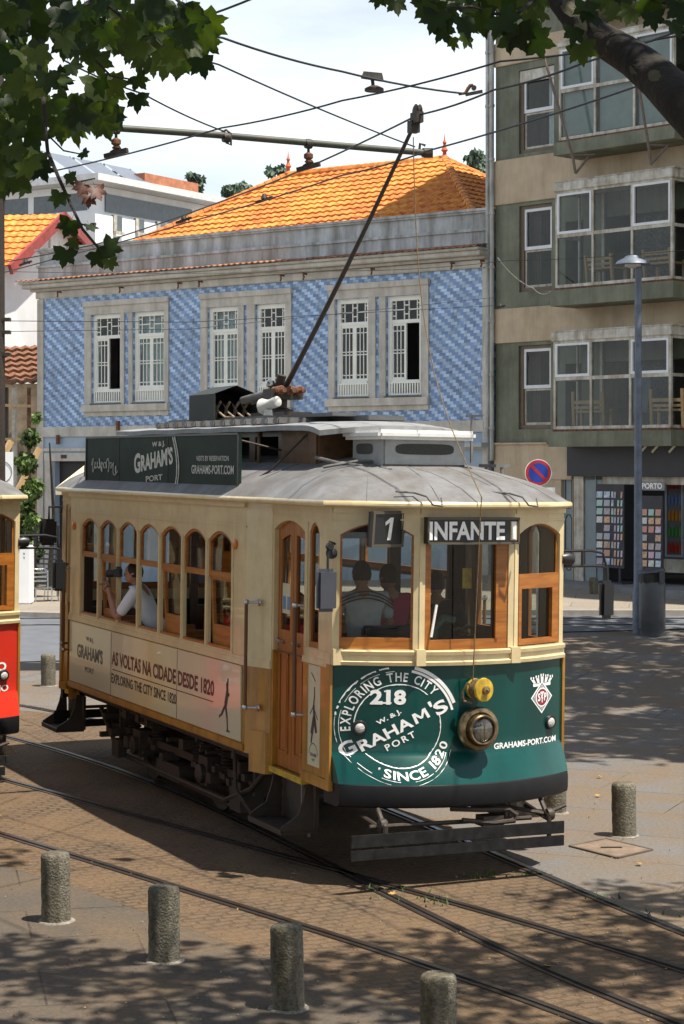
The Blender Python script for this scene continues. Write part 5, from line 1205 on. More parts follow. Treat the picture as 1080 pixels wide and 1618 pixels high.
# wooden chairs behind the bay glass
PINE = wood('pale_pine', (.42, .27, .12), (.55, .38, .19))
def bay_chair(b_, t_, label, curved=False):
    r = empty('wooden_chair', on_af(t_, -.45, b_ + .0), (0, 0, AF.rot[2] + (.3 if curved else 0)), label, 'chair', 'wooden chairs in the glass balconies')
    for sx in (-1, 1):
        for sy in (-1, 1):
            mb = MB(); hh = .46 if sy > 0 else (.70 if not curved else .85)
            mb.bar((sx * .36, sy * .22 - (.0), 0), (sx * .36, sy * .22 - (.08 if sy < 0 else 0), hh), .07, .07); mb.build('leg', PINE, r, bevel=.008)
    MB().box(-.37, .37, -.25, .26, .36, .41).build('seat', PINE, r, bevel=.01)
    mb = MB(); mb.bar((-.36, -.29, .6), (.36, -.29, .6), .03, .08); mb.bar((-.36, -.27, .48), (.36, -.27, .48), .03, .06); mb.build('backrest', PINE, r, bevel=.006)
    return r
bay_chair(bA[2], AF.t(938, OFF), 'low pine chair behind the glass of the upper balcony, left of the lamp head')
bay_chair(bA[2], AF.t(1030, OFF), 'low pine chair behind the glass of the upper balcony, right of the lamp head')
bay_chair(bB[2], AF.t(916, OFF), 'curved-back pine chair in the left corner of the lower glass balcony', True)
bay_chair(bB[2], AF.t(1040, OFF), 'pine armchair beside the drying clothes in the lower glass balcony', True)
mb = MB(); mb.grid(lambda u, v: (-.25 + .5 * u + .04 * math.sin(v * 5), .03 * math.sin(u * 12), -.9 * v), 16, 8); sh = mb.build('hanging_shirt', mat('blue_grey_shirt_cloth', (.22, .26, .32), .9)); sh.location = on_af(AF.t(985, OFF), -.3, bB[2] + 1.25); sh.rotation_euler = AF.rot
tag(sh, 'blue grey shirt hung to dry in the lower glass balcony', 'shirt')

# ---- buildings behind on the left
def quad_wall(P, th=.3): 
    mb = MB(); mb.poly(P); return mb
WHITEW = mat('bright_white_render', (.88, .89, .90), .8, var=.05, scale=1)
gh = empty('gabled_house', U(60, 733, 66) * 1, label='white house with orange tiled roof, red trimmed gable and round stone window', cat='house'); gh.location.z = 0
o = gh.location
A = U(84, 342, 66); C1 = U(3, 420, 63); C2 = U(140, 402, 70.5); D = Vector((-12, 2.2, 0))
def rel(*P): return [Vector(p) - o for p in P]
def down(p, z=0): q = Vector(p); q.z = z; return q
mb = MB(); mb.poly(rel(down(C1), down(C2), C2, A, C1)); mb.poly(rel(down(C1), C1, C1 + D, down(C1 + D))); mb.poly(rel(down(C2), down(C2 + D), C2 + D, C2)); mb.poly(rel(down(C1 + D), C1 + D, A + D, C2 + D, down(C2 + D))); mb.build('wall', WHITEW, gh)
e = Vector((.35, -.1, .06)); mb = MB(); k1 = (C1 - A) * .06; a_, c_ = rel(A + e, C1 + e + k1)
tile_roof(mb, c_ + D, c_, a_ + D, a_, 9, .28); a2, c2 = rel(A + e, C2 + e); tile_roof(mb, c2, c2 + D, a2, a2 + D, 9, .28); mb.build('roof', TILEO, gh)
mb = MB(); mb.bar(a_ + Vector((.05, -.1, -.1)), c_ + Vector((.05, -.1, -.1)), .12, .34); mb.bar(a_ + Vector((.05, -.1, -.1)), c2 + Vector((.05, -.1, -.1)), .12, .34); mb.build('gable_trim', mat('dark_red_trim_paint', (.35, .06, .05), .6, var=.2), gh)
gn = (C2 - C1).cross(Vector((0, 0, 1))).normalized(); gn = gn if gn.y < 0 else -gn
oc = U(79, 386, 66.3) + gn * .05 - o
mb = MB().use(GRAN).lathe([(.42, -.1), (.50, .02), (.46, .10), (.34, .10), (.30, .02)], oc, gn, 24); mb.use(mat('weathered_relief_stone', (.35, .3, .25), .8, var=.5, scale=6, bump=.8, bscale=9)).lathe([(.30, .03), (.2, .09), (.001, .12)], oc, gn, 16)
mb.build('round_window', None, gh, smooth=30)

vi = empty('hillside_villa', down(U(150, 700, 100)), label='big white modern villa on the hill with flat overhanging roofs and solar panels', cat='building')
vr = Vector((.53, .85, 0)).normalized(); vl = Vector((-.85, .53, 0)).normalized()
K = U(150, 330, 100) - vi.location; K.z -= 0
ztop = U(150, 300, 100).z; zroof = U(150, 287, 100).z
def vbox(mb, u0, u1, v0, v1, z0, z1): mb.box(u0, u1, v0, v1, z0, z1, fn=lambda p: vr * p.x + vl * p.y + Vector((0, 0, p.z)))
LN = 34.0
mb = MB(); vbox(mb, 0, LN, 0, 14, 0, ztop - 1.2); vbox(mb, 0.6, LN - 1, .6, 13, ztop - 1.2, zroof - .02); mb.build('wall', WHITEW, vi)
mb = MB(); vbox(mb, -.5, LN * .62, -.6, 14.5, zroof, zroof + .35); vbox(mb, LN * .64, LN, -.5, 14, zroof - 1.1, zroof - .8); mb.build('roof_slab', mat('white_fascia_board', (.75, .75, .74), .6), vi)
mb = MB()
WG = mat('dim_villa_glass', (.12, .14, .15), .15)
for (a, b, c, d, nm) in ((178, 192, 341, 366, 0), (213, 227, 346, 368, 0), (247, 260, 351, 368, 1)):
    # windows on the receding face: place by picture column
    def uu(px): k = (px - 540) / FPX; q = vi.location; return (q.x - k * q.y) / (k * vr.y - vr.x)
    u0, u1 = uu(a), uu(b); Yc = vi.location.y + vr.y * (u0 + u1) / 2; z0_, z1_ = H - (d - YH) * Yc / FPX, H - (c - YH) * Yc / FPX
    mb = MB().use(WG); vbox(mb, u0, u1, -.03, .1, z0_, z1_); mb.use(ALU); vbox(mb, u0, u0 + .25, -.08, -.031, z0_, z1_); vbox(mb, u0, u1, -.2, -.081, z0_ - .15, z0_); mb.build('window', None, vi)
for (a, b) in ((1.5, 9), (13, 17), (17.5, 29)):
    mb = MB(); vbox(mb, a, b, .5, .7, ztop - .9, zroof - .4); mb.build('strip_window', WG, vi)
for k in range(3): mb = MB(); vbox(mb, .58, .62, 1 + k * 4, 4.6 + k * 4, ztop - .9, zroof - .4); mb.build('strip_window', WG, vi)
BRICK = paving('orange_brickwork', (.48, .18, .08), (.40, .15, .07), .5, .18, (.4, .3, .22), 0, .02, (.45, .2, .1), .6, .8)
mb = MB(); vbox(mb, 8, 13, 3, 6, zroof + .36, zroof + 1.7); mb.build('brick_penthouse', mat('orange_brick', (.42, .16, .08), .8, var=.2, scale=3), vi)
PV = mat('solar_panel_blue', (.16, .18, .22), .3, var=.1)
for k in range(5):
    mb = MB(); u_ = .5 + k * 2.6 if k < 3 else 20 + (k - 3) * 5
    P = [vr * u_ + vl * 1.5, vr * (u_ + 2.3) + vl * 1.5, vr * (u_ + 2.9) + vl * 4.5, vr * (u_ + .6) + vl * 4.5]; zb2 = zroof + .4 if k < 3 else zroof - .3
    mb.poly([P[0] + Vector((0, 0, zb2)), P[1] + Vector((0, 0, zb2)), P[2] + Vector((0, 0, zb2 + 1.7)), P[3] + Vector((0, 0, zb2 + 1.7))]); mb.bar(P[3] + Vector((0, 0, zb2 - .3)), P[3] + Vector((0, 0, zb2 + 1.7)), .12, .12); mb.bar(P[2] + Vector((0, 0, zb2 - .3)), P[2] + Vector((0, 0, zb2 + 1.7)), .12, .12)
    mb.build('solar_panel', PV, vi)

# ruined shed beside the house
sd = empty('ruined_shed', down(U(30, 700, 60), .3), label='crumbling shed with a sagging old tile roof beside the blue house', cat='shed'); o = sd.location
mb = MB(); tile_roof(mb, U(-60, 612, 57) - o, U(60, 606, 57.5) - o, U(-60, 552, 61) - o, U(62, 548, 61.5) - o, 7, .3, .06, .09); mb.build('roof', TILER, sd)
mb = MB(); a_, b_ = U(-60, 610, 62) - o, U(62, 606, 62) - o; a_.z = b_.z = 0; mb.box(a_.x, b_.x, a_.y, a_.y + .2, 0, U(0, 606, 62).z - .3); mb.build('wall', mat('stained_shed_wall', (.32, .25, .17), .9, var=.35, scale=1.3, dirt=(.08, .06, .045)), sd)
for px, c, wd_ in ((8, IRON, .15), (22, ALU, .14), (45, TILER, .1)): p_ = U(px, 690, 57.6) - o; MB().box(p_.x - wd_ / 2, p_.x + wd_ / 2, p_.y, p_.y + wd_, 0, U(px, 612, 57.6).z - .3).build('post', c, sd)
p_, q_ = U(-5, 640, 57.4) - o, U(60, 642, 57.4) - o; MB().bar(p_, q_, .08, .08).build('cross_beam', PINE, sd); p_, q_ = U(-5, 694, 57.4) - o, U(60, 694, 57.4) - o; MB().bar(p_, q_, .08, .08).build('cross_beam', PINE, sd)

def simple(name, m, label, cat, mb, loc=None, rot=(0, 0, 0), group=None, **k):
    ob = mb.build(name, m, None, **k); 
    if loc is not None: ob.location = loc
    ob.rotation_euler = rot; return tag(ob, label, cat, group)
p0, p1 = U(62, 708, 54.5), U(25, 780, 54.2); p2 = p1 + (p1 - p0) * 1.6
simple('timber_prop', PINE, 'long raw timber prop leaning against the corner of the blue house', 'timber', MB().bar(p0 - p2, (0, 0, 0), .14, .14), p2)
p0, p1 = U(17, 697, 54.5), U(-8, 745, 54.2); p2 = p1 + (p1 - p0) * 2
simple('timber_prop', PINE, 'shorter timber prop leaning behind the white hoarding board', 'timber', MB().bar(p0 - p2, (0, 0, 0), .14, .14), p2)
g0 = down(U(8, 900, 50), gz(-8, 50)); mb = MB(); hb = empty('hoarding_board', g0, label='white hoarding board with faint round emblem at the left edge', cat='board')
zt, zb2 = U(8, 714, 50).z - g0.z, U(8, 777, 50).z - g0.z; MB().box(-.35, .2, -.02, .02, zb2, zt).build('panel', WHITEW, hb); MB().box(-.3, -.24, .021, .08, 0, zb2 + .2).build('post', PINE, hb); MB().box(.1, .16, .021, .08, 0, zb2 + .2).build('post', PINE, hb)
mb = MB(); mb.tube([(.0 + .22 * math.cos(t_ * .4) - .05, -.025, (zt + zb2) / 2 + .26 * math.sin(t_ * .4)) for t_ in range(16)], .01, 5, closed=True)
for k in range(3): mb.box(-.2 + k * .1, -.12 + k * .1, -.026, -.021, zb2 + .12, zb2 + .18)
mb.build('emblem', INKG, hb)
g0 = G(38, 962); cb = empty('white_cabinet', g0, label='tall white street cabinet between the red tram and the folding fence', cat='cabinet')
w_ = 24 / FPX * g0.y; ht = U(38, 862, g0.y).z - g0.z
MB().box(-w_ / 2, w_ / 2, -.15, .35, .12, ht).build('cabinet_body', WHITEW, cb, bevel=.03); MB().box(-w_ / 2 + .01, w_ / 2 - .01, -.14, .34, 0, .118).build('plinth', mat('grey_plinth', (.35, .33, .3)), cb)
mb = MB(); text(mb, 'V', lambda u, v: (u, -.153, v), .02, ht - .22, .06); text(mb, 'Y', lambda u, v: (u, -.153, v), .02, ht - .32, .06); mb.build('lettering', INK, cb)
# slatted fence
g0 = G(55, 955); fe = empty('slatted_fence', g0 + Vector((0, .6, 0)), label='dark slatted fence behind the white cabinet, beside the cafe chairs', cat='fence'); 
for k in range(12): MB().bar((-.1, 0, .35 + k * .125), (.42, .35, .30 + k * .125), .05, .04).build('slat', RUBBER, fe)
for x, y in ((-.1, .03), (.42, .38)): MB().box(x - .03, x + .03, y - .03, y + .03, 0, 1.9).build('post', RUBBER, fe)
# cafe chairs
def cafe_chair(px, py, rz, label):
    r = empty('cafe_chair', G(px, py), (0, 0, rz), label, 'chair', 'metal cafe chairs on the far pavement')
    for sx in (-1, 1):
        MB().tube([(sx * .2, -.2, 0), (sx * .19, -.16, .45)], .014, 6).build('leg', CHROME, r); MB().tube([(sx * .2, .22, 0), (sx * .19, .17, .45), (sx * .2, .22, .85)], .014, 6).build('leg', CHROME, r)
    MB().box(-.21, .21, -.2, .2, .44, .46).build('seat', CHROME, r, bevel=.008)
    mb = MB(); mb.tube([(-.2, .22, .85), (-.12, .26, .90), (.12, .26, .90), (.2, .22, .85)], .014, 6)
    for z_ in (.6, .7, .8): mb.box(-.19, .19, .2 + (z_ - .45) * .1, .215 + (z_ - .45) * .1, z_ - .02, z_ + .02)
    mb.build('backrest', CHROME, r)
cafe_chair(66, 958, .4, 'dull metal cafe chair half hidden by the tram mirror'); cafe_chair(86, 957, -1.9, 'shiny metal cafe chair right against the rear of the cream tram')
# parasol behind the tram
g0 = Vector(U(150, 760, 34)); g0.z = gz(g0.x, 34); pr = empty('parasol', g0, label='cream square parasol top showing behind the tram roof board', cat='parasol')
zt, zb2 = U(135, 722, 34).z - g0.z, U(100, 770, 34).z - g0.z
MB().lathe([(.02, 0), (.02, zt)], (0, 0, 0), (0, 0, 1), 10).build('pole', ALU, pr); mb = MB(); c4 = [(-.6, -.6), (.6, -.6), (.6, .6), (-.6, .6)]
mb.add([(x, y, zb2) for x, y in c4] + [(0, 0, zt)] + [(x, y, zb2 - .12) for x, y in c4], [(0, 1, 4), (1, 2, 4), (2, 3, 4), (3, 0, 4), (0, 5, 6, 1), (1, 6, 7, 2), (2, 7, 8, 3), (3, 8, 5, 0)]); mb.build('canopy', mat('cream_canvas', (.72, .62, .42), .9), pr)

age(TILES, .35, .9, 0, .38, .6, (.6, .6, .6)); age(TILES, .5, 5, 1, .35, .5, (.5, .48, .42)); age(TILEO, .7, 5, 0, .35, .6, (.5, .25, .15)); age(TILER, .7, 9)
age(MOSAIC, .35, 2.2, 1, .4, .62); age(TAN, .3, 1.6, 1, .38, .6, (.45, .36, .25)); age(GRAN, .28, 3, 1, .38, .6); age(RENDER, .6, 2.5, 1, .38, .62); age(ALU, .5, 7, 1, .36, .55, (.4, .3, .2)); age(WHITEW, .08, .7, 1, .4, .6)
age(CREAM, .10, 7, 1, .36, .52, (.5, .36, .2)); age(ROOFC, .45, 2.2, 0, .38, .6, (.6, .5, .4)); age(OCHRE, .35, 8, 1, .36, .52, (.3, .2, .1)); age(TEAL, .25, 3, 1, .38, .55, (.4, .4, .4)); age(PIPE, .5, 6, 1, .4, .6)
# ------------------------------------------------------------------ street furniture
STONE = mat('rough_bollard_granite', (.17, .15, .11), .9, var=.5, scale=30, dirt=(.06, .057, .042), bump=.8, bscale=60); age(STONE, .7, 5, 1, .40, .58, (.45, .40, .28))
bol = [((88, 1456), 46, 108, 'weathered stone bollard on the left of the near row, nearest the rail', 0), ((259, 1518), 50, 118, 'weathered stone bollard second from the left in the near row, below the tram shadow', 0), ((455, 1594), 52, 132, 'weathered stone bollard third in the near row, right of the paving dapples', 0),
       ((692, 1672), 58, 132, 'weathered stone bollard cut off by the bottom edge of the picture', 0), ((986, 1321), 38, 84, 'lichen stained stone bollard beside the square drain cover', 1), ((876, 1284), 36, 80, 'stone bollard half hidden behind the tram bumper', 0),
       ((76, 1084), 23, 50, 'stone bollard between the two trams at the road edge', 0), ((938, 947), 14, 34, 'pale stone bollard on the far pavement left of the lamp post', 0)]
for i, (g, wpx, hpx, lab, sl) in enumerate(bol):
    p = G(*g); rad = wpx / 2 / FPX * p.y; hh = hpx / FPX * p.y * 1.0; rr = random.Random(i); mb = MB(); n = 28; prof = [(rad * 1.02, -.05), (rad * 1.02, .0), (rad, .04)] + [(rad * (1 + .02 * math.sin(k * 2.3 + i)), .04 + (hh - .06) * k / 8) for k in range(1, 8)] + [(rad * 1.0, hh - .03), (rad * .93, hh - .005), (rad * .8, hh + .004), (.001, hh + .006)]
    sq = rr.random() * 9
    mb.lathe(prof, (0, 0, 0), (0, 0, 1), n, fn=lambda v: Vector((v.x * (1 + .03 * noise.noise((v.x * 9 + sq, v.y * 9, v.z * 6))), v.y * (1 + .03 * noise.noise((v.x * 8, v.y * 9 + sq, v.z * 6))), v.z)))
    b_ = empty('stone_bollard', p, (0, 0, rr.random() * 6), lab, 'bollard', 'stone bollards along the tram tracks'); b_.rotation_euler = (rr.uniform(-.018, .018), rr.uniform(-.02, .02), rr.random())
    mb.build('shaft', STONE, b_, smooth=50)
    mb = MB(); mb.lathe([(rad * 1.28, .002), (rad * 1.2, .012), (rad * 1.0, .015)], (0, 0, 0), (0, 0, 1), 22, fn=lambda v: Vector((v.x * (1 + .15 * noise.noise((v.x * 7, v.y * 7, sq))), v.y, v.z))); mb.build('mortar_collar', mat('pale_mortar', (.26, .23, .19), .9, var=.3, scale=20), b_)
# lamp post
g0 = G(1008, 1001); lp = empty('street_lamp', g0, label='tall slim blue-grey lamp post with a flat conical hood', cat='street lamp'); zt = U(1008, 408, g0.y).z - g0.z
LPM = mat('blue_grey_post_paint', (.13, .16, .21), .5, var=.2, scale=5)
MB().lathe([(.11, 0), (.11, .8), (.085, .85), (.075, 3), (.065, zt)], (0, 0, 0), (0, 0, 1), 16).build('post', LPM, lp, smooth=30)
MB().lathe([(.34, -.10), (.30, -.04), (.16, .03), (.14, .06), (.04, .08), (.001, .09)], (-.10, 0, zt - .02), (0, 0, 1), 28).build('hood', LPM, lp, smooth=30)
MB().lathe([(.16, 0), (.15, -.06), (.001, -.10)], (-.10, 0, zt - .10), (0, 0, 1), 20).build('diffuser', mat('frosted_diffuser', (.6, .6, .6), .3), lp, smooth=True)
# bin
g0 = G(1030, 1004); bn = empty('litter_bin', g0, (0, 0, -.1), label='dark grey litter bin with a curved hood beside the lamp post', cat='bin'); s_ = g0.y / FPX
BINM = mat('dark_grey_bin_plastic', (.06, .065, .072), .45, var=.12, scale=6); w_ = 21 * s_; h_ = 106 * s_
def oval(v, k=.8): return Vector((v.x, v.y * k, v.z))
mb = MB().lathe([(w_ * .95, 0), (w_ * .95, .10), (w_, .12), (w_, h_ * .78), (w_ * .96, h_ * .80), (w_ * .9, h_ * .80)], (0, 0, 0), (0, 0, 1), 28, fn=oval); mb.build('bin_body', BINM, bn, smooth=30)
mb = MB(); 
for i in range(9): a = -.9 + i * .225
mb.lathe([(w_ * .92, h_ * .93), (w_ * 1.0, h_ * .94), (w_ * .96, h_ * .975), (w_ * .6, h_ * 1.0), (.001, h_)], (0, 0, 0), (0, 0, 1), 28, fn=lambda v: Vector((v.x, v.y * .8, v.z + v.x * .12))); mb.build('hood', BINM, bn, smooth=30)
mb = MB(); mb.box(-w_ * .9, -w_ * .62, -.12, .12, h_ * .78, h_ * .94); mb.box(w_ * .5, w_ * .9, -.2, .2, h_ * .78, h_ * .97); mb.box(-w_ * .6, w_ * .5, .02, .2, h_ * .78, h_ * .95); mb.build('hood_support', BINM, bn)
MB().box(-w_ * .6, w_ * .1, -.19, .015, h_ * .79, h_ * .92).build('opening', DARKIN, bn)
# no parking sign
Ys = 37.0; c_ = U(850, 747, Ys); sr = 21.5 * Ys / FPX; g0 = Vector((c_.x, Ys + .06, gz(c_.x, Ys))); sg = empty('no_parking_sign', g0, label='round red and blue no parking sign above the tram roof', cat='road sign')
c_ -= g0; MB().tube([(0, 0, 0), (0, 0, c_.z + .2)], .035, 10).build('post', ALU, sg, smooth=True)
def disc(mb, r, y, n=40): mb.poly([(c_.x + r * math.cos(2 * math.pi * i / n), y, c_.z + r * math.sin(2 * math.pi * i / n)) for i in range(n)])
mb = MB().use(ALU).lathe([(sr, 0), (sr, .015), (sr * .95, .017)], (c_.x, -.055, c_.z), (0, -1, 0), 40); mb.use(WHITEP); disc(mb, sr * .985, -.074); mb.use(mat('sign_red', (.55, .03, .04), .4)); disc(mb, sr * .94, -.0755); mb.use(mat('sign_blue', (.02, .06, .42), .4)); disc(mb, sr * .72, -.077)
mb.use(MATS['sign_red']); d_ = sr * .8; mb.bar((c_.x - d_ * .7, -.0785, c_.z + d_ * .7), (c_.x + d_ * .7, -.0785, c_.z - d_ * .7), sr * .22, .001, up=(0, 1, 0)); mb.build('sign_face', None, sg)
MB().box(c_.x - .02, c_.x + .32, -.07, -.04, c_.z - sr - .14, c_.z - sr - .02).build('plate', WHITEP, sg)
# left mast
g0 = down(U(-2, 700, 24), 0); ms = empty('overhead_line_mast', g0, label='dark steel mast at the left edge that carries the wires', cat='mast'); MB().lathe([(.09, 0), (.07, 6.0), (.06, 9.0)], (0, 0, 0), (0, 0, 1), 14).build('post', IRON, ms, smooth=True)
mb = MB()
for py in (262, 300, 505, 525, 560): z_ = U(0, py, 24).z; MB().box(-.1, .14, -.06, .06, z_ - .02, z_ + .02).build('clamp', IRON, ms)
pass
# cover plates
c = [G(900, 1338), G(958, 1327), G(1030, 1344), G(975, 1357)]; o = sum(c, Vector()) / 4
mb = MB().use(mat('rusty_cover_frame', (.12, .09, .07), .7, var=.3)); P = [p - o for p in c]; lift = lambda p, z: Vector((p.x, p.y, z))
for a, b in zip(P, P[1:] + P[:1]): mb.bar(lift(a, .008), lift(b, .008), .03, .016)
mb.use(mat('pinkish_slab_infill', (.20, .145, .10), .85, var=.2, scale=6, bump=.3)).poly([lift(p, .012) for p in P]); mb.use(RUBBER).box(-.1, .1, -.02, .02, .012, .018); mb.build('drain_cover', None).location = o
tag(bpy.data.objects['drain_cover'], 'square stone-filled drain cover in front of the lichened bollard', 'drain cover')

# ------------------------------------------------------------------ overhead wires (all at true height over the tracks)
WIRE = mat('black_overhead_wire', (.02, .022, .03), .5, var=.1)
def cat_pts(P, sag, n=8):
    out = []
    for a, b in zip(P[:-1], P[1:]):
        for i in range(n): t = i / n; out.append(a.lerp(b, t) - Vector((0, 0, sag * 4 * t * (1 - t))))
    return out + [P[-1]]
def wire(P, label, r=.0085, sag=0.02, group='overhead tram wires', cat='wire', name='overhead_wire', m=WIRE):
    Q = cat_pts(P, sag); o = Q[0].copy(); ob = MB().tube([q - o for q in Q], r, 6).build(name, m, None, smooth=True); ob.location = o; return tag(ob, label, cat, group)
HW = 3.23
TIP = TM @ Vector((3.08, 0, 6.75 + ZO)); dzt = TIP.z - H + .03
w6 = [AH(-60, 425, HW), AH(155, 385, HW), AH(425, 290, HW), Vector((TIP.x, TIP.y, H + HW)), AH(780, 142, HW), AH(920, 100, HW), AH(1250, -20, HW)]
wire(w6, 'contact wire resting on the raised trolley pole head', .0095)
wire([AH(-80, 450, HW), AH(100, 405, HW), AH(300, 350, HW), AH(540, 277, HW), AH(680, 237, HW), AH(1010, 135, HW), AH(1300, 40, HW)], 'contact wire passing just under the end of the pipe arm', .0095)
wire([AH(-100, 315, HW), AH(85, 270, HW), AH(350, 202, HW), AH(540, 159, HW), AH(790, 97, HW), AH(1050, 60, HW), AH(1400, -10, HW)], 'wire crossing above the pipe arm from the left leaves to the apartment block', .0085)
wire([AH(200, 20, 3.3), AH(352, 60, 3.3), AH(540, 113, 3.28), AH(735, 148, 3.26)], 'wire from the left leaves carrying a clamp and ending at the curved fitting', .0095)
wire([AH(250, 62, 3.4), AH(345, 102, 3.4), AH(655, 232, 3.4)], 'diagonal stay wire running down to the tip of the pipe arm', .008)
wire([AH(100, 95, 3.4), AH(225, 148, 3.4), AH(355, 208, 3.4)], 'stay wire from the leaves to the middle clamp of the pipe arm', .008)
wire([AH(180, 64, 3.5), AH(245, 47, 3.5), AH(400, -3, 3.5), AH(560, -60, 3.5)], 'short wire crossing the top edge above the left leaves', .009)
far = U(1150, 388, 36); wire([U(-30, 428, 40), U(540, 428, 40), U(800, 412, 38), far], 'thin wire stretched low in front of the house eaves', .006, .05)
wire([U(-5, 507, 28), U(300, 509, 34), U(780, 483, 42)], 'thin wire stretched across the tiled house windows', .006, .0)
wire([U(-5, 524, 28), U(300, 520, 34), U(782, 470, 44)], 'second thin wire across the tiled house windows, sloping up to the drainpipe', .005, .0)
wire([U(786, 407, 45), U(842, 455, 44), U(870, 460, 44)], 'pale cable looping from the drainpipe to the lower balcony', .012, .1, 'service cables on the walls', 'cable', 'service_cable', ALU)
wire([U(770, 470, 46.5), U(757, 600, 47), U(765, 690, 47)], 'thin cable hanging down the tiled wall beside the drainpipe', .008, .0, 'service cables on the walls', 'cable', 'service_cable', GRAN)
arm = empty('pipe_arm', AH(-40, 187, 3.4), label='horizontal pipe arm reaching over the tracks with hanging insulators', cat='wire support arm'); o = arm.location
a_, b_ = AH(-40, 187, 3.4) - o, AH(678, 242, 3.4) - o
MB().tube([a_, a_.lerp(b_, .5) + Vector((0, 0, .02)), b_], .036, 12).build('pipe', mat('olive_grey_steel', (.07, .075, .055), .55, metal=.3, var=.2), arm, smooth=True)
for px in (183, 357, 487, 672):
    t_ = (px + 40) / 718.; p = AH(px, 242 - (678 - px) * 55 / 718., 3.4) - o; mb = MB().use(IRON); mb.lathe([(.05, -.035), (.055, 0), (.05, .035)], p, (b_ - a_), 12)
    if px in (183, 487):
        mb.use(IRON).tube([p + Vector((0, 0, -.02)), p + Vector((0, 0, -.10))], .015, 6); mb.use(RUST).lathe([(.02, .02), (.05, .0), (.05, -.04), (.025, -.06), (.045, -.08), (.02, -.10)], p + Vector((0, 0, -.11)), (0, 0, 1), 12); mb.use(IRON); q_ = p + Vector((0, 0, -.25)); mb.bar(q_ + Vector((-.12, .05, -.02)), q_ + Vector((.12, -.05, .03)), .05, .045); mb.bar(q_ + Vector((-.05, 0, 0)), q_ + Vector((.05, 0, .06)), .04, .05)
    elif px == 357: mb.tube([p + Vector((-.05, 0, .05)), p + Vector((.0, 0, .08)), p + Vector((.05, 0, .04)), p + Vector((.05, 0, -.08)), p + Vector((.0, 0, -.05))], .014, 6)
    else: mb.tube([p + Vector((-.07, 0, 0)), p + Vector((-.06, 0, .10)), p + Vector((0, 0, .08))], .016, 6); mb.lathe([(.055, -.05), (.055, .05)], p + Vector((.03, 0, 0)), (1, 0, 0), 10)
    mb.build('insulator', None, arm, smooth=35)
def fitting(p, label, kind):
    r = empty('wire_fitting', p, label=label, cat='wire fitting', group='fittings clamped to the overhead wires')
    mb = MB().use(mat('grey_cast_fitting', (.13, .12, .10), .6, var=.3, scale=20))
    if kind == 0:
        mb.add([(-.13, -.04, .02), (.13, -.04, -.02), (.11, -.04, .07), (-.10, -.04, .09), (-.13, .04, .02), (.13, .04, -.02), (.11, .04, .07), (-.10, .04, .09)], [(0, 1, 2, 3), (7, 6, 5, 4), (0, 4, 5, 1), (1, 5, 6, 2), (2, 6, 7, 3), (3, 7, 4, 0)]); mb.use(IRON).tube([(0, 0, 0), (.01, 0, -.08)], .02, 6); mb.lathe([(.11, -.03), (.11, 0), (.05, .03)], (.02, 0, -.10), (0, 0, 1), 12)
    elif kind == 1:
        mb.use(RUST).tube([(-.08, 0, -.02), (.0, 0, .0), (.03, 0, .05), (.06, 0, .09), (.09, 0, .10)], [.01, .02, .022, .022, .012], 8); mb.use(IRON).bar((.0, 0, -.02), (.20, 0, .02), .04, .035); mb.lathe([(.03, -.02), (.03, .02)], (.10, 0, .06), (0, 1, 0), 12)
    else:
        mb.use(IRON).bar((-.14, .08, -.035), (.14, -.08, .035), .04, .04); mb.lathe([(.06, -.03), (.03, .05)], (0, 0, .05), (0, 0, 1), 10); mb.bar((.0, 0, .05), (.10, -.05, .0), .03, .04)
    mb.build('clamp_body', None, r, smooth=35); r.scale = (.75, .75, .75)
fitting(AH(588, 126, 3.28), 'grey wire clamp hanging mid-span against the sky', 0)
fitting(AH(735, 147, 3.26), 'curved rusty wire fitting beside the drainpipe top', 1)
fitting(AH(290, 348, HW), 'small dark wire clip in front of the orange roof edge', 2); fitting(AH(417, 316, HW), 'tiny wire clip in front of the orange roof middle', 2); fitting(AH(40, 416, HW), 'small dark wire clip in front of the white gabled house', 2); fitting(U(790, 485, 42), 'thin wire clip at the drainpipe', 2)

# ------------------------------------------------------------------ trees
LEAF = bpy.data.materials.new('plane_tree_leaf'); LEAF.use_nodes = True
t = LEAF.node_tree; t.nodes.clear(); o_ = N(t, 'ShaderNodeOutputMaterial'); pb_ = N(t, 'ShaderNodeBsdfPrincipled'); tl_ = N(t, 'ShaderNodeBsdfTranslucent'); ms_ = N(t, 'ShaderNodeMixShader')
c = N(t, 'ShaderNodeTexCoord'); n = N(t, 'ShaderNodeTexNoise'); n.inputs['Scale'].default_value = 5; n.inputs['Detail'].default_value = 4; L(t, c.outputs['Object'], n.inputs[0])
r = N(t, 'ShaderNodeValToRGB'); r.color_ramp.elements[0].position = .35; r.color_ramp.elements[1].position = .7; r.color_ramp.elements[0].color = (.010, .022, .006, 1); r.color_ramp.elements[1].color = (.030, .055, .010, 1)
L(t, n.outputs[0], r.inputs[0]); gi_ = N(t, 'ShaderNodeNewGeometry'); h0_ = N(t, 'ShaderNodeHueSaturation'); m0_ = N(t, 'ShaderNodeMapRange'); m0_.inputs[3].default_value = .55; m0_.inputs[4].default_value = 1.9; L(t, gi_.outputs['Random Per Island'], m0_.inputs[0]); L(t, m0_.outputs[0], h0_.inputs['Value']); m1_ = N(t, 'ShaderNodeMapRange'); m1_.inputs[3].default_value = .515; m1_.inputs[4].default_value = .465; L(t, gi_.outputs['Random Per Island'], m1_.inputs[0]); L(t, m1_.outputs[0], h0_.inputs['Hue']); L(t, r.outputs[0], h0_.inputs['Color']); L(t, h0_.outputs[0], pb_.inputs['Base Color']); pb_.inputs['Roughness'].default_value = .55; pb_.inputs['Specular IOR Level'].default_value = .3
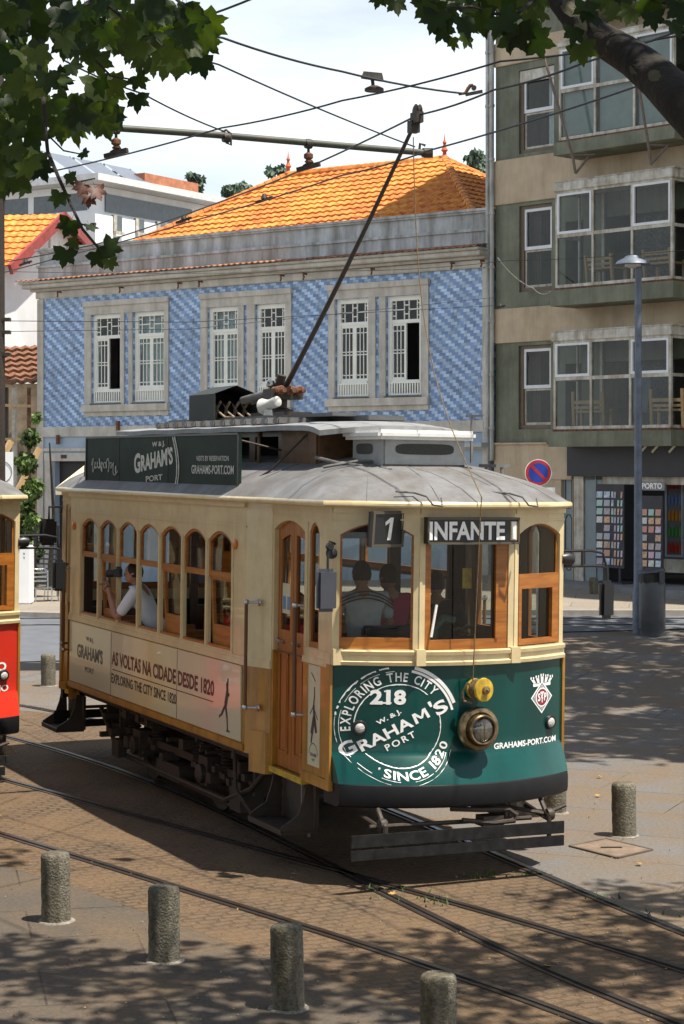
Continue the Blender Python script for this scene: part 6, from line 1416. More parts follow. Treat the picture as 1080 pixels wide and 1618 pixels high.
hs = N(t, 'ShaderNodeHueSaturation'); hs.inputs['Value'].default_value = 2.2; hs.inputs['Saturation'].default_value = 1.2; hs.inputs['Hue'].default_value = .485; L(t, h0_.outputs[0], hs.inputs['Color']); L(t, hs.outputs[0], tl_.inputs[0]); ms_.inputs[0].default_value = .42
L(t, pb_.outputs[0], ms_.inputs[1]); L(t, tl_.outputs[0], ms_.inputs[2]); L(t, ms_.outputs[0], o_.inputs[0])
LEAFB = mat('withered_brown_leaf', (.12, .035, .015), .6, var=.4, scale=30)
BARK = mat('plane_tree_bark', (.026, .021, .015), .9, var=.35, scale=7, dirt=(.011, .009, .007), bump=.7, bscale=26)
POL = [(0, 1), (8, .80), (13, .78), (17, .72), (24, .58), (31, .70), (38, .72), (46, .93), (53, .76), (60, .72), (68, .54), (80, .62), (92, .66), (104, .74), (112, .54), (128, .42), (150, .22), (172, .10)]
OUT = [(math.sin(R(a)) * r_, math.cos(R(a)) * r_) for a, r_ in POL] + [(-math.sin(R(a)) * r_, math.cos(R(a)) * r_) for a, r_ in POL[::-1] if a]
SIMPLE = [OUT[i] for i in (0, 4, 7, 10, 13, 16, 18, 21, 24, 27, 30)]
def leaf(mb, p, s, tipdir, nrm, rr, full=True, stem=True):
    y = Vector(tipdir).normalized(); n = Vector(nrm); n = (n - y * n.dot(y)); n = n.normalized() if n.length > 1e-4 else y.orthogonal().normalized(); x = y.cross(n)
    fold = rr.uniform(.0, .30); curl = rr.uniform(-.5, .5); wv = rr.uniform(.02, .10); ph_ = rr.uniform(0, 6); base = Vector(p); out = OUT if full else SIMPLE
    ctr = base + y * (s * .02); asym = rr.uniform(-.12, .12)
    vs = [ctr] + [base + x * (u * s * (1 + asym * (1 if u > 0 else -1))) + y * ((v + .1) * s) + n * (s * (fold * abs(u) - curl * v * v * .5 + wv * math.sin(u * 3 + ph_) * math.cos(v * 3))) for u, v in out]
    k = len(out); mb.add(vs, [(0, i + 1, (i + 1) % k + 1) for i in range(k)])
    if stem: mb.tube([base - y * s * .45 + n * s * .06, base - y * s * .2 + n * .02 * s, ctr], s * .012, 4)
tree = empty('plane_tree', (-5.2, 7.5, 0), label='plane tree on the left whose leafy twigs hang across the top left corner', cat='tree', group='plane trees around the square')
tree2 = empty('plane_tree', (4.6, 6.2, 0), label='plane tree on the right with a thick mottled limb across the top right corner', cat='tree', group='plane trees around the square')
def put(mb, name, m, par, **k):
    return mb.build(name, m, par, off=-par.location, **k)
# left hanging leaves: (x, y, size px, angle of the tip from straight down in degrees, depth)
rr = random.Random(11)
LL = []
clusters = [((0, 0), (120, 60), 20, 85), ((110, 0), (240, 60), 24, 85), ((230, 0), (300, 70), 16, 80), ((290, 20), (330, 80), 8, 75), ((0, 60), (60, 190), 13, 80), ((60, 80), (120, 130), 5, 75), ((90, 150), (175, 190), 12, 72), ((150, 110), (185, 150), 6, 70), ((130, 170), (175, 185), 5, 72), ((0, 130), (60, 270), 14, 80),
            ((0, 250), (70, 290), 9, 70), ((200, 35), (260, 75), 8, 76), ((250, 60), (300, 95), 8, 78), ((95, 35), (150, 75), 6, 60), ((0, -10), (300, 30), 12, 80), ((-10, 40), (60, 130), 3, 80), ((150, 30), (300, 90), 10, 75), ((60, 150), (150, 185), 6, 70), ((-10, 180), (40, 290), 8, 80)]
for (a, b), (c_, d_), n_, s_ in clusters:
    for i in range(n_): LL.append((rr.uniform(a, c_), rr.uniform(b, d_), s_ * rr.uniform(.65, 1.05), rr.gauss(0, 42), rr.uniform(5.0, 7.4)))
for q in ((318, 92, 62, 12, 5.4), (262, 92, 62, -8, 5.5), (240, 95, 52, -25, 5.6), (320, 30, 66, 60, 5.6), (322, 50, 60, 40, 5.5), (215, 120, 40, 35, 5.6), (215, 150, 48, 5, 5.6), (168, 160, 52, 20, 5.6), (150, 165, 48, -30, 5.6), (30, 270, 60, -15, 5.7), (60, 260, 50, 30, 5.7), (75, 160, 50, 0, 5.6),
          (130, 240, 30, 45, 5.4), (95, 210, 24, 5, 5.4), (95, 305, 38, -20, 5.3), (110, 275, 30, 10, 5.3), (112, 348, 46, -25, 5.3), (140, 355, 36, 30, 5.3), (105, 395, 48, -12, 5.2), (120, 380, 40, -65, 5.2), (150, 398, 54, 25, 5.2), (165, 390, 46, 78, 5.2), (172, 410, 36, 15, 5.15), (100, 130, 40, -60, 5.6), (190, 60, 50, 20, 5.7)):
    LL.append(q)
mb = MB().use(LEAF)
for x, y, s, a, Y in LL:
    p = U(x, y, Y); a = R(a); td = Vector((math.sin(a), rr.uniform(-.45, .45), -math.cos(a))); leaf(mb, p, s * Y / FPX * (.62 if s < 69 else .44) * rr.uniform(.8, 1.15), td, Vector((rr.gauss(0, .55), -1, rr.gauss(0, .55))), rr)
mb.use(LEAFB)
for x, y, s, a in ((132, 292, 34, -25), (150, 297, 36, 22), (140, 310, 30, 0)): leaf(mb, U(x, y, 5.3), s * 5.3 / FPX * .62, Vector((math.sin(R(a)), 0, -math.cos(R(a)))), Vector((.4, -1, .2)), rr)
put(mb, 'hanging_leaves', None, tree, smooth=180)
mb = MB()
def twig(P, r0, r1): mb.tube([U(*p) for p in P], [r0 + (r1 - r0) * i / (len(P) - 1) for i in range(len(P))], 6)
twig([(-20, -40, 6.0), (30, 10, 5.9), (62, 60, 5.7), (62, 110, 5.6), (68, 150, 5.5), (72, 210, 5.4), (75, 240, 5.4), (92, 280, 5.3), (110, 320, 5.3), (130, 362, 5.2), (152, 388, 5.2), (162, 400, 5.2)], .009, .003)
twig([(62, 60, 5.7), (95, 25, 5.8), (140, 5, 5.9), (170, -30, 6)], .005, .007); twig([(160, 0, 5.8), (190, 25, 5.8), (215, 60, 5.7), (240, 55, 5.6)], .006, .003); twig([(240, 55, 5.6), (262, 80, 5.5), (250, 110, 5.5)], .003, .002)
twig([(72, 210, 5.4), (100, 238, 5.4), (125, 243, 5.4)], .003, .002); twig([(110, 290, 5.3), (150, 282, 5.3)], .003, .002); twig([(150, 95, 5.6), (175, 120, 5.6), (205, 125, 5.6), (215, 140, 5.6)], .004, .002); twig([(-10, 60, 6), (30, 40, 5.9), (62, 60, 5.7)], .008, .006)
twig([(260, -20, 5.8), (300, 20, 5.7), (320, 35, 5.6)], .006, .003)
put(mb, 'twigs', BARK, tree, smooth=True)
# right limb
mb = MB().use(BARK); P = [(820, -110, 5.6), (868, -20, 5.5), (905, 25, 5.4), (950, 62, 5.3), (1000, 92, 5.2), (1040, 125, 5.1), (1080, 165, 5.0), (1150, 230, 4.9)]
rad = [.024, .032, .038, .044, .049, .054, .060, .07]; mb.tube(cat_pts([U(*p) for p in P], 0, 3), [rad[min(i // 3, 7)] + (rad[min(i // 3 + 1, 7)] - rad[min(i // 3, 7)]) * (i % 3) / 3 for i in range(22)], 14)
base = tree2.location
mb.tube([U(1150, 230, 4.9), Vector((1.7, 5.2, 4.72)), Vector((3.2, 5.8, 4.75)), Vector((4.6, 6.25, 3.6)), Vector((4.6, 6.2, 0))], [.07, .085, .12, .20, .30], 16)
mb.tube([Vector((4.6, 6.2, 2.6)), Vector((4.9, 7.4, 5.5)), Vector((4.6, 9.5, 8.2)), Vector((3.6, 11.0, 8.8))], [.22, .16, .11, .05], 12); mb.tube([Vector((4.7, 6.8, 4.2)), Vector((6.2, 8.0, 7.5)), Vector((7.0, 10.5, 8.8))], [.16, .11, .05], 10)
lb = put(mb, 'trunk', None, tree2, smooth=60)
PATCH = mat('pale_bark_patch', (.085, .08, .045), .85, var=.2, scale=18)
mb = MB().use(PATCH)
Pc = [U(*p) for p in P]
for (i, tt, side, ln, wd_) in ((3, .1, .35, .17, .034), (3, .9, .15, .11, .024), (2, .1, -.3, .09, .02), (4, .7, .5, .06, .014), (5, .3, .0, .05, .016), (1, .5, .4, .10, .016)):
    c_ = Pc[i].lerp(Pc[i + 1], tt); d_ = (Pc[i + 1] - Pc[i]).normalized(); tn = -c_ + Vector((0, 0, H)); tn = (tn - d_ * tn.dot(d_)).normalized(); sd_ = d_.cross(tn)
    rd = rad[i] + .0008; k = 18; pts = []
    for j in range(k):
        a = 2 * math.pi * j / k; rj = 1 + .35 * noise.noise((math.cos(a) * 2 + i, math.sin(a) * 2, i * 3.1)); u = math.cos(a) * ln * .5 * rj; th = side + math.sin(a) * wd_ / rd * rj; pts.append(c_ + d_ * u + tn * (math.cos(th) * rd * 1.03) + sd_ * (math.sin(th) * rd * 1.03))
    put(MB().use(PATCH).add([sum(pts, Vector()) / k + tn * .002] + pts, [(0, j + 1, (j + 1) % k + 1) for j in range(k)]), 'bark_patch', None, tree2)
RL = [(600, -10, 40, -15, 5.2), (625, 0, 46, 10, 5.2), (655, -15, 30, 30, 5.2), (690, 20, 60, -20, 5.2), (700, 40, 58, 15, 5.2), (715, 60, 40, 0, 5.2), (730, 30, 60, 20, 5.2), (735, 55, 46, -5, 5.3), (760, 20, 60, 0, 5.3), (790, 25, 66, 35, 5.2), (800, 55, 52, 60, 5.2), (815, 45, 60, 20, 5.2), (840, 62, 56, 70, 5.2), (680, 5, 50, -50, 5.2),
      (925, 5, 46, -10, 5.0), (905, 45, 52, 0, 5.0), (915, 70, 50, 15, 5.0), (930, 20, 44, 25, 5.0), (945, -5, 40, -30, 5.0), (1000, 15, 50, -25, 5.0), (1030, 20, 54, 10, 5.0), (1060, 35, 56, 30, 5.0), (1075, 5, 60, 0, 5.0), (1020, -5, 50, 60, 5.0), (650, -30, 50, 20, 5.3), (740, -20, 60, 0, 5.4), (780, -15, 60, -20, 5.4), (830, -10, 60, 10, 5.4), (990, -20, 60, 0, 5.2), (860, 20, 40, -60, 5.4)]
for i in range(26): RL.append((rr.uniform(665, 870), rr.uniform(-40, 30), rr.uniform(40, 62), rr.gauss(0, 45), rr.uniform(5.1, 6.2)))
for i in range(12): RL.append((rr.uniform(960, 1090), rr.uniform(-40, 15), rr.uniform(40, 58), rr.gauss(0, 45), rr.uniform(5.0, 6)))
mb = MB().use(LEAF)
for x, y, s, a, Y in RL:
    p = U(x, y, Y); a = R(a); td = Vector((math.sin(a), rr.uniform(-.5, .5), -math.cos(a))); leaf(mb, p, s * Y / FPX * .62 * rr.uniform(.85, 1.15), td, Vector((rr.gauss(0, .55), -1, rr.gauss(0, .5) - .2)), rr)
put(mb, 'hanging_leaves', None, tree2, smooth=180)
mb = MB(); twig([(868, -20, 5.5), (820, 20, 5.3), (780, 22, 5.3), (745, 10, 5.3), (700, 12, 5.2)], .006, .003); twig([(930, 45, 5.3), (925, 10, 5.0), (940, -30, 5.0)], .004, .003); twig([(1000, -40, 5.1), (1030, 0, 5.0), (1070, 10, 5.0)], .005, .003); twig([(640, -40, 5.3), (625, -5, 5.2)], .004, .002); put(mb, 'twigs', BARK, tree2, smooth=True)

def crown(par, blobs, n, size, name='crown', seed=1, m=LEAF):
    rr = random.Random(seed); mb = MB().use(m); tot = sum(b[1] ** 2 for b in blobs)
    for c_, r_, fl in blobs:
        k = int(n * r_ * r_ / tot)
        for i in range(k):
            v = Vector((rr.gauss(0, 1), rr.gauss(0, 1), rr.gauss(0, 1))).normalized() * r_ * rr.random() ** .45; v.z *= fl
            if noise.noise((c_[0] + v.x * .9, c_[1] + v.y * .9, v.z + seed)) < -.22: continue
            leaf(mb, Vector(c_) + v, size * rr.uniform(.7, 1.3), Vector((rr.gauss(0, .5), rr.gauss(0, .5), -1)), Vector((rr.gauss(0, .8), rr.gauss(0, .8), 1)), rr, full=False, stem=False)
    return put(mb, name, None, par)
# overhead canopies, above and outside the picture; their shade falls into it
CAN2 = [((.3, 12.7, 8.6), .95, .35), ((1.5, 12.3, 8.6), 1.1, .35), ((2.6, 11.7, 8.7), 1.2, .4), ((4.0, 12.3, 8.9), 1.4, .4), ((5.3, 12.6, 9.0), 1.3, .4), ((4.6, 10.2, 8.6), 1.6, .4), ((6.4, 13.2, 9.2), 1.4, .5), ((1.9, 4.7, 6.9), 1.1, .5), ((1.0, 4.9, 6.8), .8, .5), ((2.9, 4.6, 7.0), 1.0, .5), ((5.4, 14.6, 9.3), .9, .35), ((1.0, 10.8, 8.4), 1.3, .4)]
crown(tree2, CAN2, 5200, .15, seed=4)
CAN1 = [((.2, 5.0, 7.0), .9, .5), ((-1.0, 5.2, 6.9), 1.0, .5), ((-2.4, 14.0, 8.9), 1.1, .4), ((-3.6, 11.5, 8.6), 1.6, .4), ((-1.6, 18.0, 9.3), 1.2, .35), ((-.6, 16.4, 9.2), .8, .35), ((-3.2, 16.5, 9.3), 1.0, .35), ((-4.8, 9.0, 8.3), 1.8, .5)]
crown(tree, CAN1, 3200, .15, seed=9)
mb = MB(); mb.tube([(-5.2, 7.5, 0), (-5.1, 7.6, 3.5), (-4.6, 8.8, 7.2), (-3.2, 12, 8.5), (-2.2, 16, 9.0)], [.3, .24, .16, .09, .04], 12); mb.tube([(-5.1, 7.6, 3.5), (-3.6, 6.6, 5.2), (-1.6, 6.1, 6.0), (-.9, 5.8, 6.1)], [.16, .09, .04, .012], 10); put(mb, 'trunk', BARK, tree, smooth=60)
tree3 = empty('plane_tree', (11.5, 27, 0), label='plane tree to the right of the square, its crown outside the picture', cat='tree', group='plane trees around the square')
crown(tree3, [((8.4, 24, 12.6), 2.2, .4), ((7.9, 27.5, 12.6), 2.4, .4), ((8.6, 31, 12.8), 2.5, .4), ((11.0, 27, 13), 3.2, .45), ((9.2, 35, 13.2), 2.5, .4), ((10.5, 22.5, 12.6), 2.2, .4), ((12.2, 31.5, 13), 3, .45), ((7.6, 22.6, 12.3), 1.2, .35)], 14000, .24, seed=14)
mb = MB(); mb.tube([(11.5, 27, 0), (11.4, 27, 6), (11.0, 27, 12.5)], [.36, .28, .1], 12); mb.tube([(11.4, 27, 7.5), (9, 27, 12.3)], [.18, .06], 10); mb.tube([(11.4, 27, 7.5), (10, 32, 12.6)], [.16, .05], 10); put(mb, 'trunk', BARK, tree3, smooth=60)
# unseen trees added around the viewpoint to block sky light and fill window reflections
for i, (x, y, bl) in enumerate(((-12.5, 15, [((0, 0, 7.5), 4.0, .8), ((-1, 4, 6.5), 3.2, .8), ((.5, -4, 6.5), 3.2, .8)]), (-10.5, 2, [((0, 0, 7), 3.8, .8), ((0, 4, 6), 3, .8)]), (-3, -9, [((0, 0, 8), 4.5, .7), ((5, 0, 8), 4, .7), ((-5, 0, 7.5), 4, .7)]), (9, -6, [((0, 0, 8), 4.0, .7), ((4, 5, 8), 4, .7)]))):
    tr_ = empty('plane_tree', (x, y, 0), label=('added unseen plane tree left of the square, blocking sky light', 'added unseen plane tree at the near left, blocking sky light', 'broad added unseen plane tree behind the viewpoint, blocking sky light', 'added unseen plane tree behind the viewpoint on the right, blocking sky light')[i], cat='tree', group='plane trees around the square')
    crown(tr_, [((x + b[0][0], y + b[0][1], b[0][2]), b[1], b[2]) for b in bl], 3000, .42, seed=40 + i)
    MB().tube([(0, 0, 0), (.1, 0, 4), (0, .1, 7.5)], [.35, .28, .1], 12).build('trunk', BARK, tr_, smooth=True)
# background trees and shrubs
def bgtree(px, py, Y, w, h, label, m, seed, n=420, trunk=True, sz=.35, kind='pine_tree'):
    b_ = down(U(px, py, Y)); c_ = U(px, py, Y); r = empty(kind, b_, label=label, cat='tree', group='trees behind the roofs'); k = Y / FPX; rr = random.Random(seed)
    bl = [((c_.x + rr.uniform(-.3, .3) * w * k, c_.y + rr.uniform(-.3, .3) * w * k, c_.z + rr.uniform(-.35, .35) * h * k), w * k * rr.uniform(.25, .42), .8) for i in range(5)]
    crown(r, bl, n, sz, seed=seed, m=m)
    if trunk: MB().tube([(0, 0, 0), (.2, 0, c_.z * .6), (0, 0, c_.z)], [.4, .25, .06], 8).build('trunk', BARK, r, smooth=True)
FOL = mat('hazy_far_foliage', (.10, .15, .10), .8, var=.35, scale=1.2); FOL2 = mat('bright_shrub_leaf', (.10, .17, .03), .6, var=.5, scale=2.5)  # shrub green is a plain mottled leaf colour
bgtree(311, 290, 150, 24, 26, 'dark conifer rising behind the villa penthouse', FOL, 21, 300, sz=.45); bgtree(434, 272, 170, 34, 22, 'flat-topped pale pine left of the orange roof peak', FOL, 22, 160, sz=.45); bgtree(366, 300, 150, 24, 16, 'low bushy tree beside the villa solar panels', FOL, 23, 200, sz=.4); bgtree(756, 256, 140, 34, 44, 'rounded tree behind the right end of the orange roof', FOL, 24, 300, sz=.45)
bgtree(395, 303, 160, 60, 10, 'scrubby tree line along the villa roof', FOL, 28, 200, False, sz=.4); bgtree(175, 275, 140, 20, 8, 'small tree top peeping over the villa roof', FOL, 29, 60, False, sz=.4)
sh = empty('climbing_shrub', G(40, 945) + Vector((0, 4, 0)), label='tall leafy shrub climbing beside the corner of the blue house', cat='shrub'); bx_, by_ = sh.location.x, sh.location.y
crown(sh, [(U(x, y, 53), s_ * 53 / FPX, 1.1) for x, y, s_ in ((48, 690, 14), (40, 730, 18), (52, 770, 16), (35, 790, 18), (48, 825, 18), (30, 850, 20), (52, 870, 18), (40, 910, 24), (58, 660, 8))], 2200, .11, seed=31, m=FOL2)
MB().tube([(0, 0, 0), (.1, .2, 2), (0, .1, 4)], [.08, .05, .02], 6).build('stem', BARK, sh)
hl = MB(); hl.grid(lambda u, v: (-160 + 320 * u, 150 + 120 * v, max(0, 17 * math.sin(min(1, v * 2) * math.pi / 2) * (1 - .5 * abs(u - .4)) + 1.5 * noise.noise((u * 9, v * 4, 0)) - .5)), 60, 16); hl.build('hills', mat('far_hillside', (.09, .12, .07), .9, var=.3, scale=.08), kind='structure')

# fallen leaves and weeds between the stones
DRY = mat('dry_yellow_leaf', (.50, .30, .08), .7, var=.3, scale=20)
for i, (x, y, lab) in enumerate(((942, 1260, 'dry yellow leaf on the slabs behind the lichened bollard'), (948, 1230, 'small dry leaf near the tram front corner'), (617, 1416, 'dry leaf on the rail in front of the bumper boards'), (1012, 1368, 'dry leaf on the setts right of the drain cover'), (866, 1530, 'dry leaf lying on the thick rail at lower right'))):
    p = G(x, y); rr_ = random.Random(i); mb = MB(); leaf(mb, Vector((0, 0, .02)), .05, Vector((rr_.uniform(-1, 1), rr_.uniform(-1, 1), .1)), Vector((.1, .1, 1)), rr_, True, True); ob = mb.build('fallen_leaf', DRY); ob.location = p; tag(ob, lab, 'leaf', 'fallen leaves on the ground')
mb = MB(); rr = random.Random(2)
for (x, y, n_, sp) in ((622, 1410, 18, .25), (665, 1422, 18, .3), (760, 1385, 22, .25), (690, 1430, 10, .2), (1020, 1445, 10, .3), (960, 1420, 8, .2), (385, 1380, 6, .2), (835, 1382, 10, .25)):
    for i in range(n_):
        p = G(x, y) + Vector((rr.gauss(0, sp * .5), rr.gauss(0, .06), .0)); a = rr.random() * 6.3; d_ = Vector((math.cos(a), math.sin(a), 0)) * .012; mb.add([p - d_, p + d_, p + Vector((rr.gauss(0, .02), rr.gauss(0, .02), rr.uniform(.02, .06)))], [(0, 1, 2)])
mb.build('weeds', FOL2, kind='stuff')
mb = MB().use(mat('brown_grit', (.16, .12, .08), .9, var=.3, scale=20)); rr = random.Random(8)
for i in range(1500):
    x, y = rr.uniform(-60, 1140), 1230 + 390 * rr.random() ** .8; p = G(x, y); q_ = rr.random() ** 3 * .010 + .0025
    if i % 3 == 0: mb.use(DRY if i % 9 == 0 else MATS['pale_mortar'])
    else: mb.use(MATS['brown_grit'])
    a = rr.random() * 6; P = [p + Vector((math.cos(a + k * 1.57) * q_ * rr.uniform(.6, 1.2), math.sin(a + k * 1.57) * q_ * rr.uniform(.6, 1.2), .008)) for k in range(4)] + [p + Vector((0, 0, .010 + q_))]
    mb.add(P, [(0, 1, 4), (1, 2, 4), (2, 3, 4), (3, 0, 4)])
mb.build('grit', None, kind='stuff')

# ------------------------------------------------------------------ people in the tram
SKINM = mat('skin', (.42, .22, .14), .5, var=.08, scale=8); HAIR = mat('brown_hair', (.05, .026, .014), .7, var=.4, scale=60); DHAIR = mat('dark_hair', (.015, .01, .008), .7, var=.3, scale=50)
def person(loc, yaw, shirt, trousers, hair, label, seated=True, hipz=None, lean=0, armsL=None, armsR=None, head=(0, 0), stripes=False, cap=False):
    """local: x right, y forward, z up; loc in tram coordinates (point on the floor)"""
    p = TM @ Vector((loc[0], loc[1], loc[2] + ZO)); r = empty('person', p, (0, 0, TROT[2] + yaw), label, 'person', 'passengers inside the cream tram')
    hz = hipz or (.50 if seated else .92); cl = math.sin(lean); V = Vector
    hip = V((0, 0, hz)); chest = V((0, .30 * cl, hz + .30)); shz = V((0, .48 * cl, hz + .50)); neck = V((0, .54 * cl, hz + .58)); hd = neck + V((head[0] * .5, .03 + head[1] * .5, .10))
    nodes = [(hip, (.15, .11)), (chest, (.145, .10)), (shz, (.12, .085)), (neck, .052), (neck + V((0, .01, .06)), .05)]; edges = [(0, 1), (1, 2), (2, 3), (3, 4)]
    aL = armsL or [(-.27, .05, -.24), (-.22, .25, -.36)]; aR = armsR or [(.27, .05, -.24), (.22, .25, -.36)]; hands = []
    def chain(start, pts):
        last = start
        for q, rad_ in pts: nodes.append((V(q), rad_)); edges.append((last, len(nodes) - 1)); last = len(nodes) - 1
        return last
    for s, a in ((-1, aL), (1, aR)):
        S0 = shz + V((s * .19, 0, .0)); E = shz + V(a[0]); W_ = shz + V(a[1]); dW = (W_ - E).normalized(); hnd = W_ + dW * .085
        k = chain(2, [(S0, .055), (S0.lerp(E, .5), .047), (E, .040), (E.lerp(W_, .4), .040), (W_, .027), (W_ + dW * .04, (.022, .036)), (hnd, (.018, .038))])
        side = dW.cross(V((0, 0, 1))); side = side.normalized() if side.length > .1 else V((1, 0, 0)); hands.append((S0, E, W_, hnd, dW, side, s))
        for f in range(4):
            o = hnd + side * ((f - 1.5) * .019); dn = dW.cross(side); ln = (.065, .075, .07, .055)[f]
            chain(k, [(o + dW * .02, .0095), (o + dW * (.02 + ln * .5), .0085), (o + dW * (.02 + ln * .8) + dn * .02, .0075)])
        chain(k - 1, [(W_ + dW * .05 + side * (s * -.035), .012), (W_ + dW * .09 + side * (s * -.05), .010)])
        if seated: chain(0, [((s * .10, .05, hz - .02), .09), ((s * .13, .26, hz - .0), .078), ((s * .14, .44, hz - .02), .062), ((s * .14, .46, hz - .25), .055), ((s * .14, .44, .08), .04), ((s * .15, .52, .04), (.035, .03)), ((s * .16, .62, .03), (.03, .02))])
        else: chain(0, [((s * .10, 0, hz - .08), .095), ((s * .11, .04, hz * .74), .08), ((s * .11, .08 if hipz else .02, hz * .50), .06), ((s * .11, 0, hz * .34), .057), ((s * .11, 0, .09), .04), ((s * .12, .08, .04), (.035, .03)), ((s * .12, .17, .03), (.03, .02))])
    body = skin('body', nodes, edges, SKINM, r)
    # head with face
    mb = MB(); hy = head[0]; q = Euler((head[1], 0, -head[0] * 2)).to_matrix()
    def hp(v):
        v = Vector(v); a = v.copy(); y, z = v.y, v.z
        a.x *= .078 * (1 - .12 * max(0, -z)); a.y *= .098; a.z *= .118
        if y > .3: a.y -= .004; a.x *= .96
        if y > .2 and z < -.5: a.y += .010
        if abs(v.x) < .24 and y > .7 and -.35 < z < .2: a.y += .020 * (1 - abs(v.x) / .24) * (1 - (z + .35) / .55 * .7)
        if y > .6 and .05 < z < .25 and .2 < abs(v.x) < .6: a.y -= .007
        if y > .7 and -.62 < z < -.5 and abs(v.x) < .3: a.y -= .005
        return hd + q @ (a + Vector((0, 0, .02)))
    mb.grid(lambda u, v: hp((math.sin(math.pi * v) * math.cos(2 * math.pi * u), math.sin(math.pi * v) * math.sin(2 * math.pi * u), -math.cos(math.pi * v))), 40, 26)
    for s in (-1, 1): mb.lathe([(.001, -.01), (.022, -.006), (.024, .0), (.018, .008), (.001, .01)], hd + q @ V((s * .078, -.005, .015)), q @ V((s, .3, 0)), 10, fn=lambda v: Vector((v.x * .65, v.y * 1.3, v.z)))
    hdm = mb.build('head', SKINM, r, smooth=True)
    mb = MB().use(WHITEP)
    for s in (-1, 1): mb.lathe([(.001, .008), (.009, .005), (.012, 0), (.001, -.004)], hd + q @ V((s * .030, .083, .028)), q @ V((0, 1, 0)), 10)
    mb.use(DHAIR)
    for s in (-1, 1): mb.lathe([(.001, .0105), (.005, .008), (.005, .005)], hd + q @ V((s * .030, .084, .028)), q @ V((0, 1, 0)), 8)
    mb.build('eyes', None, r, smooth=True); mb = MB(); mb.grid(lambda u, v: hd + q @ V(((u - .5) * .046, .094 - abs(u - .5) * .012, -.048 + (v - .5) * .012)), 6, 2); mb.build('mouth', mat('lips', (.35, .11, .09), .5), r)
    mb = MB(); mb.grid(lambda u, v: (lambda th, ph: hd + q @ V((.087 * math.sin(ph) * math.cos(th), -.012 + .108 * math.sin(ph) * math.sin(th) * (.80 if math.sin(th) > 0 else 1), .032 + .118 * math.cos(ph) + .004 * math.sin(th * 13) * math.sin(ph * 5))))(2 * math.pi * u, math.pi * v * (.36 if False else .5) * (1.0 + .32 * (1 - max(0, math.sin(2 * math.pi * u))) - .30 * max(0, math.sin(2 * math.pi * u)))), 36, 12); mb.build('hair', hair, r, smooth=True)
    # shirt: torso and sleeves a little fatter than the body
    sn = [(hip + V((0, 0, .02)), (.17, .13)), (chest, (.165, .122)), (shz, (.145, .105)), (neck + V((0, 0, -.03)), .072)]; se = [(0, 1), (1, 2), (2, 3)]
    for (S0, E, W_, hnd, dW, side, s) in hands:
        sn += [(S0, .078), (S0.lerp(E, .5), .068), (S0.lerp(E, .85), .062)]; k = len(sn); se += [(2, k - 3), (k - 3, k - 2), (k - 2, k - 1)]
    skin('shirt', sn, se, shirt, r)
    tn = [(hip, (.16, .13))]; te = []
    for s in (-1, 1):
        pts = [((s * .10, .05, hz - .02), .105), ((s * .13, .26, hz), .092), ((s * .14, .46, hz - .03), .078), ((s * .14, .46, hz - .25), .07), ((s * .14, .44, .12), .058)] if seated else [((s * .10, 0, hz - .08), .11), ((s * .11, .08 if hipz else .02, hz * .5), .078), ((s * .11, 0, .12), .06)]
        last = 0
        for q_, rad_ in pts: tn.append((V(q_), rad_)); te.append((last, len(tn) - 1)); last = len(tn) - 1
    skin('trousers', tn, te, trousers, r, sub=1)
    if stripes:
        mb = MB()
        for k in range(3):
            z_ = .05 + .0 - k * .045; P = []
            for i in range(21):
                u = -1 + i / 10; P.append(shz + V((u * .27, -.118 + .06 * u * u * 1.1, .06 - k * .03 - .10 * u * u)))
            mb.tube(P, .006, 5)
        mb.build('shirt_stripes', DHAIR, r)
    return r, hd, hands
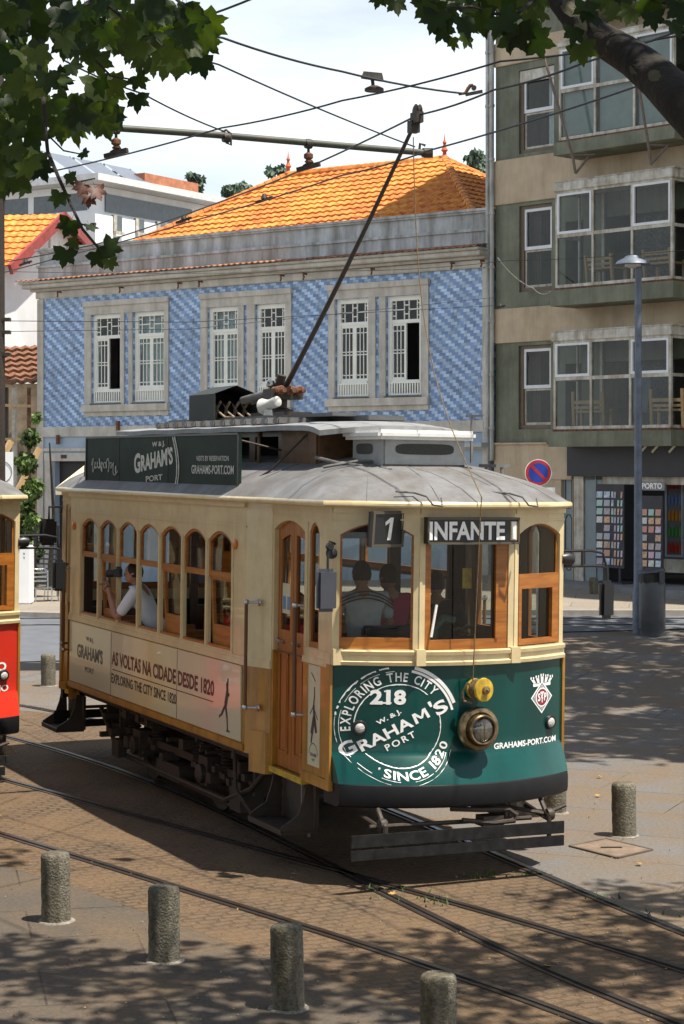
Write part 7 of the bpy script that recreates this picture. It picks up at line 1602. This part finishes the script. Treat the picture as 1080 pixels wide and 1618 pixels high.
SH1 = mat('grey_striped_sweater_cloth', (.50, .52, .55), .9, var=.08, scale=14); SH2 = mat('crimson_cloth', (.45, .02, .10), .8, var=.1); SHW = mat('white_tshirt_cloth', (.78, .80, .84), .85, var=.06); SHD = mat('dark_cloth', (.03, .028, .03), .9, var=.2); JEAN = mat('dark_denim', (.035, .05, .09), .9, var=.2)
person((3.50, -.66, .86), R(80), SH1, SHD, DHAIR, 'person standing with their back to the front window, grey sweater with dark stripes', seated=False, stripes=True, lean=.1)
person((2.95, -.12, .80), R(100), SH2, JEAN, DHAIR, 'person in a crimson top behind the striped sweater passenger', seated=False, lean=.05)
person((2.75, .45, .72), R(60), SHD, SHD, DHAIR, 'person in dark clothes deep in the front cab beside the crimson top', seated=False)
man, hd, hnds = person((-1.62, -.80, .76), R(150), SHW, JEAN, HAIR, 'person in a white t-shirt leaning out of a side window holding a black camera', seated=False, hipz=.76, lean=.55, armsL=[(-.16, .22, -.30), (.0, .34, -.02)], armsR=[(.26, .20, -.24), (.10, .36, -.02)], head=(0, .0))
mb = MB(); c_ = hd + Vector((0, .17, .02)); mb.box(c_.x - .07, c_.x + .07, c_.y - .035, c_.y + .035, c_.z - .045, c_.z + .05); mb.box(c_.x - .025, c_.x + .025, c_.y - .03, c_.y + .02, c_.z + .05, c_.z + .075); mb.lathe([(.04, 0), (.042, .05), (.046, .09), (.04, .10)], (c_.x, c_.y + .035, c_.z - .005), (0, 1, 0), 18)
cm = mb.build('camera', RUBBER, None, bevel=.008, smooth=35); cm.matrix_world = Matrix.Translation(man.location) @ Euler(man.rotation_euler).to_matrix().to_4x4(); tag(cm, 'black photo camera held up by the person in the white t-shirt', 'camera')
person((.55, -.72, .78), R(100), SHD, JEAN, DHAIR, 'person in dark clothes at the sixth side window with a forearm on the sill', seated=True, lean=.1, armsL=[(-.30, .12, -.20), (-.30, .38, -.22)], armsR=[(.25, .12, -.25), (.10, .36, -.26)])
person((-.72, .5, .72), R(-90), mat('navy_cloth', (.03, .04, .08), .9), JEAN, DHAIR, 'person in navy seated on the far side seen through the fourth side window', seated=True)
